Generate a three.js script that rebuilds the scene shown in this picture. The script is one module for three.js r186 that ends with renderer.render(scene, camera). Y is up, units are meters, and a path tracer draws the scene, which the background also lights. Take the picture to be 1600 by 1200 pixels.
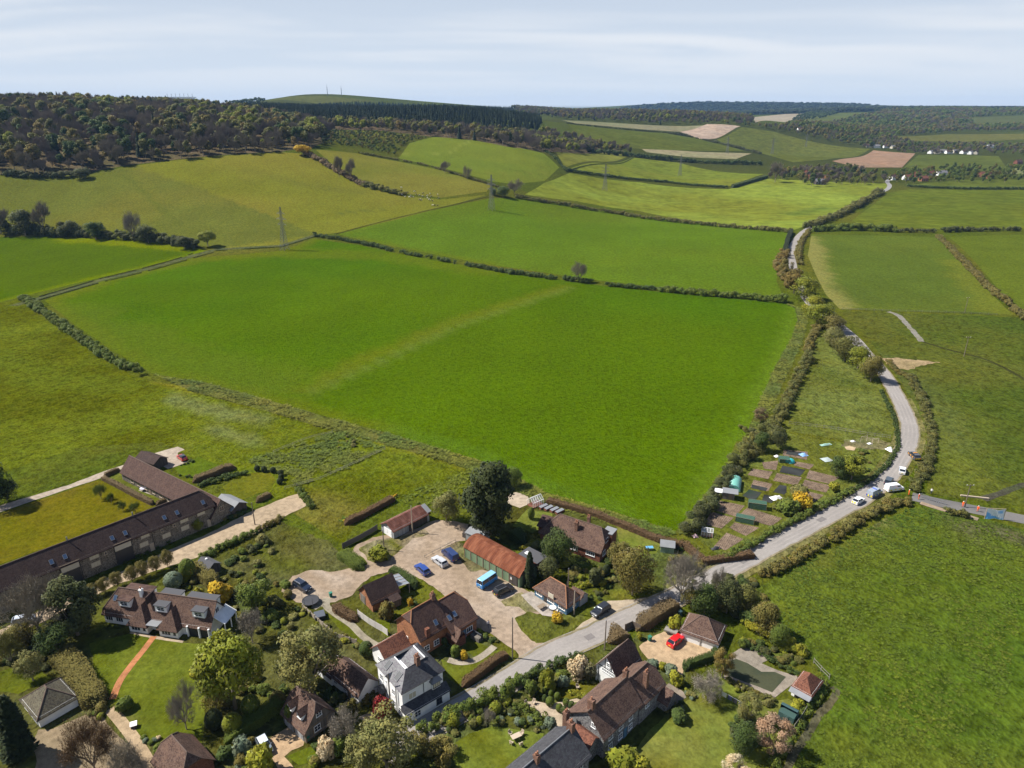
import * as THREE from 'three';
import { mergeGeometries } from 'three/addons/utils/BufferGeometryUtils.js';
import { MarchingCubes } from 'three/addons/objects/MarchingCubes.js';
import { RoundedBoxGeometry } from 'three/addons/geometries/RoundedBoxGeometry.js';

// ---------------------------------------------------------------- camera, sky, sun, exposure
const scene = new THREE.Scene();
const camera = new THREE.PerspectiveCamera(56.74, 4 / 3, 1, 30000);
camera.position.set(0, 100, 0);
camera.rotation.set(THREE.MathUtils.degToRad(-21.25), 0, 0);
scene.add(camera);
const renderer = new THREE.WebGLRenderer({ antialias: true });
renderer.toneMapping = THREE.LinearToneMapping;
renderer.toneMappingExposure = 1.75;
renderer.shadowMap.enabled = true;

const sunTo = new THREE.Vector3(-0.985, 1.15, -0.17).normalize();
const sun = new THREE.DirectionalLight(new THREE.Color(1, 0.955, 0.88), 5);
sun.position.copy(sunTo).multiplyScalar(1500).add(new THREE.Vector3(0, 0, -500));
sun.target.position.set(0, 0, -500);
sun.castShadow = true;
sun.shadow.camera.left = sun.shadow.camera.bottom = -700; sun.shadow.camera.right = sun.shadow.camera.top = 700;
sun.shadow.camera.far = 4000; sun.shadow.mapSize.set(4096, 4096); sun.shadow.radius = 1.1;
scene.add(sun, sun.target);

// ---------------------------------------------------------------- random numbers and noise
function rng(seed) { let a = (seed * 2654435761) >>> 0; return () => { a = (a + 0x6d2b79f5) >>> 0; let t = Math.imul(a ^ (a >>> 15), 1 | a); t = (t + Math.imul(t ^ (t >>> 7), 61 | t)) ^ t; return ((t ^ (t >>> 14)) >>> 0) / 4294967296; }; }
const hash2 = (x, y, s) => { let h = Math.imul(x | 0, 374761393) ^ Math.imul(y | 0, 668265263) ^ Math.imul(s | 0, 2147483647 ^ 1013904223); h = Math.imul(h ^ (h >>> 13), 1274126177); h ^= h >>> 16; return (h >>> 0) / 4294967296; };
const mod = (a, n) => ((a % n) + n) % n;
const sstep = (a, b, x) => { const t = Math.min(1, Math.max(0, (x - a) / (b - a))); return t * t * (3 - 2 * t); };
function vnoise(x, y, s = 1, period = 0) {             // value noise 0..1, tiling when a period is given
  const x0 = Math.floor(x), y0 = Math.floor(y), fx = x - x0, fy = y - y0, u = fx * fx * (3 - 2 * fx), v = fy * fy * (3 - 2 * fy);
  const at = (i, j) => period ? hash2(mod(i, period), mod(j, period), s) : hash2(i, j, s);
  const a = at(x0, y0), b = at(x0 + 1, y0), c = at(x0, y0 + 1), d = at(x0 + 1, y0 + 1);
  return a + (b - a) * u + (c - a) * v + (a - b - c + d) * u * v;
}
function fbm(x, y, s = 1, oct = 4, period = 0) { let t = 0, a = 0.5, n = 0; for (let i = 0; i < oct; i++) { t += a * vnoise(x, y, s + i * 17, period); n += a; a *= 0.5; x *= 2; y *= 2; period *= 2; } return t / n; }
const lerp = (a, b, t) => a + (b - a) * t, mix3 = (a, b, t) => [lerp(a[0], b[0], t), lerp(a[1], b[1], t), lerp(a[2], b[2], t)];

{ // the sky: pale spring air with thin streaks of high cloud
  const W = 2048, H = 1024, d = new Float32Array(W * H * 4);
  for (let j = 0; j < H; j++) {
    const el = ((j + 0.5) / H - 0.5) * Math.PI, sy = Math.sin(el), cy = Math.cos(el);
    for (let i = 0; i < W; i++) {
      const k = (j * W + i) * 4;
      if (sy <= -0.02) { d[k] = 0.07; d[k + 1] = 0.09; d[k + 2] = 0.05; d[k + 3] = 1; continue; }
      const az = ((i + 0.5) / W - 0.5) * 2 * Math.PI, dx = cy * Math.cos(az), dz = cy * Math.sin(az), e = Math.max(sy, 0.004);
      const air = Math.exp(-Math.pow(e / 0.42, 1.5));                       // thicker air low down
      let c = mix3([0.036, 0.08, 0.195], [0.392, 0.445, 0.51], air);
      const q = 1 / (e + 0.055), px = dx * q, pz = dz * q;                 // a thin cloud sheet, seen denser at a slant
      const warp = fbm(px * 0.35 + 3, pz * 0.35, 5, 3) * 2.2;
      const streak = fbm(px * 0.30 + warp * 0.35 + 11, pz * 1.5 + warp + px * 0.06, 9, 5);
      const broad = fbm(px * 0.16 + 40, pz * 0.34 + 7, 21, 4);
      const thick = sstep(0.36, 0.66, streak * 0.6 + broad * 0.42), cl = (1 - Math.exp(-0.26 * thick / (e + 0.10))) * sstep(-0.01, 0.09, e);
      c = mix3(c, [0.492, 0.51, 0.535], cl);
      d[k] = c[0]; d[k + 1] = c[1]; d[k + 2] = c[2]; d[k + 3] = 1;
    }
  }
  const t = new THREE.DataTexture(d, W, H, THREE.RGBAFormat, THREE.FloatType);
  t.mapping = THREE.EquirectangularReflectionMapping; t.magFilter = t.minFilter = THREE.LinearFilter; t.needsUpdate = true;
  scene.background = t; scene.environment = t;
}

// ---------------------------------------------------------------- naming
const taken = new Map();
function numbered(name) { const n = taken.get(name) ?? 0; taken.set(name, n + 1); return n ? `${name}_${String(n).padStart(3, '0')}` : name; }
function tag(o, label, category, group, kind) {
  if (label) o.userData.label = label;
  if (category) o.userData.category = category;
  if (group) o.userData.group = group;
  if (kind) o.userData.kind = kind;
  return o;
}
function shadows(o) { o.traverse((m) => { if (m.isMesh) m.castShadow = m.receiveShadow = true; }); return o; }
function top(o, name, label, category, group, kind) { o.name = numbered(name); tag(o, label, category, group, kind); scene.add(shadows(o)); return o; }
function part(parent, name, geometry, material, x = 0, y = 0, z = 0, ry = 0) {
  const m = new THREE.Mesh(geometry, material); m.name = name; m.position.set(x, y, z); m.rotation.y = ry; m.castShadow = m.receiveShadow = true; parent.add(m); return m;
}
function thing(name, label, category, x, y, z, turn = 0, group) { const o = new THREE.Group(); o.position.set(x, y, z); o.rotation.y = turn; return top(o, name, label, category, group); }
function copyOf(proto, name, label, category, group) { const c = proto.clone(); c.userData = {}; return top(c, name, label, category, group); }

// ---------------------------------------------------------------- lie of the land: a smooth surface through measured heights
const spotHeights = [[-87.4, -91.4, 0], [-43.7, -91.4, 0], [0, -91.4, 0], [43.7, -91.4, 0], [87.4, -91.4, 0], [-109.8, -124.7, 0], [-54.9, -124.7, 0], [0, -124.7, 0], [54.9, -124.7, 0], [109.8, -124.7, 0], [-141.8, -114.8, 0], [141.8, -114.8, 0], [-126.9, -177.1, 0], [-63.4, -177.1, 0], [0, -177.1, 0], [72.5, -177.1, 0], [145, -177.1, 0], [-198.7, -257.1, 0], [-124.2, -257.1, 0], [-37.3, -257.1, 0], [37.3, -257.1, 0], [111.8, -257.1, 0], [198.7, -257.1, 0], [-279.6, -377.7, 0], [-174.7, -377.7, 0], [-69.9, -377.7, 0], [34.9, -377.7, 0], [139.8, -377.7, 0], [279.6, -377.7, 0], [-273.2, -257.1, 0], [273.2, -257.1, 0], [239, -594.1, 0], [424.8, -594.1, 0], [101.2, -564.3, 0], [-150, 60, 0], [150, 60, 0], [0, 200, 0], [-900, 100, 10], [900, 100, 0], [0, 900, 0], [-900, 900, 10], [900, 900, 0], [-175.1, -548.1, -2.5], [-269.8, -544.9, -2.4], [-432, -603.8, -2.7], [-594.1, -603.8, -2.7], [-20, -709, 6.7], [121.4, -959, -0.7], [283, -1246, -7.8], [637.9, -1834, -13.1], [541.7, -1054, -4.4], [691.3, -989, -6.3], [-57.6, -649.7, 4.9], [53.3, -755, -0.6], [-507.7, -733, 38.5], [-450.5, -742, 35.2], [-399.6, -771, 41.6], [-277, -851, 52.4], [-292.5, -665.2, 17.1], [-189, -721, 22.5], [-116.7, -742, 20.2], [-27.7, -795, 20.5], [-237.2, -894, 54.3], [-149.1, -964, 39.8], [-821, -788, 28.6], [-604.9, -1031, 86.4], [-472.5, -1126, 82.2], [-990, -1076, 96.7], [-383, -1229, 74.4], [-675.1, -1345, 96.4], [-21.6, -827, 20.1], [51.8, -1001, 24.3], [-155.5, -1143, 58.3], [-19.4, -1139, 49.2], [68.7, -1144, 34.1], [-310.5, -1222, 66.1], [-319.7, -1589, 86.4], [-130.5, -1558, 88.8], [0, -1519, 72], [45, -1322, 42.7], [216.5, -1362, 16], [95.8, -1401, 33], [309.1, -1043, -5.1], [401.8, -1173, -1.5], [-956, -2684, 92.1], [-1170, -2790, 79.9], [-802, -2914, 142.9], [-631.9, -2911, 136.1], [-421.2, -2792, 94.4], [-257.4, -2790, 77.9], [-46.8, -2788, 70.5], [-1242, -2474, 105.4], [-2376, -2577, 96], [184.5, -2185, 62.1], [504.1, -2125, 46.2], [225, -2679, 79.5], [702, -2781, 70.1], [572, -2183, 58.7], [466.2, -1958, 31.6], [614.3, -2072, 47.6], [810, -1892, -1.2], [581.5, -1787, 4.4], [821, -1677, -3.4], [945, -1462, -2.2], [1229, -2221, 17.1], [1548, -2276, 20.6], [1296, -3416, 54.2], [1095, -3410, 40.8], [1966, -4504, 84.8], [1931, -3530, 60.2], [2257, -3532, 67.7], [1350, -2656, 27.8], [2016, -2984, 43.2], [3510, -3207, 64.7], [1755, -1574, 9.3], [725, -6648, 75.4], [1049, -6766, 105.6], [1474, -6779, 138], [2268, -6778, 135.3], [3062, -6773, 122.1], [1350, -5348, 57.9], [3465, -5901, 93.8], [4208, -5901, 93.8], [6931, -5901, 99.8], [-450, -5366, 104], [-2250, -5366, 104], [-5851, -5366, 104], [-6000, -8000, 70], [0, -8000, 70], [6000, -8000, 70], [6000, -3000, 60], [-6000, -3000, 60]];
const landWeights = (() => {
  const n = spotHeights.length, N = n + 3, A = [], rbf = (r2) => r2 > 0 ? 0.5 * r2 * Math.log(r2) : 0;
  for (let i = 0; i < N; i++) {
    const row = new Float64Array(N + 1);
    if (i < n) {
      const [x, z, h] = spotHeights[i];
      for (let j = 0; j < n; j++) row[j] = rbf(((x - spotHeights[j][0]) ** 2 + (z - spotHeights[j][1]) ** 2) / 1e6) + (i === j ? 2e-4 : 0);
      row[n] = 1; row[n + 1] = x / 1000; row[n + 2] = z / 1000; row[N] = h;
    } else for (let j = 0; j < n; j++) row[j] = i === n ? 1 : spotHeights[j][i - n - 1] / 1000;
    A.push(row);
  }
  for (let c = 0; c < N; c++) {
    let p = c; for (let k = c + 1; k < N; k++) if (Math.abs(A[k][c]) > Math.abs(A[p][c])) p = k;
    [A[c], A[p]] = [A[p], A[c]];
    for (let k = c + 1; k < N; k++) { const f = A[k][c] / A[c][c]; if (f) for (let j = c; j <= N; j++) A[k][j] -= f * A[c][j]; }
  }
  const w = new Float64Array(N);
  for (let c = N - 1; c >= 0; c--) { let s = A[c][N]; for (let j = c + 1; j < N; j++) s -= A[c][j] * w[j]; w[c] = s / A[c][c]; }
  return w;
})();
function landExact(x, z) {
  const n = spotHeights.length; let h = landWeights[n] + landWeights[n + 1] * x / 1000 + landWeights[n + 2] * z / 1000;
  for (let i = 0; i < n; i++) { const p = spotHeights[i], r2 = ((x - p[0]) ** 2 + (z - p[1]) ** 2) / 1e6; if (r2 > 0) h += landWeights[i] * 0.5 * r2 * Math.log(r2); }
  return h;
}
const gx = [], gz = [];
{
  const half = []; let x = 0, s = 5; while (x < 5600) { half.push(x); x += s; if (x > 300) s *= 1.055; }
  for (let i = half.length - 1; i > 0; i--) gx.push(-half[i]); gx.push(...half);
  let z = 160; while (z > -70) { gz.push(z); z -= 15; } z = -70; s = 5; while (z > -7800) { gz.push(z); z -= s; if (z < -620) s *= 1.03; }
}
const NX = gx.length, NZ = gz.length, gh = new Float32Array(NX * NZ);
for (let j = 0; j < NZ; j++) for (let i = 0; i < NX; i++) gh[j * NX + i] = landExact(gx[i], gz[j]);
function find(a, v, down) { let lo = 0, hi = a.length - 2; while (lo < hi) { const m = (lo + hi + 1) >> 1; if (down ? a[m] >= v : a[m] <= v) lo = m; else hi = m - 1; } return lo; }
function land(x, z) {                                     // height of the ground sheet itself
  const i = find(gx, x), j = find(gz, z, true), u = (x - gx[i]) / (gx[i + 1] - gx[i]), v = (z - gz[j]) / (gz[j + 1] - gz[j]);
  const a = gh[j * NX + i], b = gh[j * NX + i + 1], c = gh[(j + 1) * NX + i], d = gh[(j + 1) * NX + i + 1];
  return u + v < 1 ? a + (b - a) * u + (c - a) * v : d + (c - d) * (1 - u) + (b - d) * (1 - v);
}
function landNormal(x, z) { const e = 2 + Math.abs(z) * 0.004, nx = land(x - e, z) - land(x + e, z), nz = land(x, z - e) - land(x, z + e), l = Math.hypot(nx, 2 * e, nz); return [nx / l, 2 * e / l, nz / l]; }
function inside(poly, x, z) { let r = false; for (let i = 0, j = poly.length - 1; i < poly.length; j = i++) { const a = poly[i], b = poly[j]; if ((a[1] > z) !== (b[1] > z) && x < (b[0] - a[0]) * (z - a[1]) / (b[1] - a[1]) + a[0]) r = !r; } return r; }
function clipTo(poly, tri) {                              // polygon cut down to a convex triangle
  let out = poly; const area = (tri[1][0] - tri[0][0]) * (tri[2][1] - tri[0][1]) - (tri[2][0] - tri[0][0]) * (tri[1][1] - tri[0][1]), s = Math.sign(area);
  for (let e = 0; e < 3 && out.length; e++) {
    const a = tri[e], b = tri[(e + 1) % 3], side = (p) => s * ((b[0] - a[0]) * (p[1] - a[1]) - (b[1] - a[1]) * (p[0] - a[0])), res = [];
    for (let i = 0; i < out.length; i++) {
      const p = out[i], q = out[(i + 1) % out.length], sp = side(p), sq = side(q);
      if (sp >= 0) res.push(p);
      if ((sp > 0 && sq < 0) || (sp < 0 && sq > 0)) { const t = sp / (sp - sq); res.push([p[0] + (q[0] - p[0]) * t, p[1] + (q[1] - p[1]) * t]); }
    }
    out = res;
  }
  return out;
}
// a sheet of ground lying on the land, LIFT metres up, with colours in its corners from paint(x, z)
function sheet(poly, lift, paint) {
  const pos = [], nor = [], uv = [], col = [], xs = poly.map((p) => p[0]), zs = poly.map((p) => p[1]);
  const i0 = find(gx, Math.min(...xs)), i1 = find(gx, Math.max(...xs)), j0 = find(gz, Math.max(...zs), true), j1 = find(gz, Math.min(...zs), true);
  const put = (x, z) => { pos.push(x, land(x, z) + lift + Math.max(0, -z - 600) * 1e-4, z); nor.push(...landNormal(x, z)); uv.push(x, -z); if (paint) col.push(...paint(x, z)); };
  const edges = poly.map((p, k) => [p, poly[(k + 1) % poly.length]]);
  for (let j = j0; j <= j1; j++) for (let i = i0; i <= i1; i++) {
    const x0 = gx[i], x1 = gx[i + 1], z0 = gz[j], z1 = gz[j + 1];
    const cut = edges.some(([a, b]) => Math.max(a[0], b[0]) >= x0 && Math.min(a[0], b[0]) <= x1 && Math.max(a[1], b[1]) >= z1 && Math.min(a[1], b[1]) <= z0);
    const A = [x0, z0], B = [x1, z0], C = [x0, z1], D = [x1, z1];
    if (!cut) { if (inside(poly, (x0 + x1) / 2, (z0 + z1) / 2)) for (const p of [A, B, C, B, D, C]) put(...p); continue; }
    for (const tri of [[A, B, C], [B, D, C]]) {
      const r = clipTo(poly, tri); if (r.length < 3) continue;
      const v = r.map((p) => new THREE.Vector2(p[0], p[1]));
      for (const f of THREE.ShapeUtils.triangulateShape(v, [])) { const cw = THREE.ShapeUtils.isClockWise(f.map((k) => v[k])); for (const k of cw ? f : [f[0], f[2], f[1]]) put(...r[k]); }
    }
  }
  const g = new THREE.BufferGeometry();
  g.setAttribute('position', new THREE.Float32BufferAttribute(pos, 3)); g.setAttribute('normal', new THREE.Float32BufferAttribute(nor, 3)); g.setAttribute('uv', new THREE.Float32BufferAttribute(uv, 2));
  if (paint) g.setAttribute('color', new THREE.Float32BufferAttribute(col, 3));
  return g;
}
function band(line, width) {                              // outline of a strip along a line; width a number or one for each point
  const n = line.length, L = [], R = [];
  for (let i = 0; i < n; i++) {
    const a = line[Math.max(0, i - 1)], b = line[Math.min(n - 1, i + 1)], dx = b[0] - a[0], dz = b[1] - a[1], l = Math.hypot(dx, dz), w = (Array.isArray(width) ? width[i] : width) / 2;
    L.push([line[i][0] - dz / l * w, line[i][1] + dx / l * w]); R.unshift([line[i][0] + dz / l * w, line[i][1] - dx / l * w]);
  }
  return L.concat(R);
}
function smooth(line, per = 6) { const c = new THREE.CatmullRomCurve3(line.map((p) => new THREE.Vector3(p[0], 0, p[1])), false, 'centripetal'); return c.getPoints(per * (line.length - 1)).map((v) => [v.x, v.z]); }
function walk(line, step) {                               // points every STEP metres along a line, with direction
  const out = []; let left = 0;
  for (let i = 0; i + 1 < line.length; i++) { const [ax, az] = line[i], [bx, bz] = line[i + 1], l = Math.hypot(bx - ax, bz - az); let d = left; for (; d < l; d += step) out.push([ax + (bx - ax) * d / l, az + (bz - az) * d / l, (bx - ax) / l, (bz - az) / l]); left = d - l; }
  return out;
}


// ---------------------------------------------------------------- surface textures (grain only; colours come from the materials)
const enc = (v) => { v = Math.min(1, Math.max(0, v)); return Math.round(255 * (v <= 0.0031308 ? v * 12.92 : 1.055 * Math.pow(v, 1 / 2.4) - 0.055)); };
function tile(n, metres, f) {                             // colour tile; f(u, v) gives linear red, green, blue for u, v in 0..1
  const d = new Uint8Array(n * n * 4);
  for (let j = 0; j < n; j++) for (let i = 0; i < n; i++) { const c = f((i + 0.5) / n, (j + 0.5) / n), k = (j * n + i) * 4; d[k] = enc(c[0]); d[k + 1] = enc(c[1]); d[k + 2] = enc(c[2]); d[k + 3] = 255; }
  const t = new THREE.DataTexture(d, n, n); t.wrapS = t.wrapT = THREE.RepeatWrapping; t.magFilter = THREE.LinearFilter; t.colorSpace = THREE.SRGBColorSpace; t.repeat.set(1 / metres[0], 1 / (metres[1] ?? metres[0])); t.needsUpdate = true; return t;
}
function relief(n, metres, f) {
  const d = new Uint8Array(n * n * 4);
  for (let j = 0; j < n; j++) for (let i = 0; i < n; i++) { const c = Math.round(255 * Math.min(1, Math.max(0, f((i + 0.5) / n, (j + 0.5) / n)))), k = (j * n + i) * 4; d[k] = d[k + 1] = d[k + 2] = c; d[k + 3] = 255; }
  const t = new THREE.DataTexture(d, n, n); t.wrapS = t.wrapT = THREE.RepeatWrapping; t.magFilter = THREE.LinearFilter; t.repeat.set(1 / metres[0], 1 / (metres[1] ?? metres[0])); t.needsUpdate = true; return t;
}
const grassGrain = (n, metres, cells, seed, rough) => {
  const f = (u, v) => fbm(u * cells, v * cells, seed, 5, cells), h = (u, v) => fbm(u * cells * 2.5, v * cells * 2.5, seed + 50, 4, Math.round(cells * 2.5));
  return {
    map: tile(n, [metres], (u, v) => { const a = f(u, v), b = h(u, v), s = 0.72 + (a - 0.5) * 0.9 * rough + (b - 0.5) * 0.8 * rough, w = (vnoise(u * cells / 2, v * cells / 2, seed + 90, cells / 2) - 0.5) * 0.14 * rough; return [s * (1 + w), s, s * (1 - w)]; }),
    bump: relief(n, [metres], (u, v) => 0.5 + (h(u, v) - 0.5) * 1.3 + (f(u, v) - 0.5) * 0.6),
  };
};
const grainLawn = grassGrain(512, 14, 16, 3, 0.55), grainCrop = grassGrain(1024, 60, 60, 11, 0.6), grainRough = grassGrain(1024, 46, 30, 23, 0.85), grainFar = grassGrain(512, 240, 24, 31, 0.5);
const grit = (() => { const f = (u, v) => fbm(u * 20, v * 20, 61, 5, 20), h = (u, v) => vnoise(u * 150, v * 150, 67, 150); return { map: tile(512, [16], (u, v) => { const s = 0.75 + (f(u, v) - 0.5) * 0.5 + (h(u, v) - 0.5) * 0.22; return [s, s * 0.99, s * 0.97]; }), bump: relief(512, [16], (u, v) => 0.4 * f(u, v) + 0.6 * h(u, v)) }; })();
const furrow = (() => { const f = (u, v) => fbm(u * 14, v * 14, 71, 4, 14); return { map: tile(512, [10], (u, v) => { const s = 0.72 + (f(u, v) - 0.5) * 0.7 + (vnoise(u * 70, v * 70, 75, 70) - 0.5) * 0.5; return [s, s, s]; }), bump: relief(512, [10], (u, v) => 0.5 + 0.3 * Math.sin(u * Math.PI * 2 * 22) + (f(u, v) - 0.5)) }; })();
const ground = (g, bumpScale, rough = 1) => new THREE.MeshPhysicalMaterial({ map: g.map, bumpMap: g.bump, bumpScale, roughness: rough, specularIntensity: 0, vertexColors: true });
const matLawn = ground(grainLawn, 0.06), matCrop = ground(grainCrop, 0.22), matRough = ground(grainRough, 0.3), matFar = ground(grainFar, 0.15), matGrit = ground(grit, 0.03, 0.95), matSoil = ground(furrow, 0.12), matRoad = ground({ map: tile(256, [9], (u, v) => { const k = 0.72 + (fbm(u * 30, v * 30, 83, 3, 30) - 0.5) * 0.16; return [k, k, k]; }), bump: grit.bump }, 0.006, 0.85);

let sheetNo = 0;
const RAGGED = { tyre_track: 0.2, road_edge: 0.35, tarmac_patch: 0.1, yard: 0.7, yard_grass: 0.8, green: 0.5, drive: 0.3, track: 0.2, garden_ground: 0.8, bare_patch: 1.2, soil_bed: 0.15, patio: 0.12, lawn: 0.25, sand_heap: 0.4, worn_grass: 1, stream: 0.4, worn_track: 0.5, ditch: 0.3 };
function ragged(poly, amp) {                              // an edge worn by wheels and feet rather than ruled
  const out = [];
  poly.forEach(([ax, az], i) => { const [bx2, bz] = poly[(i + 1) % poly.length], n = Math.max(1, Math.min(40, Math.round(Math.hypot(bx2 - ax, bz - az) / 0.9))); for (let k = 0; k < n; k++) { const x = lerp(ax, bx2, k / n), z = lerp(az, bz, k / n); out.push([x + (fbm(x / 2.2, z / 2.2, 131, 3) - 0.5) * 2 * amp, z + (fbm(x / 2.2 + 50, z / 2.2, 137, 3) - 0.5) * 2 * amp]); } });
  return out;
}
function lay(name, poly, lift, material, paint) { if (RAGGED[name]) poly = ragged(poly, RAGGED[name]); const m = new THREE.Mesh(sheet(poly, lift + (sheetNo++ % 5) * 0.0012, paint), material); m.receiveShadow = true; m.name = numbered(name); m.userData.kind = 'structure'; scene.add(m); return m; }
const K = 0.77 / 0.72;                                     // the grain tiles average 0.72
// paint: base colour with two scales of patches towards other colours
function patches(base, other, size, amount = 1, seed = 5, third) {
  return (x, z) => {
    const n = sstep(0.3, 0.7, fbm(x / size, z / size, seed, 4)), m = fbm(x / (size * 0.22), z / (size * 0.22), seed + 7, 3);
    let c = mix3(base, other, Math.min(1, n * amount)); if (third) c = mix3(c, third, sstep(0.5, 0.72, fbm(x / (size * 0.5) + 31, z / (size * 0.5), seed + 3, 3)));
    const k = K * (0.86 + 0.28 * m); return [c[0] * k, c[1] * k, c[2] * k];
  };
}
const toLine = (line) => (x, z) => { let b = 1e9; for (let i = 0; i + 1 < line.length; i++) { const [ax, az] = line[i], [bx, bz] = line[i + 1], dx = bx - ax, dz = bz - az, t = Math.min(1, Math.max(0, ((x - ax) * dx + (z - az) * dz) / (dx * dx + dz * dz))); b = Math.min(b, Math.hypot(x - ax - t * dx, z - az - t * dz)); } return b; };
// strips of another colour along lines (crop headlands, worn grass), with ragged edges
function withStrips(paint, strips) {
  const s = strips.map(([line, w, c, a]) => [toLine(line), w, c, a]);
  return (x, z) => { let c = paint(x, z); for (const [d, w, col, a] of s) { const t = a * sstep(w, w * 0.35, d(x, z) + (fbm(x / 9, z / 9, 77, 3) - 0.5) * w * 0.9); if (t > 0) c = mix3(c, [col[0] * K, col[1] * K, col[2] * K], t); } return c; };
}

// ---------------------------------------------------------------- the land itself, to the horizon
{
  const pos = [], nor = [], uv = [], col = [], idx = [];
  const meadow = patches([0.07, 0.092, 0.008], [0.097, 0.098, 0.012], 60, 1, 2), far = patches([0.07, 0.088, 0.016], [0.051, 0.058, 0.013], 420, 1, 8);
  for (let j = 0; j < NZ; j++) for (let i = 0; i < NX; i++) { const x = gx[i], z = gz[j]; pos.push(x, gh[j * NX + i], z); nor.push(...landNormal(x, z)); uv.push(x, -z); col.push(...mix3(meadow(x, z), far(x, z), sstep(-600, -1500, z))); }
  for (let j = 0; j + 1 < NZ; j++) for (let i = 0; i + 1 < NX; i++) { const a = j * NX + i, b = a + 1, c = a + NX, d = c + 1; idx.push(a, b, c, b, d, c); }
  const g = new THREE.BufferGeometry(); g.setIndex(idx);
  g.setAttribute('position', new THREE.Float32BufferAttribute(pos, 3)); g.setAttribute('normal', new THREE.Float32BufferAttribute(nor, 3)); g.setAttribute('uv', new THREE.Float32BufferAttribute(uv, 2)); g.setAttribute('color', new THREE.Float32BufferAttribute(col, 3));
  const m = new THREE.Mesh(g, matRough); m.name = 'terrain'; m.userData.kind = 'structure'; m.receiveShadow = true; scene.add(m);
}

// ---------------------------------------------------------------- fields
const G = { crop: [0.052, 0.107, 0.001], cropY: [0.1, 0.118, 0.005], mid: [0.062, 0.104, 0.009], pasture: [0.143, 0.147, 0.015], olive: [0.09, 0.112, 0.015], emerald: [0.053, 0.098, 0.0], lawn: [0.078, 0.104, 0.008], lawnY: [0.131, 0.152, 0.022], rough: [0.081, 0.09, 0.017], pale: [0.16, 0.17, 0.07], cool: [0.054, 0.094, 0.012], straw: [0.24, 0.20, 0.09], dry: [0.19, 0.155, 0.07] };
const bigField = [[-161.5,-582.3],[-120.9,-561.4],[-86.1,-530.4],[-44.9,-495.5],[-17.1,-470],[31.8,-435.3],[57.5,-417.7],[95.8,-400.2],[149,-379],[151.4,-368.5],[144.2,-346.6],[129.3,-314.6],[109.4,-277.7],[92.6,-244],[76.5,-210.9],[59.2,-181.6],[47.5,-163.5],[41.5,-154.3],[27.2,-163.5],[8.9,-174.3],[-9.3,-192.8],[-24.3,-202.4],[-41.2,-212.9],[-67.1,-227.6],[-95.2,-244.7],[-120,-259.2],[-144.3,-268.4],[-173.6,-295],[-211.7,-332.6],[-259,-384.1],[-258.7,-442],[-234.9,-519.9],[-176.9,-545.9]];
lay('crop_field', bigField, 0.03, matCrop, withStrips(patches(G.crop, [0.064, 0.108, 0.001], 130, 1, 4), [
  [[[-80.9,-249.1],[-64.6,-282.2],[-31.7,-339],[30.8,-419.8]], 7, G.cropY, 0.75], [[[-78.3,-244.1],[-58.4,-277.5],[-28,-332.4],[34.3,-414.9]], 3, [0.136, 0.163, 0.033], 0.4],
  [[[-259,-384.1],[-258.7,-442],[-234.9,-519.9],[-176.9,-545.9],[-161.5,-582.3]], 16, G.cropY, 0.8], [[[-234.9,-519.9],[-175.1,-539.6],[-84.7,-521.2],[-16.9,-463.8]], 22, G.cropY, 0.55], [[[-259,-384.1],[-174.5,-296.7],[-144.3,-268.4],[-95.2,-244.7],[-41.2,-212.9]], 9, G.cropY, 0.7],
  [[[151.4,-368.5],[134.2,-324.7],[108.6,-275.4],[78.8,-214.9],[47.5,-163.5]], 6, [0.095, 0.15, 0.008], 0.8], [[[-41.8,-216.9],[-9.5,-196.2],[10.8,-175.3],[27.4,-165.1]], 5, [0.074, 0.13, 0.008], 0.6], [[[-231.5,-355.6],[-150.3,-286.9],[-94.4,-257.1]], 30, [0.084, 0.115, 0.007], 0.6]]));
lay('crop_field', [[-144.7,-596],[-93.9,-663.6],[-21.1,-751],[10.2,-773],[56,-796],[110.9,-785],[169.4,-735],[210.9,-677.3],[239.6,-621.8],[209.7,-545.5],[179.2,-474.8],[162.2,-429.4],[153.5,-392.7],[132.1,-398.6],[98.1,-410.8],[59.1,-431.1],[32.8,-449.8],[-17.7,-487],[-78.5,-545.6],[-125,-582.2]], 0.03, matCrop, withStrips(patches([0.079, 0.13, 0.007], [0.095, 0.134, 0.008], 150, 1, 14), [[[[-144.7,-596],[-93.9,-663.6],[-21,-747]], 12, [0.095, 0.132, 0.008], 0.7], [[[-125,-582.2],[-17.7,-487]], 12, G.cropY, 0.5]]));
const pastureA = [[-543.7,-729],[-476.6,-732],[-435.7,-751],[-406.2,-771],[-347,-807],[-263.8,-855],[-242.6,-857],[-196.1,-811],[-154.3,-754],[-108.6,-729],[-70.1,-726],[-26.6,-760],[-62.1,-705],[-103.1,-646.4],[-140,-603.9],[-159,-593.6],[-182,-563.2],[-208,-550.6],[-228.2,-551.8],[-240.2,-557.2],[-285.7,-580.8],[-332.9,-602.3],[-383.1,-614.3],[-443.7,-623],[-475.8,-621.5]];
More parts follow.
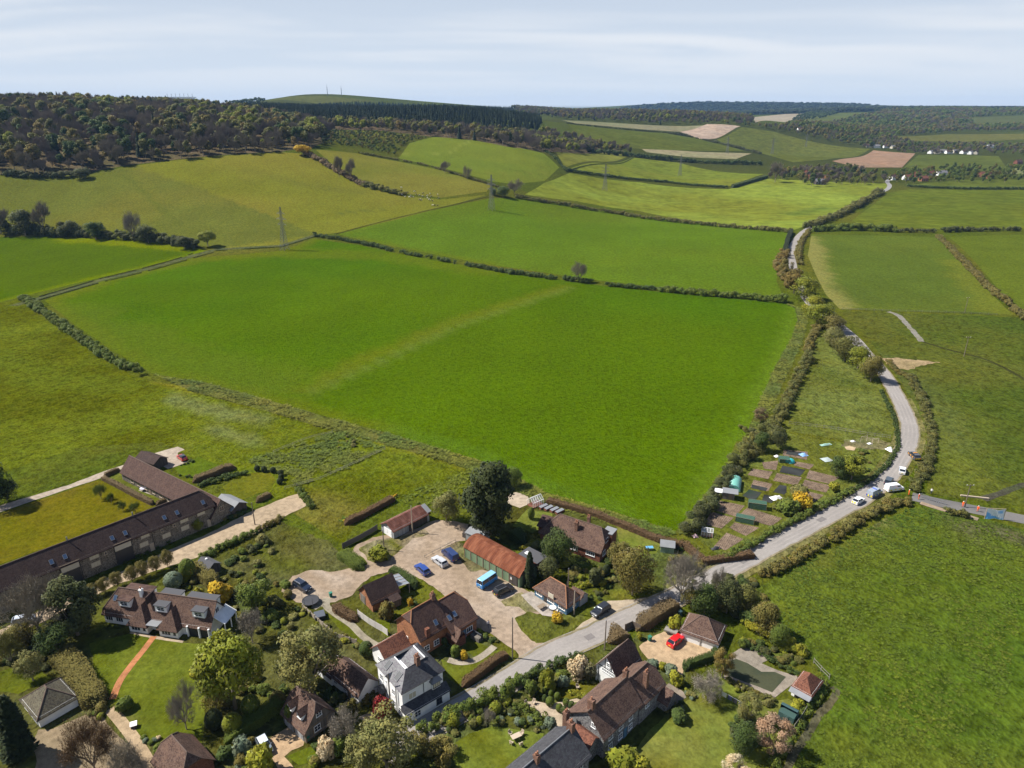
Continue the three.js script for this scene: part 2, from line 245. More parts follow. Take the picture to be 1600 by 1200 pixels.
lay('pasture', pastureA, 0.03, matCrop, (() => {
  const edge = [[-402.7,-785],[-313.7,-720],[-231.7,-656.9],[-159.5,-595.5]], base = patches(G.pasture, [0.166, 0.152, 0.02], 120, 1, 24), dark = patches([0.125, 0.122, 0.018], [0.109, 0.12, 0.018], 90, 1, 27), west = [...edge, ...[[-228.2,-551.8],[-475.8,-621.5],[-543.7,-729],[-406.2,-771]]];
  return withStrips((x, z) => inside(west, x + (fbm(x / 8, z / 8, 3) - 0.5) * 6, z) ? dark(x, z) : base(x, z), [[[[-409.4,-771],[-346.4,-694.1],[-284.8,-616.6]], 4, [0.092, 0.106, 0.015], 0.7], [[[-273.3,-771],[-205.7,-738],[-153.3,-731]], 12, [0.116, 0.116, 0.02], 0.4], [[[-162,-654.6],[-141.5,-668.2],[-119.3,-676.6]], 3, [0.095, 0.109, 0.022], 0.6]]);
})());
lay('pasture', [[-233.4,-888],[-190.5,-925],[-141.6,-914],[-75.5,-873],[-21.2,-810],[-27,-772],[-70.6,-733],[-109.8,-738],[-152.1,-759],[-193,-813]], 0.03, matCrop, patches([0.152, 0.143, 0.022], [0.136, 0.144, 0.02], 80, 1, 33));
lay('pasture', [[-146.5,-958],[-147.2,-1078],[-110.6,-1182],[-19.3,-1131],[47.5,-1108],[64.9,-1016],[40,-920],[0,-857],[-22,-843],[-77,-891]], 0.03, matCrop, withStrips(patches([0.133, 0.157, 0.017], [0.118, 0.152, 0.017], 80, 1, 36), [[[[-153.2,-993],[-87.5,-1020],[-63,-1137]], 3, [0.21, 0.236, 0.046], 0.5], [[[-119.7,-866],[-31.4,-906],[50.6,-974]], 4, [0.169, 0.174, 0.027], 0.4]]));
lay('pasture', [[67.7,-1162],[119.1,-1393],[218.8,-1378],[132.8,-1187],[72.6,-1025]], 0.03, matFar, patches([0.136, 0.142, 0.024], [0.151, 0.16, 0.027], 60, 1, 38));
lay('pasture', [[77.8,-1023],[129.7,-1158],[219.5,-1359],[305.6,-1364],[415.1,-1216],[329.1,-1080],[311.1,-1050],[225.5,-1081],[126.5,-1042]], 0.03, matFar, patches([0.125, 0.152, 0.018], [0.144, 0.157, 0.02], 120, 1, 40));
lay('pasture', [[14,-799],[39.5,-908],[78,-1001],[180.8,-1039],[300.6,-1019],[390.9,-1137],[455.2,-1090],[548.1,-1076],[520.2,-1010],[405.5,-870],[282.7,-688.6],[247.1,-637.3],[216.6,-696.5],[143.6,-814],[72.7,-828]], 0.03, matFar, withStrips(patches([0.143, 0.158, 0.018], [0.177, 0.219, 0.03], 130, 1, 43), [[[[313.5,-797],[366,-848]], 18, [0.095, 0.136, 0.021], 0.8], [[[163.1,-983],[237.9,-1009]], 10, [0.115, 0.132, 0.019], 0.5]]));
lay('crop_field', [[-466.6,-607.2],[-399.1,-603.7],[-340.8,-586],[-292.5,-572.9],[-253,-559],[-234.1,-544.1],[-251.9,-505.7],[-271.8,-443.6],[-283.4,-383.2],[-298.1,-374]], 0.03, matCrop, withStrips(patches(G.emerald, [0.06, 0.094, 0.001], 90, 1, 47), [[[[-370.7,-591.9],[-294.6,-566.2],[-250,-551.6]], 14, [0.135, 0.158, 0.0], 0.85], [[[-283.4,-383.2],[-271,-456.7],[-234.1,-544.1]], 10, [0.115, 0.15, 0.0], 0.8]]));
lay('meadow', [[-288.6,-361.1],[-280.9,-379.6],[-277.1,-388.9],[-243.1,-353],[-192.3,-303.5],[-150.6,-265.5],[-141.6,-259.9],[-114.1,-250.5],[-87.9,-236.8],[-50.9,-213.9],[-19.7,-196.2],[-10.5,-189.5],[-11.6,-173.6],[-19.4,-171.8],[-31.6,-170.1],[-39.8,-158.8],[-41.7,-148.6],[-62.1,-166.7],[-77.2,-180.1],[-89.7,-188.7],[-113.1,-206.2],[-137.2,-201.6],[-155.9,-177.2]], 0.02, matRough, withStrips(patches([0.073, 0.082, 0.003], [0.101, 0.122, 0.008], 40, 1, 52), [[[[-124.5,-241],[-106.9,-232.1],[-88.1,-223.8]], 6, G.pale, 0.5], [[[-100.9,-216.9],[-82.2,-206.1]], 4, G.pale, 0.45], [[[-141.7,-262.7],[-88.6,-239.2],[-41.5,-208.5],[-11.5,-189.9]], 5, [0.177, 0.156, 0.017], 0.75], [[[-53.5,-166.7],[-45.8,-163.5]], 10, [0.14, 0.12, 0.025], 0.7], [[[-109.8,-190.7],[-102.8,-206.2]], 3, [0.15, 0.163, 0.023], 0.6], [[[-218,-286.1],[-176.3,-257.2],[-149,-257.1]], 14, [0.092, 0.116, 0.008], 0.6]]));
// rough strip between the fields and the houses
const lowMargin = [[-144,-267.7],[-119.7,-258.5],[-94.9,-244.1],[-66.9,-227],[-41.1,-212.4],[-9.3,-192.4],[8.9,-173.9],[27.1,-163.2],[41.4,-154],[38.4,-152],[24.8,-157.9],[7.8,-168.4],[-10.3,-184.7],[-19.4,-192],[-40.8,-204.3],[-64.5,-217.4],[-91.3,-233.3],[-120.8,-249.2]], sideMargin = [[149,-379],[153.7,-371],[149.4,-346.6],[134.9,-314.6],[116.4,-279.3],[95.2,-237.9],[78.1,-206.1],[65.3,-186.7],[52.2,-165.1],[44,-152],[41.4,-154],[47.5,-163.5],[59.2,-181.6],[76.5,-210.9],[92.6,-244],[109.4,-277.7],[129.3,-314.6],[144.2,-346.6],[151.4,-368.5]];
lay('field_margin', lowMargin, 0.045, matRough, patches([0.084, 0.098, 0.017], [0.115, 0.115, 0.029], 14, 1, 58));
lay('field_margin', sideMargin, 0.045, matRough, patches([0.089, 0.092, 0.019], [0.116, 0.143, 0.044], 14, 1, 59));
// east of the lane
lay('pasture', [[255.4,-611.4],[301.4,-602.6],[351.8,-594.6],[313.1,-494.7],[280.4,-413],[259.2,-356.2],[234.8,-361],[202.5,-363.4],[174.4,-367.1],[179.7,-398.3],[193.2,-446.3],[211.3,-506.7]], 0.03, matCrop, withStrips(patches([0.099, 0.122, 0.015], [0.078, 0.109, 0.014], 110, 1, 62), [[[[246.4,-594.1],[188.4,-429.2],[176.3,-368.4]], 12, [0.231, 0.207, 0.061], 0.7], [[[306.7,-483.9],[260,-361.1]], 18, [0.133, 0.144, 0.015], 0.6], [[[200.9,-413.2],[198.8,-384.2]], 16, [0.07, 0.098, 0.014], 0.6]]));
lay('pasture', [[362.4,-594.5],[446.5,-610],[491.6,-611.9],[292.8,-324.6],[256.3,-324.8],[275.2,-384.4],[322,-494.7]], 0.03, matCrop, patches([0.095, 0.122, 0.011], [0.085, 0.112, 0.011], 90, 1, 64));
lay('pasture', [[338,-719],[372.4,-777],[502.1,-977],[547.3,-1011],[724,-1011],[811,-1010],[563.8,-660.3],[462.1,-648.9],[421.7,-639.8],[371.1,-651.5],[336.5,-676.1]], 0.03, matFar, patches([0.099, 0.115, 0.012], [0.088, 0.11, 0.012], 150, 1, 66));
lay('pasture', [[574.5,-1064],[693.6,-1141],[843,-1156],[775,-1058],[633.8,-1038]], 0.03, matFar, patches([0.089, 0.108, 0.016], [0.081, 0.1, 0.016], 150, 1, 67));
const eastMeadow = [[171.6,-362.1],[200.6,-359.7],[258.7,-351.4],[249.2,-314.8],[194.3,-192.8],[152.8,-163.5],[136.3,-166.7],[118.4,-171.8],[115.5,-173.6],[126.7,-192.8],[139.5,-221],[151.5,-257.2],[158.8,-287.5],[168.6,-329.9]];
lay('meadow', eastMeadow, 0.03, matRough, withStrips(patches([0.059, 0.084, 0.01], [0.084, 0.094, 0.014], 45, 1, 69), [[[[145.5,-232],[139.8,-206.1],[131.3,-184.7]], 12, [0.116, 0.133, 0.02], 0.5], [[[161.5,-287.5],[154.3,-244],[141.2,-201.5]], 9, [0.084, 0.1, 0.026], 0.5], [[[174.6,-346.6],[173.2,-305.1]], 14, [0.089, 0.09, 0.013], 0.5], [[[207.5,-324.8],[231,-305.2]], 20, [0.068, 0.088, 0.01], 0.6]]));
lay('bare_patch', [[157.7,-287.5],[164.7,-288.3],[171.6,-285.8],[180.7,-282.6],[170.4,-278.5],[162.3,-273.1],[156.9,-275.4]], 0.05, matSoil, patches([0.34, 0.25, 0.14], [0.26, 0.20, 0.10], 8, 1, 71));
lay('paddock', [[140.7,-319.6],[156.1,-333.1],[149.2,-287.5],[144.8,-262.8],[138.2,-242.8],[130.4,-221],[122.5,-206.1],[108.9,-206.1],[89.8,-214.9],[91.7,-226.4],[106.8,-257.2]], 0.03, matRough, withStrips(patches([0.092, 0.098, 0.013], [0.116, 0.136, 0.029], 24, 1, 72), [[[[122.4,-271.6],[131.6,-257.2]], 9, [0.061, 0.085, 0.013], 0.5], [[[100,-232.1],[115.6,-221]], 8, [0.122, 0.143, 0.028], 0.5]]));
const southField = [[54.5,-131.2],[60.8,-135.8],[77.7,-146.5],[96.6,-159.7],[108.7,-166.1],[118.8,-163.5],[130,-154.9],[150.7,-140.7],[114.4,-85],[78.4,-64.9],[39.2,-64.9],[45.5,-85],[53,-94.1],[59.2,-101.7],[58.2,-109.5],[54.5,-117.7]];
lay('meadow', southField, 0.03, matRough, withStrips(patches([0.062, 0.098, 0.009], [0.086, 0.108, 0.012], 26, 1, 74), [[[[114.8,-156.7],[123.2,-154.3],[129,-148.6]], 4, [0.10, 0.085, 0.05], 0.7], [[[112.5,-150],[121.3,-146.5]], 3, [0.10, 0.085, 0.05], 0.6], [[[90.8,-154.3],[96.6,-159.7]], 2.5, [0.177, 0.163, 0.066], 0.5], [[[64.5,-114.8],[90.9,-135.8],[110,-143.3]], 16, [0.081, 0.105, 0.01], 0.5], [[[66.9,-138.2],[86.2,-151.4]], 5, [0.095, 0.1, 0.019], 0.5]]));
lay('allotment_grass', [[71.9,-206.1],[89.8,-212.9],[108.1,-204.2],[121.4,-204.2],[114.6,-192],[94.5,-173.6],[78.3,-159.7],[58.7,-145.4],[50.3,-142.8],[46.2,-150.9],[53.5,-166.7]], 0.035, matRough, patches([0.092, 0.098, 0.012], [0.125, 0.147, 0.029], 12, 1, 76));

// far country
const farSheet = (pts, a, b, size = 200, seed = 80) => lay('field', pts, 0.2, matFar, patches(a, b, size, 1, seed));
farSheet([[146.4,-2224],[224.8,-2218],[545,-2147],[451.9,-2032],[343.2,-2024],[170.8,-2020]], [0.20, 0.18, 0.10], [0.17, 0.17, 0.085], 200, 81);
farSheet([[127.2,-1770],[251.7,-1856],[440.9,-1981],[487.1,-1906],[498.9,-1595],[363.9,-1517],[198.8,-1453],[131.3,-1466]], [0.078, 0.094, 0.014], [0.089, 0.1, 0.016], 200, 82);
farSheet([[451.9,-2032],[558.1,-2164],[635.8,-2104],[533.9,-1960],[475.3,-1892]], [0.36, 0.27, 0.20], [0.32, 0.25, 0.19], 120, 83);
farSheet([[529.4,-1942],[635.6,-2085],[719,-2066],[820,-1959],[905,-1888],[631.7,-1498],[536.4,-1415],[528.4,-1580]], [0.097, 0.104, 0.018], [0.086, 0.098, 0.017], 200, 84);
farSheet([[254.7,-1489],[389.3,-1514],[501.6,-1560],[432.8,-1438],[344.1,-1430],[259.4,-1441]], [0.26, 0.22, 0.13], [0.21, 0.20, 0.10], 100, 85);
farSheet([[632,-1468],[902,-1865],[953,-1764],[709,-1347],[622.5,-1335]], [0.27, 0.17, 0.11], [0.23, 0.155, 0.10], 120, 86);
farSheet([[712,-1347],[939,-1723],[1078,-1652],[877,-1309],[738,-1254]], [0.084, 0.1, 0.019], [0.074, 0.09, 0.018], 150, 87);
farSheet([[1111,-2195],[1372,-2374],[1646,-2364],[1503,-2152],[1233,-2066],[1091,-2064]], [0.115, 0.11, 0.026], [0.097, 0.1, 0.023], 250, 88);
farSheet([[823,-1260],[1022,-1445],[865,-1217]], [0.17, 0.18, 0.07], [0.15, 0.16, 0.07], 150, 89);
farSheet([[1137,-3693],[1498,-4139],[1681,-4209],[1172,-3227],[711,-2214]], [0.30, 0.25, 0.17], [0.28, 0.24, 0.17], 200, 90);
farSheet([[886,-2439],[1518,-3837],[2571,-5281],[2090,-4216],[1329,-3148],[920,-2363]], [0.101, 0.11, 0.026], [0.081, 0.1, 0.023], 300, 91);
farSheet([[-310.8,-1222],[-253.9,-1248],[-157.9,-1161],[-189.6,-1113],[-247.1,-1118]], [0.115, 0.115, 0.019], [0.101, 0.11, 0.019], 80, 92);
farSheet([[-983,-2937],[-796,-2892],[-618.3,-2903],[-490.3,-2930],[-677.8,-2697]], [0.074, 0.085, 0.018], [0.089, 0.095, 0.023], 300, 93);
farSheet([[2026,-3385],[2390,-3462],[2062,-2975],[1775,-2873]], [0.081, 0.095, 0.026], [0.081, 0.09, 0.026], 300, 94);


// ---------------------------------------------------------------- plants: many small leaf-sized faces, trunks and limbs
class Faces {
  constructor() { this.p = []; this.n = []; this.c = []; }
  tri(a, b, c, n, t) {                                     // wound to face the way its normal points
    const ux = b[0] - a[0], uy = b[1] - a[1], uz = b[2] - a[2], vx = c[0] - a[0], vy = c[1] - a[1], vz = c[2] - a[2], f = (uy * vz - uz * vy) * n[0] + (uz * vx - ux * vz) * n[1] + (ux * vy - uy * vx) * n[2];
    if (f < 0) this.p.push(...a, ...c, ...b); else this.p.push(...a, ...b, ...c);
    for (let i = 0; i < 3; i++) { this.n.push(...n); this.c.push(...t); } }
  // one leaf or sprig: a diamond at P, turned at random but mostly facing OUT
  leaf(p, out, s, tone, R, flat = 0.55) {
    let rx = R() * 2 - 1, ry = R() * 2 - 1, rz = R() * 2 - 1; const l = Math.hypot(rx, ry, rz) || 1;
    let nx = out[0] * flat + rx / l * (1 - flat), ny = out[1] * flat + ry / l * (1 - flat), nz = out[2] * flat + rz / l * (1 - flat); const m = Math.hypot(nx, ny, nz) || 1; nx /= m; ny /= m; nz /= m;
    const ux0 = R() - 0.5, uy0 = R() - 0.5, uz0 = R() - 0.5; let ux = uy0 * nz - uz0 * ny, uy = uz0 * nx - ux0 * nz, uz = ux0 * ny - uy0 * nx; const k = Math.hypot(ux, uy, uz) || 1; ux /= k; uy /= k; uz /= k;
    const vx = ny * uz - nz * uy, vy = nz * ux - nx * uz, vz = nx * uy - ny * ux, a = s * (0.75 + R() * 0.5), b = a * 0.62, f = a * 0.18;
    const T = [p[0] + ux * a, p[1] + uy * a, p[2] + uz * a], B = [p[0] - ux * a, p[1] - uy * a, p[2] - uz * a], L = [p[0] + vx * b - nx * f, p[1] + vy * b - ny * f, p[2] + vz * b - nz * f], Q = [p[0] - vx * b - nx * f, p[1] - vy * b - ny * f, p[2] - vz * b - nz * f];
    let sx = out[0] * 0.7 + nx * 0.5, sy = out[1] * 0.7 + ny * 0.5, sz = out[2] * 0.7 + nz * 0.5; const w = Math.hypot(sx, sy, sz) || 1; const n = [sx / w, sy / w, sz / w];
    this.tri(T, L, B, n, tone); this.tri(T, B, Q, n, tone);
  }
  // a thin twig: two crossed slivers
  twig(a, b, w, tone, R) {
    const dx = b[0] - a[0], dy = b[1] - a[1], dz = b[2] - a[2], l = Math.hypot(dx, dy, dz) || 1; let ux = R() - 0.5, uy = R() - 0.5, uz = R() - 0.5; const d = (ux * dx + uy * dy + uz * dz) / (l * l); ux -= dx * d; uy -= dy * d; uz -= dz * d; const m = Math.hypot(ux, uy, uz) || 1; ux *= w / m; uy *= w / m; uz *= w / m;
    const nx = (uy * dz - uz * dy) / (l * w), ny = (uz * dx - ux * dz) / (l * w), nz = (ux * dy - uy * dx) / (l * w);
    this.tri([a[0] - ux, a[1] - uy, a[2] - uz], [a[0] + ux, a[1] + uy, a[2] + uz], b, [nx, ny, nz], tone);
    this.tri([a[0] - nx * w, a[1] - ny * w, a[2] - nz * w], [a[0] + nx * w, a[1] + ny * w, a[2] + nz * w], b, [ux / w, uy / w, uz / w], tone);
  }
  limb(a, b, r0, r1, tone, sides = 5) {
    const d = new THREE.Vector3(b[0] - a[0], b[1] - a[1], b[2] - a[2]).normalize(), u = new THREE.Vector3(Math.abs(d.y) > 0.9 ? 1 : 0, Math.abs(d.y) > 0.9 ? 0 : 1, 0).cross(d).normalize(), v = new THREE.Vector3().crossVectors(d, u);
    const ring = (p, r, k) => { const t = k / sides * Math.PI * 2, c = Math.cos(t), s = Math.sin(t); return [[p[0] + (u.x * c + v.x * s) * r, p[1] + (u.y * c + v.y * s) * r, p[2] + (u.z * c + v.z * s) * r], [u.x * c + v.x * s, u.y * c + v.y * s, u.z * c + v.z * s]]; };
    for (let k = 0; k < sides; k++) { const [p0, n] = ring(a, r0, k), [p1, n1] = ring(a, r0, k + 1), [q0] = ring(b, r1, k), [q1] = ring(b, r1, k + 1); const nn = [(n[0] + n1[0]) / 2, (n[1] + n1[1]) / 2, (n[2] + n1[2]) / 2]; this.tri(p0, p1, q1, nn, tone); this.tri(p0, q1, q0, nn, tone); }
  }
  geometry() { const g = new THREE.BufferGeometry(); g.setAttribute('position', new THREE.Float32BufferAttribute(this.p, 3)); g.setAttribute('normal', new THREE.Float32BufferAttribute(this.n, 3)); g.setAttribute('color', new THREE.Float32BufferAttribute(this.c, 3)); return g; }
}
const toneOf = (R, spread = 0.3, hue = 0.12) => { const t = 1 - spread + R() * 2 * spread, h = (R() - 0.5) * hue; return [t * (1 + h), t, t * (1 - h)]; };
const onBall = (R) => { const y = R() * 2 - 1, a = R() * Math.PI * 2, s = Math.sqrt(1 - y * y); return [Math.cos(a) * s, y, Math.sin(a) * s]; };

// crowns are made 10 m tall (trees) or in their own size, then scaled
function leafyCrown(seed, { lobes = 22, leaves = 4200, size = 0.26, low = 2.2, high = 10, radius = 3.9, lobe = [1.0, 1.7], round = 0.8, sparse = 0 }) {
  const R = rng(seed), F = new Faces(), cy = (low + high) / 2, hy = (high - low) / 2, L = [];
  for (let i = 0; i < lobes; i++) { const d = onBall(R), k = (0.45 + 0.55 * Math.cbrt(R())) * round, r = lerp(lobe[0], lobe[1], R()), taper = 1 - 0.25 * Math.max(0, d[1]); L.push([d[0] * (radius - r * 0.7) * k * taper / round, cy + d[1] * (hy - r * 0.7) * k / round, d[2] * (radius - r * 0.7) * k * taper / round, r, toneOf(R, 0.12, 0.14)]); }
  const weight = L.map((l) => l[3] ** 2), sum = weight.reduce((a, b) => a + b, 0);
  for (let i = 0; i < lobes; i++) {
    const [x, y, z, r, t] = L[i], n = Math.round(leaves * weight[i] / sum);
    for (let k = 0; k < n; k++) {
      const d = onBall(R); if (d[1] < -0.55 && R() < 0.6) continue;
      const q = r * (sparse ? Math.cbrt(R()) : 0.72 + 0.36 * R()), bump = 1 + 0.22 * (vnoise(d[0] * 3 + x, d[2] * 3 + d[1] * 2 + y, seed) - 0.5);
      const p = [x + d[0] * q * bump, y + d[1] * q * 0.85 * bump, z + d[2] * q * bump], o = [p[0] * 0.14 + d[0] * 0.75, (p[1] - cy) * 0.14 + d[1] * 0.75 + 0.12, p[2] * 0.14 + d[2] * 0.75], l = Math.hypot(...o);
      const tn = toneOf(R, 0.22, 0.1); F.leaf(p, [o[0] / l, o[1] / l, o[2] / l], size, [tn[0] * t[0], tn[1] * t[1], tn[2] * t[2]], R);
    }
  }
  return F.geometry();
}
function leafyTrunk(seed, low = 3, radius = 3, r = 0.24) {
  const R = rng(seed), F = new Faces(), t = [1, 1, 1]; F.limb([0, -0.3, 0], [0.1, low, 0.05], r, r * 0.7, t, 7);
  for (let i = 0; i < 6; i++) { const a = i * 1.05 + R(), q = radius * (0.5 + R() * 0.3), e = [Math.cos(a) * q, low + 1.2 + R() * 2.6, Math.sin(a) * q], m = [e[0] * 0.4, low + 0.8, e[2] * 0.4]; F.limb([0.1, low - 0.3, 0.05], m, r * 0.5, r * 0.35, t, 5); F.limb(m, e, r * 0.35, r * 0.12, t, 4); }
  return F.geometry();
}
function bareTree(seed, { spread = 0.75, twigs = 3, levels = 5, first = 1.7, fine = 0.017, leaf = 0, up = 0.16 }) {
  const R = rng(seed), W = new Faces(), F = new Faces();
  const go = (p, d, len, r, lv) => {
    const e = [p[0] + d.x * len, p[1] + d.y * len, p[2] + d.z * len], mid = [p[0] + d.x * len * 0.5 + (R() - 0.5) * len * 0.16, p[1] + d.y * len * 0.5, p[2] + d.z * len * 0.5 + (R() - 0.5) * len * 0.16];
    if (r > 0.03) { W.limb(p, mid, r, r * 0.85, [1, 1, 1], lv < 2 ? 6 : 4); W.limb(mid, e, r * 0.85, r * 0.6, [1, 1, 1], lv < 2 ? 6 : 4); } else { F.twig(p, mid, Math.max(fine, r), toneOf(R, 0.2), R); F.twig(mid, e, Math.max(fine, r * 0.8), toneOf(R, 0.2), R); }
    if (lv >= levels) { const n = twigs * 3; for (let i = 0; i < n; i++) { const t = R(), q = [lerp(p[0], e[0], t), lerp(p[1], e[1], t), lerp(p[2], e[2], t)], s = onBall(R), k = 0.35 + R() * 0.55, b = [q[0] + (d.x * 0.7 + s[0]) * k, q[1] + (d.y * 0.7 + s[1] + up) * k, q[2] + (d.z * 0.7 + s[2]) * k]; F.twig(q, b, fine, toneOf(R, 0.25), R); if (leaf && R() < leaf) { const o = onBall(R); F.leaf(b, [o[0] * 0.7, 0.6, o[2] * 0.7], 0.12, toneOf(R, 0.3), R); } } return; }
    const n = lv === 0 ? 6 : 3 + (R() < 0.5 ? 1 : 0);
    for (let i = 0; i < n; i++) {
      const a = (i + R() * 0.7) / n * 6.283, s = lv === 0 ? [Math.cos(a), R() * 0.5, Math.sin(a)] : onBall(R), k = lv === 0 ? 0.9 : spread * 1.3, dd = new THREE.Vector3(d.x + s[0] * k, d.y * (lv === 0 ? 0.75 : 1) + s[1] * spread + up, d.z + s[2] * k).normalize(), at = lv === 0 ? 0.7 + 0.3 * R() : 0.35 + 0.65 * R();
      go([lerp(p[0], e[0], at), lerp(p[1], e[1], at), lerp(p[2], e[2], at)], dd, lv === 0 ? 2.3 + R() : len * (0.66 + R() * 0.2), r * 0.55, lv + 1);
    }
  };
  go([0, -0.3, 0], new THREE.Vector3((R() - 0.5) * 0.1, 1, (R() - 0.5) * 0.1).normalize(), first, 0.26, 0);
  const tg = W.geometry(), cg = F.geometry(); cg.computeBoundingBox(); const b = cg.boundingBox, k = 10 / b.max.y;   // to 10 m tall
  tg.scale(k, k, k); cg.scale(k, k, k); const wide = Math.max(b.max.x - b.min.x, b.max.z - b.min.z) * k; return { trunk: tg, crown: cg, wide };
}
function coniferCrown(seed, { tiers = 26, per = 110, size = 0.3, low = 0.6, radius = 2.4, droop = 0.25, power = 0.85 }) {
  const R = rng(seed), F = new Faces();
  for (let i = 0; i < tiers; i++) {
    const u = i / (tiers - 1), y = lerp(low, 9.8, u), r = radius * Math.pow(1 - u, power) + 0.12, n = Math.round(per * (r / radius) + 12), boughs = 7 + Math.floor(R() * 4), ph = R() * 6;
    for (let k = 0; k < n; k++) {
      const b = Math.floor(R() * boughs), a = ph + (b + (R() - 0.5) * 0.75) / boughs * Math.PI * 2, q = r * Math.sqrt(0.1 + 0.9 * R()) * (0.82 + 0.3 * vnoise(b * 3.1, i * 1.7, seed)), p = [Math.cos(a) * q, y - q * droop + (R() - 0.5) * 0.35, Math.sin(a) * q];
      F.leaf(p, [Math.cos(a) * 0.6, 0.65, Math.sin(a) * 0.6], size, toneOf(R, 0.3), R, 0.5);
    }
  }
  return F.geometry();
}
function bushGeo(seed, { leaves = 1500, size = 0.1, lobes = 9, clip = 0 }) {        // unit bush: radius 0.5, height 1, sits on the ground
  const R = rng(seed), F = new Faces();
  if (clip) for (let k = 0; k < leaves; k++) { const d = onBall(R); if (d[1] < -0.92) continue; const q = 0.47 + 0.04 * R(); F.leaf([d[0] * q, 0.5 + d[1] * q, d[2] * q], d, size, toneOf(R, 0.22), R, 0.7); }
  else for (let i = 0; i < lobes; i++) {
    const a = R() * 6.28, q = 0.30 * Math.sqrt(R()), y = 0.25 + 0.45 * R(), r = 0.2 + 0.13 * R(), t = toneOf(R, 0.14, 0.15);
    for (let k = 0; k < leaves / lobes; k++) { const d = onBall(R), w = r * (0.75 + 0.35 * R()), p = [Math.cos(a) * q + d[0] * w, Math.max(0.01, y + d[1] * w * 1.05), Math.sin(a) * q + d[2] * w], tn = toneOf(R, 0.24); F.leaf(p, [d[0] * 0.9, d[1] * 0.8 + 0.25, d[2] * 0.9], size, [tn[0] * t[0], tn[1] * t[1], tn[2] * t[2]], R); }
  }
  return F.geometry();
}

const leafMat = (r, g, b) => new THREE.MeshPhysicalMaterial({ color: new THREE.Color().setRGB(r, g, b), vertexColors: true, roughness: 0.85, specularIntensity: 0.35, side: THREE.DoubleSide, transmission: 0.3, thickness: 0 });
const twigMat = (r, g, b) => new THREE.MeshStandardMaterial({ color: new THREE.Color().setRGB(r, g, b), vertexColors: true, roughness: 1, side: THREE.DoubleSide });
const TINT = {
  spring: leafMat(0.182, 0.197, 0.013), lime: leafMat(0.256, 0.251, 0.018), green: leafMat(0.112, 0.146, 0.018), deep: leafMat(0.063, 0.093, 0.017), dark: leafMat(0.029, 0.041, 0.012), olive: leafMat(0.166, 0.140, 0.030), willow: leafMat(0.190, 0.179, 0.051), grey: leafMat(0.176, 0.161, 0.079), bronze: leafMat(0.185, 0.135, 0.031), russet: leafMat(0.146, 0.089, 0.042), brown: leafMat(0.173, 0.123, 0.058), gold: leafMat(0.485, 0.323, 0.018), red: leafMat(0.203, 0.015, 0.015), blossom: leafMat(0.566, 0.454, 0.277), pink: leafMat(0.350, 0.227, 0.139), blue: leafMat(0.162, 0.203, 0.129), yew: leafMat(0.045, 0.057, 0.013), pine: leafMat(0.035, 0.053, 0.022), twig: twigMat(0.254, 0.216, 0.154), ash: twigMat(0.277, 0.243, 0.189), purple: twigMat(0.223, 0.181, 0.142), hawthorn: leafMat(0.132, 0.129, 0.028), ivy: leafMat(0.073, 0.081, 0.023),
};
const barkMat = new THREE.MeshStandardMaterial({ color: new THREE.Color().setRGB(0.2, 0.16, 0.12), roughness: 0.95 }), paleBark = new THREE.MeshStandardMaterial({ color: new THREE.Color().setRGB(0.3, 0.265, 0.215), roughness: 0.95 });
const KIND = {};
for (let i = 0; i < 3; i++) {
  KIND['leafy' + i] = { crown: leafyCrown(100 + i, {}), trunk: leafyTrunk(110 + i), wide: 7.8 };
  KIND['airy' + i] = { crown: leafyCrown(120 + i, { lobes: 34, leaves: 5200, size: 0.17, lobe: [0.7, 1.4], low: 1.2, sparse: 1 }), trunk: leafyTrunk(130 + i, 2.4), wide: 7.8 };
  KIND['bushy' + i] = { crown: leafyCrown(140 + i, { lobes: 24, leaves: 4600, size: 0.24, low: 0.2, high: 10, radius: 4.6, lobe: [1.4, 2.2] }), trunk: leafyTrunk(150 + i, 2), wide: 9.2 };
  KIND['bare' + i] = bareTree(160 + i * 3, {});
  KIND['bud' + i] = bareTree(170 + i * 5, { leaf: 0.5, twigs: 3 });
  KIND['conifer' + i] = { crown: coniferCrown(180 + i, {}), trunk: (() => { const F = new Faces(); F.limb([0, -0.3, 0], [0, 9, 0], 0.2, 0.03, [1, 1, 1], 6); return F.geometry(); })(), wide: 4.8 };
  KIND['woodLeafy' + i] = { crown: leafyCrown(190 + i, { lobes: 20, leaves: 1500, size: 0.36, low: 2.4, radius: 3.3, lobe: [0.9, 1.5] }), trunk: leafyTrunk(195 + i), wide: 6.6 };
  KIND['woodBare' + i] = bareTree(200 + i * 7, { levels: 4, twigs: 9, fine: 0.03, spread: 0.6, up: 0.3, first: 2.4 });
}
KIND.yew = { crown: leafyCrown(230, { lobes: 46, leaves: 9500, size: 0.2, low: 0.3, high: 10, radius: 3.6, lobe: [0.8, 1.4], round: 0.75 }), trunk: leafyTrunk(231, 2), wide: 7.2 };
KIND.column = { crown: coniferCrown(240, { tiers: 30, per: 120, size: 0.26, low: 0.2, radius: 1.5, power: 0.45, droop: -0.3 }), trunk: KIND.conifer0.trunk, wide: 3.0 };
KIND.dome = { crown: leafyCrown(233, { lobes: 40, leaves: 7000, size: 0.2, low: 0.8, high: 10, radius: 5, lobe: [1.3, 1.9], round: 1 }), trunk: leafyTrunk(234, 2.5), wide: 10 };
const BUSH = [0, 1, 2, 3].map((i) => bushGeo(250 + i, {})), BALL = bushGeo(260, { clip: 1, leaves: 1500, size: 0.055 }), FINEBUSH = bushGeo(262, { leaves: 2600, size: 0.06, lobes: 14 });

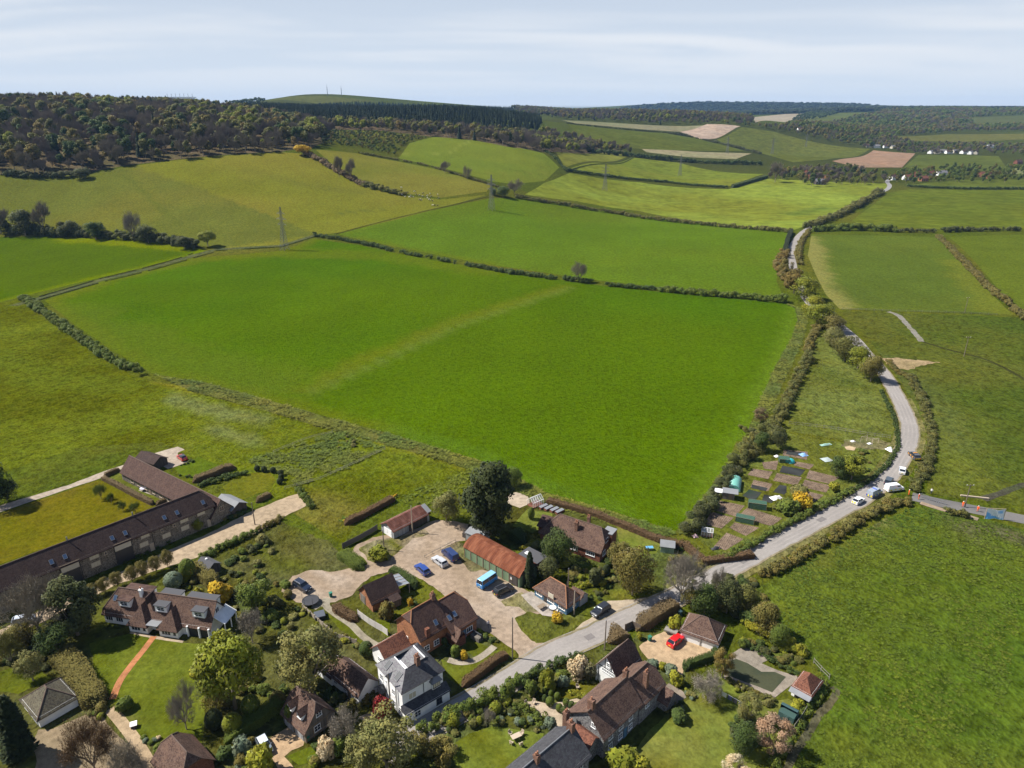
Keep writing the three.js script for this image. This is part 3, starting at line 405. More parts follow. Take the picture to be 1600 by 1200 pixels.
const treeTurn = rng(77);
function tree(kind, x, z, h, w, tint, name, label, category = 'tree', group, bark = barkMat) {
  const k = KIND[kind], g = new THREE.Group(); g.position.set(x, land(x, z), z); g.rotation.y = treeTurn() * 6.28;
  const s = w / k.wide; g.scale.set(s, h / 10, s);
  part(g, 'trunk', k.trunk, bark); part(g, 'crown', k.crown, TINT[tint]);
  return top(g, name, label, category, group);
}
function bush(geo, x, z, h, w, tint, name, label, category = 'shrub', group) {
  const m = new THREE.Mesh(geo, TINT[tint]); m.position.set(x, land(x, z) - 0.03, z); m.rotation.y = treeTurn() * 6.28; m.scale.set(w, h, w);
  return top(m, name, label, category, group);
}
// a hedge along a line: a core, and leaf faces over it
function hedge(line, width, height, tint, label, { size = 0.16, lump = 0.12, wave = 3, seed = 1, name = 'hedge', category = 'hedge', gap, dense = 2.6, group } = {}) {
  const R = rng(seed * 31 + 7), F = new Faces(), pts = walk(line, 1), per = width + 2 * height, n = Math.round(per * dense / (size * size) * 0.5);
  const bulge = (s, k) => (1 + lump * 2.6 * (fbm(s / wave, k * 2.3 + seed * 5.7, seed, 3) - 0.5)) * Math.min(1, 0.15 + Math.min(s, pts.length - 1 - s) / (width * 0.6));
  if (lump >= 0.25) {                                       // unclipped: lobe upon lobe of leaves
    const len = pts.length; let t = 0;
    while (t < len - 0.01) {
      const i = Math.min(len - 1, Math.floor(t)), [x, z, dx, dz] = pts[i], f = t - i, skip = gap && fbm(t / 9, seed * 3.3, seed + 40, 2) < gap; t += width * (0.07 + 0.1 * R()); if (skip) continue;
      const wild = 1 + lump * 1.5 * (fbm(t / (wave * 2.5), seed * 5.7, seed, 2) - 0.5), rx = width * (0.15 + 0.27 * R() * R()) * wild, ry = height * (0.17 + 0.36 * R() * R()) * wild, off = (R() - 0.5) * width * 0.75, cy = Math.max(ry * 0.6, (height * wild - ry) * (0.35 + 0.65 * R())), cx = x + dx * f - dz * off, cz = z + dz * f + dx * off, y0 = land(cx, cz), tn = toneOf(R, 0.16, 0.2), m = Math.round(9 * (rx * rx + 2 * rx * ry) / 3 * dense / (size * size) * 0.42);
      for (let k = 0; k < m; k++) { const d = onBall(R), q = 0.7 + 0.42 * R(), py = cy + d[1] * ry * q; if (py < -0.1) continue; const tt = toneOf(R, 0.22), o = [d[0], d[1] * 0.8 + 0.35, d[2]], l = Math.hypot(...o); F.leaf([cx + d[0] * rx * q, y0 + py, cz + d[2] * rx * q], [o[0] / l, o[1] / l, o[2] / l], size, [tt[0] * tn[0], tt[1] * tn[1], tt[2] * tn[2]], R); }
    }
    return top(new THREE.Mesh(F.geometry(), TINT[tint]), name, label, category, group);
  }
  let prev = null;
  for (let i = 0; i < pts.length; i++) {
    const [x, z, dx, dz] = pts[i]; if (gap && fbm(i / 9, seed * 3.3, seed + 40, 2) < gap) { prev = null; continue; }
    const w = width / 2 * bulge(i, 0) * 0.8, h = height * bulge(i, 1) * 0.86, y = land(x, z) - 0.1, sx = -dz, sz = dx, t = [0.9, 0.9, 0.9];
    const ring = [[x - sx * w, y, z - sz * w], [x - sx * w * 0.95, y + h * 0.75, z - sz * w * 0.95], [x - sx * w * 0.6, y + h, z - sz * w * 0.6], [x + sx * w * 0.6, y + h, z + sz * w * 0.6], [x + sx * w * 0.95, y + h * 0.75, z + sz * w * 0.95], [x + sx * w, y, z + sz * w]], nn = [[-sx, 0, -sz], [-sx * 0.8, 0.6, -sz * 0.8], [0, 1, 0], [sx * 0.8, 0.6, sz * 0.8], [sx, 0, sz]];
    if (prev) for (let k = 0; k < 5; k++) { F.tri(prev[k], ring[k], ring[k + 1], nn[k], t); F.tri(prev[k], ring[k + 1], prev[k + 1], nn[k], t); }
    prev = ring;
    for (let k = 0; k < n; k++) {
      const s = R(), a = R() * per, px = x + dx * s, pz = z + dz * s, wv = width / 2 * bulge(i + s, 0), hv = height * bulge(i + s, 1); let off, up, o;
      if (a < height) { off = -wv; up = a / height * hv; o = [-sx, 0.25, -sz]; } else if (a < height + width) { off = (a - height - width / 2) / (width / 2) * wv; up = hv; o = [0, 1, 0]; } else { off = wv; up = (a - height - width) / height * hv; o = [sx, 0.25, sz]; }
      const round = Math.min(1, Math.hypot(Math.max(0, Math.abs(off) / wv - 0.75) * 4, Math.max(0, up / hv - 0.75) * 4)), j = (R() - 0.75) * 0.28 * Math.min(width, height) - Math.max(0, round - 0.7) * 0.2, jn = 1 + j / Math.max(wv, hv);
      F.leaf([px + sx * off * jn, y + 0.05 + up * jn, pz + sz * off * jn], o, size, toneOf(R, 0.24), R);
    }
  }
  const m = new THREE.Mesh(F.geometry(), TINT[tint]); return top(m, name, label, category, group);
}


// ---------------------------------------------------------------- woods: the nearest trees one by one, the mass behind them as one
const woodRest = {};
function woodSpots(poly, spacing, seed) {
  const R = rng(seed), xs = poly.map((p) => p[0]), zs = poly.map((p) => p[1]), out = [];
  for (let z = Math.min(...zs); z < Math.max(...zs); z += spacing * 0.87) for (let x = Math.min(...xs); x < Math.max(...xs); x += spacing) { const px = x + (R() - 0.5) * spacing * 1.3, pz = z + (R() - 0.5) * spacing * 1.3; if (inside(poly, px, pz)) out.push([px, pz, R(), R(), R()]); }
  return out.sort((a, b) => Math.hypot(a[0], a[1]) - Math.hypot(b[0], b[1]));
}
function restTree(key, kind, tint, x, z, h, w, turn, tone) { (woodRest[key] ??= { kind, tint, list: [] }).list.push([x, z, h, w, turn, tone]); }
const TREE_WORDS = { twig: 'bare brown tree', purple: 'bare purplish brown tree', ash: 'bare pale grey tree', spring: 'yellow green tree in young leaf', green: 'mid green leafy tree', olive: 'olive tree in bud', bronze: 'bronze coloured tree in bud', deep: 'dark green ivy clad tree', pine: 'dark conifer', hawthorn: 'olive brown tree in bud', willow: 'pale green tree' };
function wood(poly, spacing, seed, own, pick, place, hmin, hmax) {
  woodSpots(poly, spacing, seed).forEach(([x, z, a, b, c], i) => {
    const patch = fbm(x / 60, z / 60, seed + 3, 3), [kind, tint, wide] = pick(a, patch, i), h = lerp(hmin, hmax, b), w = wide * h * (0.85 + 0.3 * c);
    if (i < own) tree(kind, x, z, h, w, tint, kind.startsWith('conifer') ? 'conifer_tree' : 'woodland_tree', `${TREE_WORDS[tint]} ${place}`, 'tree', `trees ${place}, each a ${TREE_WORDS[tint]}`);
    else restTree(kind + tint, kind, tint, x, z, h, w, a * 40, 0.8 + 0.4 * c);
  });
}
const hillWood = [[-552.2,-732],[-495,-732],[-472.1,-735],[-436.5,-752],[-407.9,-775],[-347.9,-810],[-264.7,-858],[-239.9,-899],[-256.8,-1078],[-318.1,-1252],[-403.4,-1328],[-627.6,-1494],[-743,-1364],[-848,-1163]];
const deciduous = (a, p, i) => { const k = i % 3; return p > 0.66 && a < 0.45 ? ['woodLeafy' + k, 'spring', 0.62] : p < 0.36 && a < 0.4 ? ['woodLeafy' + k, 'deep', 0.58] : a < 0.38 ? ['woodBare' + k, 'twig', 0.8] : a < 0.66 ? ['woodBare' + k, 'purple', 0.8] : a < 0.84 ? ['woodLeafy' + k, 'hawthorn', 0.62] : a < 0.93 ? ['woodLeafy' + k, 'olive', 0.62] : a < 0.97 ? ['woodLeafy' + k, 'bronze', 0.55] : ['conifer' + k, 'pine', 0.36]; };
lay('wood_floor', hillWood, 0.06, matRough, patches([0.13, 0.095, 0.055], [0.10, 0.085, 0.04], 20, 1, 101));
wood(hillWood, 11.5, 11, 190, deciduous, 'in the wood on the hillside', 10, 26);
const beltWood = [[-323.4,-1219],[-224.2,-1241],[-129.5,-1162],[-54.5,-1143],[-9.5,-1113],[51.2,-1128],[152.6,-1370],[225.5,-1383],[204.6,-1449],[126.6,-1486],[62,-1459],[-11,-1296],[-61.2,-1286],[-141.5,-1274],[-236.7,-1313],[-310.5,-1311],[-352.5,-1262]];
lay('wood_floor', beltWood, 0.06, matRough, patches([0.13, 0.095, 0.055], [0.10, 0.085, 0.04], 20, 1, 102));
wood(beltWood, 13, 12, 90, deciduous, 'in the belt below the conifers', 14, 21);
const firWood = [[-509,-1374],[-395.1,-1299],[-310.5,-1311],[-236.7,-1313],[-142.7,-1285],[-62.3,-1312],[0,-1398],[47.7,-1478],[66.7,-1644],[0,-3256],[-257.8,-3073],[-660,-2623],[-639.8,-1773]];
wood(firWood, 10.5, 13, 150, (a) => ['conifer' + Math.floor(a * 2.99), 'pine', 0.34], 'in the plantation on the ridge', 12, 18);
wood([[-462.5,-1166],[-341,-1220],[-324.9,-1280],[-422.6,-1393],[-568.6,-1538]], 14, 14, 0, (a) => ['conifer' + Math.floor(a * 2.99), 'pine', 0.34], '', 12, 19);
wood([[-842,-1154],[-743,-1364],[-640,-1524],[-1186,-3076],[-824,-1640],[-905,-1243]], 17, 15, 0, deciduous, '', 12, 18);
wood([[41.2,-2720],[153.3,-2270],[547.6,-2158],[659.5,-2093],[745,-2321],[1350,-5348],[584.3,-6957],[0,-3456]], 21, 16, 0, deciduous, '', 14, 22);
wood([[666.1,-2116],[798,-2038],[870,-1958],[945,-1838],[1045,-1909],[1084,-2160],[1499,-2523],[1719,-2471],[1962,-2827],[1711,-2807],[1413,-2828],[1214,-2871],[749,-2132]], 20, 17, 0, (a, p) => p > 0.55 ? ['woodLeafy' + Math.floor(a * 2.99), 'green', 0.6] : a < 0.5 ? ['woodBare' + Math.floor(a * 5.9), 'twig', 0.62] : ['woodLeafy' + Math.floor((a - 0.5) * 5.9), 'olive', 0.6], '', 12, 19);
wood([[1269,-3002],[2149,-4337],[2834,-5194],[2581,-4042],[3268,-4746],[2390,-3462],[2026,-3385],[1774,-2914],[1413,-2828]], 27, 18, 0, (a, p) => p > 0.5 ? ['woodLeafy' + Math.floor(a * 2.99), 'green', 0.75] : a < 0.5 ? ['woodBare' + Math.floor(a * 5.9), 'twig', 0.8] : ['woodLeafy' + Math.floor((a - 0.5) * 5.9), 'olive', 0.75], '', 13, 21);
wood([[1182,-3216],[1573,-4046],[1857,-4290],[1371,-3317]], 30, 19, 0, (a) => ['woodLeafy' + Math.floor(a * 2.99), 'deep', 0.8], '', 14, 18);
wood([[-1251,-3320],[-1043,-3118],[-899,-2827],[-973,-2832]], 28, 20, 0, (a) => ['woodLeafy' + Math.floor(a * 2.99), 'deep', 0.9], '', 12, 18);
// the wooded scarp on the skyline
const scarp = [[903,-6519],[1048,-6753],[1449,-6655],[2208,-6593],[3021,-6678],[2708,-5204],[2070,-4105],[1813,-4067],[1521,-4108],[1275,-4092],[1035,-4097],[1078,-5572]];
lay('forest_floor', scarp, 0.6, matFar, patches([0.022, 0.03, 0.016], [0.03, 0.036, 0.018], 300, 1, 103));
wood(scarp, 44, 21, 0, (a) => ['woodLeafy' + Math.floor(a * 2.99), a < 0.8 ? 'dark' : 'deep', 1.7], '', 14, 22);
wood([[2233,-4288],[3451,-4893],[4269,-6056],[2933,-5637]], 40, 22, 0, (a) => ['woodLeafy' + Math.floor(a * 2.99), 'dark', 1.4], '', 14, 22);
// young plantation on the slope
wood([[-310.6,-1200],[-227,-1216],[-127.8,-1137],[-148.6,-1089],[-152.7,-977],[-203.2,-990],[-240.9,-956]], 8, 23, 0, (a) => ['woodLeafy' + Math.floor(a * 2.99), a < 0.6 ? 'deep' : 'olive', 0.9], '', 2.5, 5.5);
// trees round the distant houses
wood([[383,-1131],[477.8,-1255],[585.8,-1330],[605.5,-1285],[575.3,-1103],[478.5,-1036],[426.5,-1030],[412.5,-1078]], 17, 24, 46, deciduous, 'among the distant houses', 9, 15);
wood([[570.2,-1102],[670.1,-1270],[732,-1324],[869,-1360],[917,-1309],[788,-1118],[727,-1099],[647.2,-1094],[574.5,-1064]], 18, 25, 46, (a, p, i) => a < 0.45 ? ['woodLeafy' + i % 3, 'green', 0.75] : a < 0.7 ? ['woodLeafy' + i % 3, 'deep', 0.7] : deciduous(a, p, i), 'by the distant red roofs', 7, 12);
wood([[864,-1906],[954,-1890],[928,-1774],[960,-1669],[1060,-1715],[1156,-1642],[1352,-1930],[1184,-1981],[1073,-2028]], 24, 26, 0, deciduous, '', 9, 15);
{
  const group = new THREE.Group(), mtx = new THREE.Matrix4(), q = new THREE.Quaternion(), up = new THREE.Vector3(0, 1, 0), col = new THREE.Color();
  for (const { kind, tint, list } of Object.values(woodRest)) {
    const k = KIND[kind], im = new THREE.InstancedMesh(k.crown, TINT[tint], list.length); im.name = 'woodland_crown';
    list.forEach(([x, z, h, w, turn, tone], i) => { mtx.compose(new THREE.Vector3(x, land(x, z) - h * 0.04, z), q.setFromAxisAngle(up, turn), new THREE.Vector3(w / k.wide, h / 10, w / k.wide)); im.setMatrixAt(i, mtx); im.setColorAt(i, col.setRGB(tone, tone, tone)); });
    group.add(im);
  }
  top(group, 'woodland', 'distant woodland covering the hills and the skyline', 'woodland', null, 'stuff');
}

// ---------------------------------------------------------------- field hedges
hedge([[-163.4,-589.8],[-139.8,-578.4],[-122.2,-567.7],[-98.4,-546.9],[-90.5,-537.5]], 4.68, 3.38, 'deep', 'dark hedge above the crop field, nearest the pylon', { size: 0.34, lump: 0.3, seed: 2 });
hedge([[-82.2,-530],[-44.9,-495.5],[-17.1,-470],[0,-455],[27.2,-437.2]], 4.68, 3.38, 'deep', 'long dark hedge between two green crop fields, left of the lone bare tree', { size: 0.34, lump: 0.3, seed: 3, gap: 0.3 });
hedge([[31.8,-435.3],[49.2,-426.2]], 4.68, 3.38, 'deep', 'short dark hedge at the foot of the lone bare tree', { size: 0.32, lump: 0.35, seed: 4 });
hedge([[56.9,-419.3],[75.5,-411.1],[83.9,-407.9]], 3.9, 2.86, 'deep', 'short dark hedge right of the lone bare tree', { size: 0.3, lump: 0.3, seed: 5 });
hedge([[86.6,-406.3],[106.1,-397.2],[125.9,-390],[149.8,-380.3]], 5.85, 4.16, 'green', 'green hedge at the far right corner of the big crop field', { size: 0.3, lump: 0.32, seed: 6 });
hedge([[4.1,-772],[55.3,-786],[109.6,-776],[166.6,-722],[207.1,-665],[242.9,-621.6]], 5.85, 4.42, 'hawthorn', 'long olive brown hedge across the middle of the valley', { size: 0.42, lump: 0.35, seed: 7 });
hedge([[-240,-858],[-209.2,-823],[-176.1,-781],[-153.3,-752]], 8, 5.5, 'brown', 'thick brown hedge running down the yellow pasture', { size: 0.55, lump: 0.4, wave: 9, seed: 8 });
hedge([[-153.7,-754],[-133.1,-744],[-110.1,-731]], 9, 6, 'hawthorn', 'tall thorn thicket beside the grazing cows', { size: 0.5, lump: 0.4, wave: 9, seed: 9 });
hedge([[-190.5,-925],[-145.9,-927],[-109.5,-907],[-75.1,-867],[-43.1,-826],[-14,-801]], 4, 3.2, 'hawthorn', 'broken thorn hedge under the upper green pasture', { size: 0.5, lump: 0.5, wave: 8, seed: 10, gap: 0.36 });
hedge([[75,-1009],[135.2,-1039],[222.6,-1066],[303,-1031]], 5, 4, 'deep', 'dark evergreen hedge between the pylon pastures', { size: 0.5, lump: 0.3, seed: 11 });
hedge([[309.2,-1030],[349.8,-1086],[395.5,-1145]], 6, 4.5, 'deep', 'dark clipped hedge ending at the distant tall bare tree', { size: 0.5, lump: 0.2, seed: 12 });
hedge([[50.6,-1135],[61.9,-1091],[68,-1037],[72.9,-1002]], 5, 4, 'deep', 'row of dark bushes going up to the wood corner', { size: 0.5, lump: 0.6, wave: 10, seed: 13, gap: 0.34 });
hedge([[72.9,-1002],[126.2,-1126],[222.1,-1360]], 1.6, 1.2, 'green', 'low hedge between two small pale pastures', { size: 0.4, lump: 0.4, seed: 14 });
hedge([[136.7,-1352],[235.5,-1370],[308.2,-1377],[378.4,-1372],[458.7,-1364]], 9, 8, 'deep', 'line of dark trees and hedge below the pale stubble', { size: 0.8, lump: 0.6, wave: 14, seed: 15 });
hedge([[403.5,-1947],[461.6,-1902],[488.9,-1849],[505.9,-1690],[519.1,-1559]], 7, 6, 'ivy', 'dark hedge between the distant pink field and the green slope', { size: 0.8, lump: 0.7, wave: 16, seed: 16, gap: 0.3 });
hedge([[132.4,-1843],[258.2,-1904],[448.5,-2000]], 3, 3, 'ivy', 'thin hedge under the far straw coloured field', { size: 0.8, lump: 0.5, wave: 16, seed: 17, gap: 0.35 });
hedge([[270.8,-658.6],[314.3,-723],[363.8,-792],[431.4,-890],[488.9,-970]], 10, 7, 'hawthorn', 'tall hedge hiding the lane towards the distant houses', { size: 0.55, lump: 0.5, wave: 12, seed: 18 });
hedge([[264.3,-630.9],[283.1,-635.4],[307.7,-639.6],[334,-624.1]], 8, 6, 'green', 'bushy green hedge right of the lane bend', { size: 0.5, lump: 0.5, wave: 11, seed: 19 });
hedge([[336.1,-624.1],[365.5,-618.8],[391.2,-626.9],[445.2,-630.8]], 6, 5, 'ivy', 'dark hedge on the far right across the valley floor', { size: 0.5, lump: 0.55, wave: 10, seed: 20, gap: 0.24 });
hedge([[351.8,-590.9],[311.8,-492.5],[280.5,-410],[260.1,-346.7],[249.2,-314.8]], 5, 3, 'olive', 'olive hedge running down the right edge between pastures', { size: 0.34, lump: 0.4, wave: 5, seed: 21 });
hedge([[560.7,-1041],[620.3,-1015],[729,-1019]], 6, 4, 'deep', 'dark hedge below the distant red roofs', { size: 0.6, lump: 0.3, seed: 22 });
hedge([[-470.9,-613.8],[-439.7,-616.3],[-414.1,-610.4],[-387.9,-603.1],[-361.5,-594.8]], 13, 11, 'ivy', 'dark tall hedgerow at the left edge of the bright green field', { size: 0.5, lump: 0.5, wave: 11, seed: 23 });
hedge([[-368.5,-597.8],[-336.8,-588.5],[-311.4,-579.8],[-280.4,-568.7],[-242.2,-549.7]], 10, 7.5, 'ivy', 'olive hedgerow between bright green field and pasture', { size: 0.45, lump: 0.6, wave: 9, seed: 24 });
hedge([[-274,-388.5],[-239.8,-353],[-194.8,-308],[-166.8,-282],[-149.3,-266.9]], 5, 3.4, 'green', 'rough hedge down the left side of the big crop field', { size: 0.28, lump: 0.4, wave: 4, seed: 25, gap: 0.2 });
hedge([[-501.3,-732],[-476.6,-732],[-443.6,-741],[-431.2,-755]], 9, 6, 'ivy', 'dark bushes along the foot of the hillside wood', { size: 0.5, lump: 0.5, wave: 10, seed: 26 });
lay('grass_track', band([[-269.1,-372.4],[-266.3,-391.2],[-262.5,-449],[-238.4,-528.2],[-227.8,-548],[-181.5,-561.4],[-162.8,-591.6]], 6), 0.05, matRough, patches([0.075, 0.088, 0.035], [0.095, 0.1, 0.04], 8, 1, 104));
for (const [l, t] of [[[[-263,-385.9],[-257.4,-439.7],[-234.9,-519.9],[-225.6,-542.2]], 'low scrubby edge of the grass track beside the big crop field'], [[[-268.7,-394.9],[-265.1,-453.7],[-240.9,-534.3]], 'low scrubby edge of the grass track beside the bright green field']]) hedge(l, 0.8, 0.5, 'ivy', t, { size: 0.22, lump: 0.3, seed: 27, gap: 0.3 });
hedge([[-226.3,-544.2],[-180.4,-557.6],[-161.9,-587.9]], 1, 0.6, 'deep', 'low dark scrub along the fence by the near pylon', { size: 0.24, lump: 0.4, seed: 28, gap: 0.2 });
hedge([[-146.8,-595.9],[-93.9,-663.6],[-25.1,-754]], 0.9, 0.5, 'hawthorn', 'low scrub along the fence between pasture and crop', { size: 0.24, lump: 0.4, seed: 29, gap: 0.3 });
hedge([[127,-287.5],[115.8,-267.8],[102.1,-242.8],[92.1,-223.7],[85.7,-212.9]], 4.5, 3.4, 'hawthorn', 'bushy hedgerow between crop field and paddock', { size: 0.22, lump: 0.45, wave: 5, seed: 30 });
hedge([[153.6,-340.9],[140.2,-316.6],[128.6,-294.3]], 4, 3, 'olive', 'olive hedgerow at the top of the paddock', { size: 0.24, lump: 0.4, wave: 4, seed: 31 });
hedge([[84.7,-210.9],[78.5,-204.2],[72,-196.2],[66.8,-188.7]], 7, 4.5, 'hawthorn', 'thick thorn hedge above the allotments', { size: 0.22, lump: 0.45, wave: 5, seed: 32 });
hedge([[65.4,-186.3],[59.8,-177.1],[54,-167.4],[48.4,-158.8],[44.6,-152.6]], 4.5, 3.2, 'ivy', 'dark hedge between crop field and allotment beds', { size: 0.2, lump: 0.4, wave: 4, seed: 33 });
hedge([[196.6,-511.8],[178.5,-472.8],[168.9,-436.1],[165,-410.3]], 7, 5, 'bronze', 'bronze hedge trees on the left of the lane below the bend', { size: 0.36, lump: 0.5, wave: 7, seed: 34 });
hedge([[261,-631],[229.3,-566.1],[205.8,-511.6],[194.4,-476.6]], 4.5, 3, 'olive', 'olive hedge on the right of the lane at the bend', { size: 0.34, lump: 0.4, wave: 5, seed: 35 });
hedge([[241.8,-621.7],[218.4,-566.7],[198.4,-516.6]], 3, 3.4, 'dark', 'dark hedge on the left of the lane at the bend', { size: 0.32, lump: 0.2, seed: 36 });
hedge([[158.4,-265.7],[151.2,-242.8],[142.2,-221],[135,-206.1],[125.9,-192],[116.8,-180.1],[112.3,-173.6]], 3.6, 1.9, 'hawthorn', 'long brown hedge on the outside of the lane curve', { size: 0.17, lump: 0.25, seed: 37 });
hedge([[158.6,-282.5],[156.3,-271.6],[157.6,-264.2]], 3, 1.4, 'olive', 'low green bank beside the lane under the trees', { size: 0.2, lump: 0.4, seed: 38 });
hedge([[139.2,-249.2],[132.8,-227.5],[127.1,-212.9],[121.6,-201.5],[113.1,-190.3],[103.6,-180.9],[96.2,-175]], 1.6, 1.1, 'deep', 'low dark hedge on the inside of the lane curve', { size: 0.16, lump: 0.3, seed: 39 });
hedge([[95.5,-174.3],[86.8,-168.1],[77.8,-161.9],[69.5,-156.1],[59.8,-148.6],[50,-141.8]], 2.2, 1.8, 'green', 'green hedge between the allotments and the lane', { size: 0.17, lump: 0.25, seed: 40 });
hedge([[107.6,-167.4],[103.8,-167.4],[98.7,-164.8],[89.1,-157.9],[77.3,-149.2],[66.7,-141.8],[56.9,-135.1]], 3.4, 2.0, 'olive', 'long clipped hedge between the lane and the big meadow', { size: 0.2, lump: 0.25, seed: 41, dense: 3.6 });
hedge([[114.7,-162.8],[116.7,-162.2],[118.8,-160.6]], 3, 2, 'hawthorn', 'short hedge stub beside the roadworks', { size: 0.18, lump: 0.3, seed: 42 });
hedge([[58.1,-143.3],[45.2,-140.7],[42.4,-147],[36.4,-149.7],[29.3,-155.5],[21.9,-161.6],[13.8,-166.1],[8.7,-169.1]], 1.8, 1.5, 'russet', 'thin brown hedge behind the tiled cottage garden', { size: 0.18, lump: 0.2, seed: 43 });

// ---------------------------------------------------------------- trees standing alone in the fields
tree('bare0', 41.7, -429.8, 14.6, 13.4, 'twig', 'bare_tree', 'lone bare brown tree in the hedge between the crop fields');
tree('leafy0', -237.7, -557.2, 13.4, 14, 'spring', 'field_tree', 'small yellow green tree at the end of the bright green field');
tree('leafy1', -237.7, -849, 13.8, 19.7, 'gold', 'field_tree', 'golden tree at the corner of the hillside wood');
tree('woodBare0', -395.6, -606.1, 30.6, 24.9, 'twig', 'bare_tree', 'tall bare many stemmed tree in the left hedgerow');
tree('woodBare1', -436.1, -612.2, 23.5, 21.9, 'twig', 'bare_tree', 'bare tree cut by the left edge of the picture');
tree('bare2', -304.7, -575.7, 27.2, 22.7, 'ash', 'bare_tree', 'round greyish tree in the middle of the left hedgerow');
tree('bushy1', -252.4, -548, 10.8, 12.8, 'ivy', 'field_bush', 'dark round bush near the small yellow green tree');
tree('woodBare2', -182.3, -779, 23.2, 16.2, 'twig', 'bare_tree', 'left one of two bare trees in the pasture hedge');
tree('woodBare0', -168.3, -769, 24.2, 18, 'twig', 'bare_tree', 'right one of two bare trees in the pasture hedge');
tree('bare2', -78, -858, 15.6, 17.8, 'purple', 'bare_tree', 'small round bare tree under the upper green pasture');
tree('bare1', -50.4, -829, 17.2, 13, 'twig', 'bare_tree', 'slim bare tree at the end of the broken hedge');
tree('bare1', 2.8, -789, 18, 22.1, 'twig', 'bare_tree', 'brown tree beside the second pylon');
tree('bushy0', -9.4, -766, 11, 16.1, 'deep', 'field_bush', 'dark bush at the corner by the second pylon');
tree('bushy2', -20.1, -764, 7.1, 9.4, 'deep', 'field_bush', 'small dark bush under the second pylon');
tree('woodBare1', 388.8, -1088, 32.5, 24.6, 'twig', 'bare_tree', 'tall bare tree at the edge of the distant houses');
tree('bushy2', -431.1, -739, 10.5, 18, 'ivy', 'field_bush', 'dark round bush in front of the hillside wood');
tree('bushy0', 162.9, -387.1, 13.4, 16.4, 'spring', 'field_tree', 'large bright spring green tree beside the lane');
tree('leafy2', 162.5, -401.3, 14.9, 12.6, 'bronze', 'field_tree', 'bronze green tree behind the large spring green tree');
tree('airy0', 167.3, -429.4, 15, 10.2, 'olive', 'field_tree', 'olive tree by the lane below the bend');
tree('bushy1', 149.5, -333.1, 13.1, 15, 'spring', 'field_tree', 'round spring green tree above the paddock');
tree('bushy2', 152.5, -324.7, 8.8, 12.2, 'olive', 'field_tree', 'olive tree leaning over the top of the paddock');
tree('dome', 140.9, -284.2, 12.4, 13, 'hawthorn', 'field_tree', 'brown and green thorn tree at the head of the paddock');
tree('bushy0', 142, -274.6, 10, 11, 'spring', 'field_tree', 'spring green tree over the lane mouth');
tree('bushy1', 140.4, -259.9, 11.6, 9.5, 'olive', 'field_tree', 'olive tree shading the lane mouth');
tree('bushy2', 144.3, -305.1, 9, 9.8, 'willow', 'field_tree', 'pale green thorn tree behind the paddock trees');
tree('leafy1', 97.7, -180.9, 8.2, 8.1, 'spring', 'garden_tree', 'bright spring green tree at the edge of the allotments');
tree('bushy2', 94, -181.6, 7.4, 5.9, 'deep', 'garden_tree', 'dark green tree beside the bright allotment tree');
tree('bushy0', 77.9, -199.3, 6.6, 6, 'deep', 'field_tree', 'dark thorn tree above the green polytunnel');
tree('bushy1', 83.7, -201.5, 6.2, 5.2, 'ivy', 'field_tree', 'dark thorn tree at the top corner of the allotments');
tree('airy1', 84.6, -221, 5.7, 5.7, 'brown', 'field_tree', 'brown thorn tree in the paddock hedgerow');

tree('bushy0', -412.2, -607.3, 22.3, 23.9, 'ivy', 'field_tree', 'dark round tree between the two bare trees of the left hedgerow');
tree('bushy1', -339.8, -584.2, 15.4, 17.8, 'deep', 'field_tree', 'dark green tree left of the round greyish hedgerow tree');
tree('bushy2', -289, -567.5, 15.1, 16.3, 'ivy', 'field_tree', 'dark green tree right of the round greyish hedgerow tree');
tree('bushy0', 153.2, -351.2, 12.1, 11.8, 'lime', 'field_tree', 'yellow green tree beside the lane above the paddock');
tree('bushy1', 140.4, -264.2, 9.1, 7.6, 'spring', 'field_tree', 'small spring green tree at the very mouth of the lane');


// ---------------------------------------------------------------- lane, yards, drives, lawns
const laneLine = smooth([[-21.4,-88.5],[-16,-92.4],[-9.1,-97.3],[0,-104.5],[7.5,-110.9],[15.5,-115.6],[25.7,-122.2],[34.9,-127.6],[45.1,-134.6],[56.4,-142.8],[70.8,-152.9],[84.5,-162.5],[97.1,-171.5],[109.5,-183.1],[119.2,-194.9],[127.4,-206.1],[134,-218.4],[140.1,-235],[145.3,-251.8],[149.8,-267.8],[153.3,-287.5],[158.7,-314.6],[161.7,-346.6],[162.3,-371],[167.3,-398.4],[177.4,-437.7],[190.8,-480.7],[206.6,-526.5],[229,-576.2],[256.6,-631.3],[295.3,-699.9]]);
const asphalt = patches([0.31, 0.285, 0.262], [0.33, 0.302, 0.276], 7, 1, 111, [0.285, 0.262, 0.242]);
lay('lane', band(laneLine, laneLine.map((p) => p[1] > -135 ? 6.2 : 5.4)), 0.10, matRoad, asphalt);
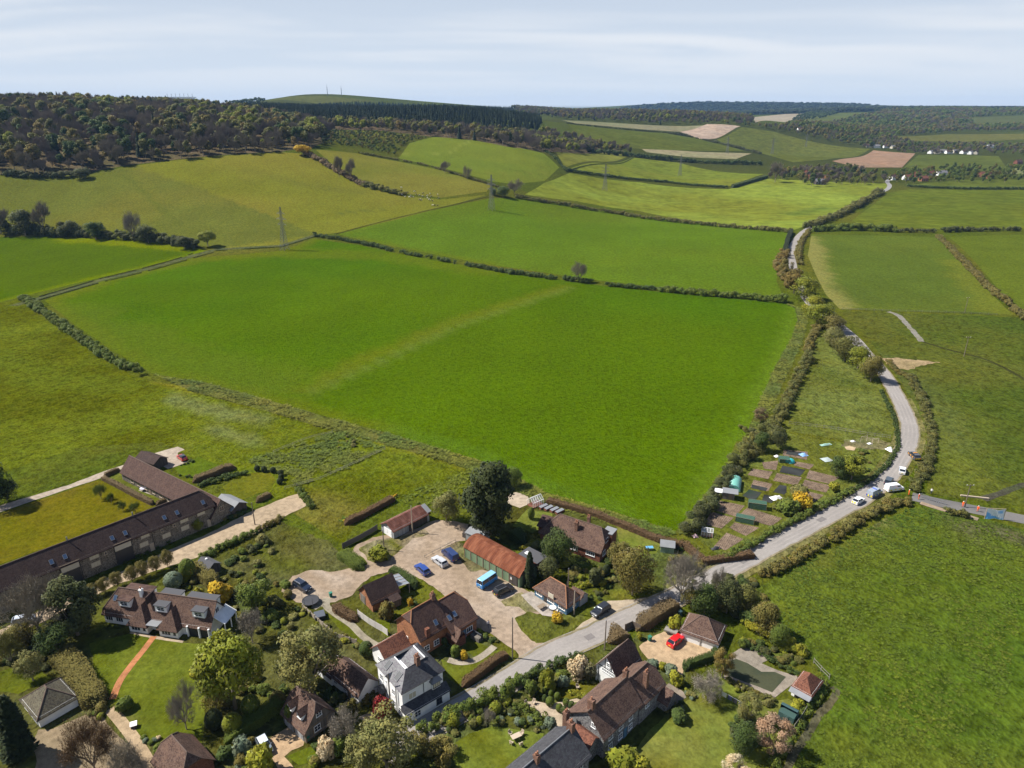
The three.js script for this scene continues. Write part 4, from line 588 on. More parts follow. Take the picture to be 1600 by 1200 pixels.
{
  const near = laneLine.filter((p) => p[1] < -92 && p[1] > -300), beside = (o) => near.map((p, i) => { const a = near[Math.max(0, i - 1)], b = near[Math.min(near.length - 1, i + 1)], l = Math.hypot(b[0] - a[0], b[1] - a[1]); return [p[0] - (b[1] - a[1]) / l * o, p[1] + (b[0] - a[0]) / l * o]; });
  for (const o of [-1.7, -0.5, 0.7, 1.9]) lay('tyre_track', band(beside(o), 0.5), 0.108, matRoad, patches([0.345, 0.315, 0.29], [0.325, 0.295, 0.27], 5, 1, 116));
  for (const o of [-2.75, 2.75]) lay('road_edge', band(beside(o), 0.5), 0.114, matGrit, patches([0.27, 0.225, 0.16], [0.2, 0.175, 0.1], 3, 1, 117));
  for (const k of [24, 33, 47, 58]) if (near[k + 1]) lay('tarmac_patch', band([near[k], near[k + 1]].map(([x, z]) => [x - 0.6, z + 0.5]), 1.5), 0.12, matRoad, patches([0.2, 0.185, 0.175], [0.22, 0.2, 0.19], 4, 1, 118));
}
lay('lane', band(smooth([[491.9,-977],[516.6,-1010],[541.7,-1054],[561,-1101],[582.6,-1137]]), 6), 0.10, matRoad, patches([0.30, 0.29, 0.28], [0.27, 0.26, 0.25], 20, 1, 112));
lay('verge', band(laneLine.filter((p) => p[1] < -128 && p[1] > -245), 9.2), 0.06, matRough, patches([0.089, 0.094, 0.013], [0.163, 0.15, 0.055], 6, 1, 113));
lay('side_road', band(smooth([[110.3,-171.5],[113.6,-169.4],[119,-166.7],[125.6,-163.5],[133.3,-159.7],[145,-153.1]]), 5), 0.09, matRoad, patches([0.15, 0.145, 0.14], [0.19, 0.18, 0.17], 6, 1, 114));
lay('footway', band(smooth([[110.8,-168.1],[114.5,-164.8],[118.3,-162.5],[121.3,-159.7]]), 1.8), 0.11, matGrit, patches([0.32, 0.24, 0.17], [0.28, 0.22, 0.16], 4, 1, 115));
const dirt = patches([0.335, 0.258, 0.19], [0.275, 0.208, 0.145], 9, 1, 120, [0.37, 0.3, 0.235]);
lay('yard', [[-50.6,-135.8],[-46.8,-138.2],[-42.2,-137.5],[-38.2,-138.1],[-33.8,-140.4],[-35.9,-143.3],[-38.6,-145.4],[-37.8,-148.6],[-34.7,-151.4],[-32.1,-152.5],[-28.7,-151.1],[-25.9,-154.3],[-20,-159.4],[-15.3,-158.8],[-10.7,-157.3],[-11.3,-150],[-13.8,-149.3],[-9.1,-142],[-5.9,-138.2],[-2.6,-135.2],[2.1,-131.1],[4.3,-130.1],[7.5,-124.1],[5.4,-122.6],[3.4,-122.6],[1,-122.1],[1.7,-118.6],[3.9,-114.8],[7,-113.8],[8.3,-113.2],[5.7,-111.7],[1.6,-109],[0.5,-112.1],[-2.6,-114.8],[-5.9,-117.4],[-8.3,-119.6],[-10.2,-123.1],[-12.5,-126.2],[-15.2,-129.2],[-18,-132.3],[-21.6,-135.5],[-23.5,-135.8],[-27,-137.5],[-28.4,-137.2],[-32.2,-135.5],[-34.2,-132.9],[-35.2,-129],[-37.6,-127.3],[-42,-125.2],[-46.6,-126.8],[-51,-130.1]], 0.05, matGrit, dirt);
lay('yard_grass', [[-37,-146.6],[-34.5,-150],[-28.7,-151.3],[-22.8,-155],[-20.5,-152.9],[-25.4,-150],[-26.5,-146.6],[-28.8,-142],[-32,-140.7],[-34.6,-142.6]], 0.062, matRough, patches([0.177, 0.17, 0.055], [0.24, 0.19, 0.12], 4, 1, 122, [0.108, 0.11, 0.016]));
lay('yard_grass', [[-13.8,-149.2],[-11.6,-148.6],[-8.4,-143.9],[-4.1,-137],[-0.7,-132.9],[-2.9,-135.2],[-6.7,-138.1],[-9.6,-137.6],[-11.3,-140.7],[-13,-143.3],[-17.1,-146.6]], 0.062, matRough, patches([0.13, 0.11, 0.05], [0.22, 0.17, 0.10], 4, 1, 123, [0.122, 0.136, 0.033]));
lay('green', [[0.8,-121.6],[3.4,-123.2],[6.4,-122.3],[8.4,-121.3],[11.1,-122.1],[14.9,-122.6],[15.3,-120.1],[13.2,-118.4],[10.4,-116.2],[7.4,-113.8],[4.8,-114.1],[2,-117.4]], 0.06, matRough, patches([0.084, 0.092, 0.013], [0.136, 0.15, 0.039], 5, 1, 124));
lay('green', [[-2.4,-126.8],[2.1,-130.1],[3.8,-127.9],[5.8,-123.6],[3.4,-122.6],[1.4,-124.7],[-1.4,-125.2]], 0.058, matRough, patches([0.163, 0.156, 0.055], [0.24, 0.19, 0.13], 4, 1, 125));
lay('patio', [[1.9,-129],[4.3,-130.3],[9.3,-125.7],[11.7,-123.4],[9.1,-121.6],[6.4,-122.3],[3.5,-126.2]], 0.07, matGrit, patches([0.37, 0.33, 0.29], [0.33, 0.29, 0.25], 3, 1, 126));
lay('drive', [[16.5,-121.3],[18.1,-123.6],[20.8,-126.8],[24.4,-127.3],[30.8,-128.1],[34.4,-128.4],[29.6,-125.2],[24.6,-124.1],[19.4,-120.8],[16.6,-119.8],[13.7,-116.7],[11.7,-115.8],[14.7,-120.1]], 0.075, matGrit, patches([0.36, 0.29, 0.205], [0.42, 0.35, 0.26], 4, 1, 127));
lay('green', [[19.8,-121],[23.9,-124.2],[24.6,-123.5],[21.9,-121.6]], 0.09, matRough, patches([0.084, 0.09, 0.013], [0.109, 0.136, 0.033], 3, 1, 128));
lay('drive', [[25.3,-113],[28.2,-115.5],[31,-117.4],[34.8,-116.2],[35.5,-114.8],[40.8,-112],[39.1,-110.3],[35.9,-108.6],[33.6,-107.9],[32.6,-106.5],[31.8,-104.1],[31.6,-106.1],[28.6,-107.8],[26.2,-109.8]], 0.06, matGrit, patches([0.45, 0.325, 0.20], [0.40, 0.29, 0.18], 5, 1, 129));
lay('drive', [[-41.5,-90.4],[-38.8,-93.2],[-35.3,-90.7],[-35.2,-89.4],[-36.6,-88.4],[-37.5,-87.2],[-35.3,-85],[-33.5,-82.1],[-36,-82.1],[-39.7,-87.2]], 0.06, matGrit, patches([0.44, 0.31, 0.19], [0.40, 0.28, 0.17], 4, 1, 130));
lay('drive', [[-26.9,-95.3],[-24.5,-96.9],[-22.1,-95.1],[-21.7,-93.7],[-24.9,-93]], 0.06, matGrit, patches([0.40, 0.30, 0.19], [0.36, 0.27, 0.18], 3, 1, 131));
lay('gravel_path', band(smooth([[-42.5,-124.4],[-40.4,-127.3],[-39.9,-125.2],[-37.3,-122.6],[-33.1,-119.1],[-30.6,-116.2],[-28.2,-114.1],[-26.2,-112.8]]), 1.5), 0.07, matGrit, patches([0.30, 0.27, 0.21], [0.26, 0.23, 0.17], 2, 1, 132));
lay('gravel_path', band(smooth([[-12.4,-109.3],[-9.9,-108.6],[-7.4,-109.1],[-5.3,-110.8],[-3.5,-113]]), 1.5), 0.07, matGrit, patches([0.34, 0.30, 0.24], [0.3, 0.26, 0.2], 2, 1, 133));
lay('track', [[-145.1,-158.8],[-138,-166.7],[-126.2,-177.6],[-120.6,-185.7],[-116.8,-189.9],[-112.9,-194.1],[-111.6,-197.1],[-108.3,-200.2],[-105.8,-202.5],[-102.7,-200.2],[-103.8,-198.2],[-102.2,-194.4],[-99.7,-192],[-97.9,-192.2],[-99.8,-189.9],[-102.1,-187.5],[-108.9,-192.8],[-115.6,-187.9],[-118.7,-182.2],[-125.5,-174.9],[-135.7,-163.3],[-143.2,-156.2]], 0.06, matGrit, patches([0.40, 0.34, 0.27], [0.36, 0.30, 0.24], 8, 1, 134));
lay('lawn', [[-140.8,-152.9],[-135.4,-162.8],[-127.7,-171.1],[-119.6,-180.5],[-117.9,-180.7],[-109.4,-174.9],[-95.9,-166.6],[-102.8,-157.3],[-110.1,-150],[-120.3,-140.4],[-126.5,-133.5]], 0.05, matLawn, withStrips(patches([0.101, 0.097, 0.004], [0.116, 0.1, 0.006], 14, 1, 135), [[[[-135.4,-162.8],[-127.7,-171.1],[-118.8,-180.7]], 1.2, [0.122, 0.092, 0.015], 0.6]]));
lay('lawn', [[-118.2,-181.6],[-115.2,-187.1],[-92.1,-171.3],[-93.1,-169.9],[-95.7,-166.7]], 0.045, matLawn, patches([0.084, 0.092, 0.01], [0.12, 0.136, 0.022], 5, 1, 136));
lay('patio', [[-104.7,-174.9],[-103.3,-177.1],[-98.4,-174.4],[-99.6,-172.2]], 0.06, matGrit, patches([0.33, 0.3, 0.26], [0.3, 0.27, 0.22], 3, 1, 137));
lay('lawn', [[-100.7,-188.2],[-97.5,-192.3],[-96.3,-195.5],[-91.6,-192.3],[-85.7,-188.2],[-88.9,-184.2],[-91.2,-180.1],[-96.6,-183.7]], 0.05, matLawn, patches([0.084, 0.118, 0.008], [0.076, 0.11, 0.008], 8, 1, 138));
lay('lawn', [[-82,-177.1],[-80,-180.4],[-76.9,-184.7],[-71.9,-186.7],[-68.2,-180.9],[-67.4,-175.3],[-71,-172.7],[-74.2,-169.2],[-79.3,-173.6]], 0.05, matLawn, patches([0.119, 0.118, 0.01], [0.101, 0.11, 0.009], 8, 1, 139));
lay('drive', [[-109.6,-113],[-105.1,-117.7],[-100.6,-123.6],[-96.9,-128.5],[-93.9,-133.2],[-87.4,-140.7],[-82.5,-146.7],[-75.9,-153.7],[-70.1,-162.5],[-64.2,-169.1],[-58.8,-173.6],[-55.2,-166.7],[-58.4,-162.8],[-64.5,-153.4],[-70.5,-147.8],[-75.6,-142.5],[-82.9,-137.5],[-89,-132.3],[-93.9,-125.7],[-98.4,-119.6],[-103.2,-114.8],[-107,-109.5]], 0.055, matGrit, patches([0.40, 0.31, 0.215], [0.36, 0.28, 0.19], 8, 1, 140));
lay('brick_path', band(smooth([[-72.6,-115.8],[-72.8,-112.1],[-73.2,-107.8],[-73.3,-103.7],[-72.4,-99.4]]), 1.25), 0.075, matGrit, patches([0.44, 0.19, 0.085], [0.37, 0.165, 0.08], 1.5, 1, 141));
lay('gravel_path', band(smooth([[-71.7,-97.2],[-68,-94.1],[-63.1,-89.7],[-58.7,-85.2],[-55.8,-82.1]]), 1.9), 0.07, matGrit, patches([0.40, 0.30, 0.19], [0.36, 0.27, 0.17], 2, 1, 142));
lay('patio', [[-78.1,-116.7],[-77.5,-117.4],[-72.8,-116.1],[-66,-114.6],[-66,-113.9],[-72.4,-115.2]], 0.06, matGrit, patches([0.42, 0.33, 0.23], [0.38, 0.3, 0.21], 3, 1, 143));
lay('lawn', [[-84.6,-113.9],[-77.6,-116.6],[-72.4,-115.2],[-66,-113.9],[-61.1,-113.7],[-59.4,-107.8],[-60.8,-106.1],[-57.1,-102.1],[-53.8,-94.8],[-52.3,-89.7],[-58.6,-88.6],[-63.2,-91],[-71.4,-98.3],[-72.5,-99.5],[-78.2,-104.5]], 0.05, matLawn, withStrips(patches([0.086, 0.104, 0.008], [0.133, 0.156, 0.02], 9, 1, 144), [[[[-68.2,-95.5],[-66.1,-95.8]], 1.6, [0.14, 0.12, 0.05], 0.5]]));
lay('drive', [[-81.7,-92.7],[-79.3,-92.9],[-75.2,-95.9],[-72.3,-95.8],[-69,-92.7],[-62.6,-88.1],[-59.3,-85],[-57,-79.3],[-74.4,-79.3],[-78.5,-86.9],[-80.3,-88.8]], 0.055, matGrit, patches([0.27, 0.205, 0.13], [0.20, 0.16, 0.10], 5, 1, 145));
lay('lawn', [[-97.3,-106.1],[-94,-108.6],[-86.3,-104.5],[-90.4,-100.6],[-94.1,-101.3]], 0.045, matLawn, patches([0.095, 0.11, 0.008], [0.081, 0.095, 0.01], 6, 1, 146));
lay('garden_ground', [[-109.6,-113],[-97.8,-118.6],[-91.2,-132.3],[-82.6,-137],[-75.4,-142],[-70,-146.5],[-59.7,-158.8],[-44,-148.6],[-34.9,-134.6],[-20.6,-114.8],[-20.4,-113],[-9.4,-101.3],[-15.5,-92.7],[-17,-87.5],[-13.9,-64.9],[-74.9,-64.9]], 0.03, matRough, patches([0.092, 0.09, 0.029], [0.062, 0.062, 0.01], 7, 1, 147, [0.084, 0.092, 0.012]));
lay('lawn', [[-40.3,-126.8],[-37,-121.6],[-31.7,-116.7],[-26.7,-112.6],[-27.5,-111.7],[-30.8,-113.9],[-35.6,-118.1],[-38.4,-121.6]], 0.05, matLawn, patches([0.095, 0.105, 0.009], [0.084, 0.095, 0.009], 4, 1, 148));
lay('lawn', [[-28.5,-121.1],[-25.5,-120.1],[-24.5,-114.8],[-27.7,-118.1]], 0.05, matLawn, patches([0.101, 0.115, 0.009], [0.084, 0.1, 0.009], 4, 1, 149));
lay('lawn', [[-35.5,-88.4],[-33.4,-89.4],[-32,-88.1],[-31.8,-86.6],[-34.7,-85.6],[-37,-87.2]], 0.05, matLawn, patches([0.095, 0.12, 0.008], [0.081, 0.1, 0.009], 4, 1, 150));
lay('garden_ground', [[-20.4,-113],[-13.5,-122.6],[-5.2,-114.8],[0,-109.5],[-1.2,-106.1],[-11.7,-100.6]], 0.032, matRough, patches([0.082, 0.082, 0.026], [0.068, 0.084, 0.02], 6, 1, 151));
lay('lawn', [[-14,-109.5],[-11.1,-107.8],[-8.3,-108.3],[-5.6,-110.3],[-3.5,-111.7],[-1.3,-112.1],[-3.1,-110.3],[-7.6,-106.1],[-10,-102.9],[-12,-104.5]], 0.05, matLawn, patches([0.12, 0.147, 0.018], [0.095, 0.1, 0.009], 5, 1, 152));
lay('lawn', [[-9,-114.4],[-6.4,-113.9],[-4.1,-112.6],[-5.7,-111.2],[-7.5,-110.1],[-9.2,-111.7]], 0.052, matLawn, patches([0.095, 0.105, 0.01], [0.084, 0.095, 0.009], 4, 1, 153));
lay('garden_ground', [[-15.8,-91.4],[-9.1,-96.2],[0,-103.2],[8.7,-108.6],[20.5,-113.9],[31.7,-118.6],[33.5,-114.8],[34.9,-104.5],[31,-95.5],[21.6,-90],[13,-80.4],[-15.7,-78.2]], 0.03, matRough, patches([0.084, 0.098, 0.026], [0.068, 0.07, 0.012], 5, 1, 154));
lay('lawn', [[-10.1,-89.4],[-7.4,-91.7],[-3.3,-93.4],[0.6,-92.7],[5.5,-91.9],[5.1,-90],[1,-85.6],[-1,-83.3],[-7.7,-83.3],[-9.7,-86.6]], 0.05, matLawn, patches([0.097, 0.108, 0.009], [0.122, 0.15, 0.022], 7, 1, 155));
lay('lawn', [[8,-102.1],[11.4,-104],[14.4,-103.9],[16.9,-102.9],[14,-100],[10.2,-99.5],[7.9,-99.8]], 0.05, matLawn, patches([0.115, 0.108, 0.012], [0.101, 0.1, 0.01], 5, 1, 156));
lay('patio', [[2.6,-98.7],[4.1,-99.1],[6.6,-98.3],[11.9,-99.6],[13,-98.7],[10.2,-95.8],[10.8,-94.8],[9.1,-92.7],[7.8,-93.4],[6.8,-95.5],[4.5,-95.5]], 0.06, matGrit, patches([0.46, 0.37, 0.27], [0.42, 0.34, 0.25], 3, 1, 157));
lay('lawn', [[19.8,-87.2],[23.3,-92],[26.1,-94.8],[29.8,-97.6],[33.9,-100.6],[39.6,-104.1],[42.2,-101],[46.2,-98.9],[50.2,-99.5],[52.7,-97.2],[49,-93],[45,-88.8],[41.7,-86.9],[38.7,-84.1],[35.7,-79.3],[17.4,-79.3]], 0.05, matLawn, patches([0.125, 0.152, 0.024], [0.152, 0.158, 0.033], 8, 1, 158, [0.105, 0.1, 0.012]));
lay('lawn', [[47.1,-114.8],[49.7,-113],[54.5,-110.3],[56.4,-107.4],[54.4,-106.1],[51.7,-107.8],[48.8,-110.3],[46.7,-112.6]], 0.05, matRough, patches([0.095, 0.1, 0.013], [0.122, 0.15, 0.028], 5, 1, 159));
lay('patio', [[43.4,-111.2],[46.2,-113],[50.1,-111.2],[50.1,-109.5],[48.2,-108.4],[50.6,-106.5],[53.8,-105.1],[53.7,-104.1],[49.7,-101.3],[46.9,-99.1],[44.1,-101.3],[41.5,-102.5],[39.7,-104.5],[41.5,-108.6]], 0.055, matGrit, patches([0.29, 0.245, 0.20], [0.24, 0.21, 0.17], 3, 1, 160));
lay('pool_cover', [[41.7,-108.8],[43.6,-109.5],[45.4,-108.4],[47.4,-106.1],[49.9,-106.1],[51.6,-104.8],[47.7,-101],[45.4,-102.5],[43.3,-103.6],[40,-105.7]], 0.075, matRoad, patches([0.046, 0.057, 0.035], [0.071, 0.076, 0.044], 2.5, 1, 161));
lay('patio', [[27.9,-102.1],[29.2,-103.3],[31.5,-101.3],[31.7,-99.8],[29.6,-98.3],[27.1,-97.1]], 0.055, matGrit, patches([0.24, 0.20, 0.16], [0.2, 0.17, 0.13], 3, 1, 162));
lay('garden_ground', [[24.4,-108.6],[32.9,-107.8],[32.3,-103.7],[30.8,-102.5],[27.7,-104.5]], 0.05, matRough, patches([0.068, 0.084, 0.022], [0.082, 0.095, 0.033], 3, 1, 163));
lay('ditch', band(smooth([[59.3,-102.5],[59.6,-101.3],[54.7,-96.2],[49.9,-91],[45.3,-85.9],[42.8,-82.7]]), 1.3), 0.05, matRough, patches([0.102, 0.09, 0.05], [0.082, 0.075, 0.039], 3, 1, 164));
// cottage garden
lay('garden_ground', [[-5.3,-171.8],[8.7,-168.4],[23.2,-158.8],[36.4,-150],[42,-145.4],[42.9,-140.7],[34.9,-134.6],[35.4,-130.1],[28,-127.9],[21.1,-129],[17.6,-135.8],[7.5,-140.7],[-1.6,-148.6],[-9.7,-154.3]], 0.032, matRough, patches([0.082, 0.102, 0.024], [0.061, 0.06, 0.01], 6, 1, 165));
lay('lawn', [[0,-156.5],[2.5,-161.9],[4.3,-164.7],[10.6,-162.7],[10.4,-158.8],[7.3,-155.4],[5.2,-153.6],[3.3,-155]], 0.05, matLawn, patches([0.12, 0.147, 0.022], [0.136, 0.15, 0.029], 5, 1, 166));
lay('lawn', [[26.7,-156.7],[30.1,-155],[33.7,-152.5],[37.2,-149.7],[34.6,-144.6],[32.2,-143.9],[28.9,-147.3],[26.3,-148.6]], 0.05, matLawn, patches([0.129, 0.152, 0.022], [0.15, 0.152, 0.033], 5, 1, 167));
lay('patio', [[-2.2,-171.8],[1.3,-174],[4.4,-171.8],[4.8,-167.6],[2.1,-165.5],[-0.9,-167.6]], 0.055, matGrit, patches([0.44, 0.36, 0.27], [0.4, 0.33, 0.25], 3, 1, 168));
lay('lawn', [[12.5,-135.8],[15.7,-138.9],[19.5,-140.1],[21.5,-138.2],[18.2,-134.6],[14.3,-131.2]], 0.05, matLawn, patches([0.101, 0.115, 0.009], [0.081, 0.1, 0.009], 4, 1, 169));
lay('lawn', [[15.9,-125.7],[18.4,-130.1],[24.3,-131.2],[30.3,-129],[31.6,-128.4],[24.4,-127.3],[20.5,-126.8],[17.8,-124.1]], 0.05, matRough, patches([0.089, 0.1, 0.013], [0.115, 0.11, 0.016], 5, 1, 170));
// allotment beds
const earth = (s) => patches([0.19, 0.135, 0.095], [0.225, 0.165, 0.12], 3, 1, s, [0.165, 0.12, 0.085]);
[[[56.7,-169.2],[62.7,-166.6],[58.5,-161.1],[53.4,-164.7]], [[52.9,-163.6],[57.9,-160.5],[53.4,-155.4],[49.4,-157.3]], [[63,-165.5],[70.6,-160.3],[66.4,-156.5],[59.1,-161.1]], [[57.5,-158.4],[63.1,-155.8],[58.5,-152.1],[55.5,-155.8]], [[54.1,-153.6],[57.5,-150.7],[51.6,-145.9],[49.3,-147.6]], [[71.7,-187.7],[76.8,-185.7],[73.9,-181.3],[68.6,-183.7]], [[88,-186.7],[94.9,-182.3],[90.5,-178.5],[84.9,-181.8]], [[77.7,-184.9],[84,-182.3],[80.8,-177.6],[75,-180.4]], [[84.4,-181],[90.4,-177.6],[87.5,-173.6],[81.8,-176.7]], [[69.6,-180.9],[74.3,-178.5],[71.6,-174.4],[67.4,-176.7]], [[82.5,-174.3],[86.3,-172.2],[82.2,-168.4],[80.3,-170.9]], [[85.3,-200.4],[92.2,-198.7],[89.6,-193.3],[83.4,-196.5]], [[86.1,-192.3],[90.6,-190.2],[88.2,-187.2],[84.4,-189.7]], [[75.5,-191.8],[80.9,-192.8],[78.1,-186.7],[74.8,-187.7]]].forEach((p, i) => lay('soil_bed', p, 0.07, matSoil, earth(180 + i)));
[[[80.9,-189.5],[86.9,-186.9],[83.7,-183],[78.7,-185.5]], [[76,-177.9],[77.8,-177.3],[76.4,-173.6],[75.4,-172.5],[72.8,-173.9]], [[69.8,-172.5],[72.2,-171.6],[70.5,-168],[68,-168.8]], [[66.5,-175.3],[69.5,-173.6],[66.3,-169.2],[63.6,-171.8]], [[68.2,-178.1],[72.1,-176.1],[70.9,-174.3],[67.4,-176.1]], [[86,-199.5],[91,-198.2],[89.2,-195.4],[84.7,-197.1]]].forEach((p, i) => lay('mulch_sheet', p, 0.085, matRoad, patches(i === 3 ? [0.027, 0.05, 0.029] : [0.03, 0.031, 0.031], [0.054, 0.057, 0.055], 1.5, 1, 200 + i)));
lay('sand_heap', [[105.1,-202.1],[107,-202.9],[108.5,-201.7],[107,-199.5],[104.8,-200.2]], 0.08, matGrit, patches([0.5, 0.38, 0.24], [0.45, 0.34, 0.22], 3, 1, 210));
lay('worn_grass', [[107.4,-207.3],[116.8,-209.7],[120.7,-204.9],[117.4,-200.4],[108.6,-200.9],[104.3,-202.6]], 0.05, matRough, patches([0.16, 0.14, 0.07], [0.136, 0.15, 0.044], 4, 1, 211));
lay('worn_track', band(smooth([[197.8,-362.1],[199.4,-356],[195.2,-337.6],[190.2,-318.6],[187.8,-310.8]]), 2.6), 0.06, matGrit, patches([0.22, 0.21, 0.19], [0.2, 0.19, 0.15], 3, 1, 212));
lay('stream', band(smooth([[188.3,-310.8],[193.1,-299.7],[201.6,-285.9],[202.4,-262.8],[199.7,-237.9]]), 1.6), 0.05, matSoil, patches([0.047, 0.05, 0.016], [0.041, 0.04, 0.013], 4, 1, 213));
lay('stream', band(smooth([[128.9,-170.1],[135,-172.9],[145.5,-177.9],[159.9,-182.7]]), 2.2), 0.05, matSoil, patches([0.075, 0.068, 0.05], [0.061, 0.068, 0.033], 4, 1, 214));


// ---------------------------------------------------------------- building materials
function courses(n, metres, w, h, seed, spread, moss, mossTone) {                 // small units laid in courses, with blotches of lichen
  const nx = Math.round(metres / w), ny = Math.round(metres / h);
  const at = (u, v) => { const r = Math.floor(v * ny), k = Math.floor(mod(u * nx + (r % 2) * 0.5, nx)); return [hash2(k, r, seed), mod(v * ny, 1), mod(u * nx + (r % 2) * 0.5, 1)]; };
  return {
    map: tile(n, [metres], (u, v) => { const [t, fy, fx] = at(u, v), a = fbm(u * 8, v * 8, seed + 3, 4, 8), b = fbm(u * 40, v * 40, seed + 5, 3, 40), s = (0.7 + (t - 0.5) * spread + (a - 0.5) * 0.35 + (b - 0.5) * 0.2) * (fy < 0.1 || fx < 0.06 ? 0.8 : 1), m = moss * sstep(0.55, 0.75, a * 0.5 + b * 0.5 + (hash2(Math.floor(u * 90), Math.floor(v * 90), seed) - 0.5) * 0.25); return [lerp(s, mossTone[0], m), lerp(s * (0.97 + (t - 0.5) * 0.1), mossTone[1], m), lerp(s * 0.97, mossTone[2], m)]; }),
    bump: relief(n, [metres], (u, v) => { const [t, fy, fx] = at(u, v); return (fy < 0.1 || fx < 0.06 ? 0.2 : 0.6) + t * 0.3; }),
  };
}
const clay = courses(1024, 9, 0.2, 0.16, 301, 0.55, 0.75, [0.95, 0.92, 0.8]), clayPlain = courses(512, 9, 0.22, 0.18, 305, 0.35, 0.25, [0.9, 0.85, 0.7]), slateC = courses(512, 8, 0.3, 0.22, 309, 0.25, 0.35, [1, 1, 1]), brickC = courses(512, 4.5, 0.225, 0.075, 313, 0.5, 0.35, [1, 0.95, 0.85]), flintC = courses(512, 4, 0.14, 0.12, 317, 0.95, 0.3, [1, 1, 0.95]);
const render1 = { map: tile(256, [6], (u, v) => { const s = 0.86 + (fbm(u * 6, v * 6, 321, 4, 6) - 0.5) * 0.25; return [s, s * 0.995, s * 0.98]; }), bump: relief(256, [6], (u, v) => fbm(u * 40, v * 40, 323, 3, 40)) };
const boards = { map: tile(512, [4], (u, v) => { const k = Math.floor(u * 22), f = mod(u * 22, 1), s = (0.72 + (hash2(k, 1, 327) - 0.5) * 0.35 + (fbm(u * 60, v * 5, 329, 3, 60) - 0.5) * 0.4) * (f < 0.08 ? 0.55 : 1); return [s, s, s * 0.98]; }), bump: relief(512, [4], (u, v) => mod(u * 22, 1) < 0.08 ? 0 : 0.8) };
const ribs = (() => { const r = (u, v) => fbm(u * 9, v * 3, 331, 5, 9); return { map: tile(512, [8], (u, v) => { const a = r(u, v), b = fbm(u * 70, v * 6, 333, 3, 70), s = 0.66 + (a - 0.5) * 0.9 + (b - 0.5) * 0.4; return [s, s * (0.72 + a * 0.5), s * (0.6 + a * 0.7)]; }), bump: relief(512, [8], (u) => 0.5 + 0.5 * Math.sin(u * Math.PI * 2 * 96)) }; })();
const surf = (g, r, gg, b, bumpScale = 0.02, rough = 0.9) => new THREE.MeshPhysicalMaterial({ map: g.map, bumpMap: g.bump, bumpScale, roughness: rough, specularIntensity: 0.4, color: new THREE.Color().setRGB(r, gg, b) });
const plain = (r, g, b, rough = 0.7, metal = 0) => new THREE.MeshStandardMaterial({ color: new THREE.Color().setRGB(r, g, b), roughness: rough, metalness: metal });
const RF = { mossy: surf(clay, 0.125, 0.112, 0.078), brown: surf(clay, 0.142, 0.089, 0.068), dark: surf(clayPlain, 0.068, 0.045, 0.039), mid: surf(clayPlain, 0.104, 0.063, 0.051), red: surf(clay, 0.208, 0.089, 0.058), rust: surf(ribs, 0.277, 0.096, 0.048, 0.03, 0.85), tin: surf(ribs, 0.208, 0.089, 0.065, 0.02, 0.8), slate: surf(slateC, 0.077, 0.079, 0.086), slatePale: surf(slateC, 0.231, 0.231, 0.239), felt: plain(0.065, 0.065, 0.071, 0.95), grey: surf(render1, 0.231, 0.239, 0.254), glassRoof: plain(0.216, 0.231, 0.254, 0.25) };  // slatePale also paints the sunlit slopes of the white house roof
const WL = { white: surf(render1, 0.9, 0.9, 0.89), cream: surf(render1, 0.558, 0.513, 0.414), stone: surf(flintC, 0.231, 0.204, 0.162), flint: surf(flintC, 0.254, 0.254, 0.254), brick: surf(brickC, 0.400, 0.185, 0.096), brickDark: surf(brickC, 0.231, 0.096, 0.062), green: surf(boards, 0.223, 0.308, 0.185), blue: surf(boards, 0.115, 0.231, 0.354), board: surf(boards, 0.424, 0.431, 0.447), darkBoard: surf(boards, 0.100, 0.085, 0.077), timber: surf(boards, 0.216, 0.193, 0.169), grey: surf(render1, 0.360, 0.369, 0.387) };
const whitePaint = plain(0.8, 0.8, 0.79, 0.5), blackPaint = plain(0.03, 0.03, 0.032, 0.5), glass = new THREE.MeshPhysicalMaterial({ color: new THREE.Color().setRGB(0.03, 0.035, 0.045), roughness: 0.08, specularIntensity: 1 }), blind = plain(0.5, 0.45, 0.33, 0.8), lead = plain(0.14, 0.145, 0.155, 0.7), terracotta = plain(0.3, 0.13, 0.07, 0.85), orangeTile = plain(0.29, 0.13, 0.06, 0.9), ridgeTile = plain(0.1, 0.066, 0.05, 0.95), stack = surf(brickC, 0.24, 0.135, 0.095), oak = plain(0.2, 0.15, 0.1, 0.85), paleWood = plain(0.42, 0.34, 0.25, 0.85);

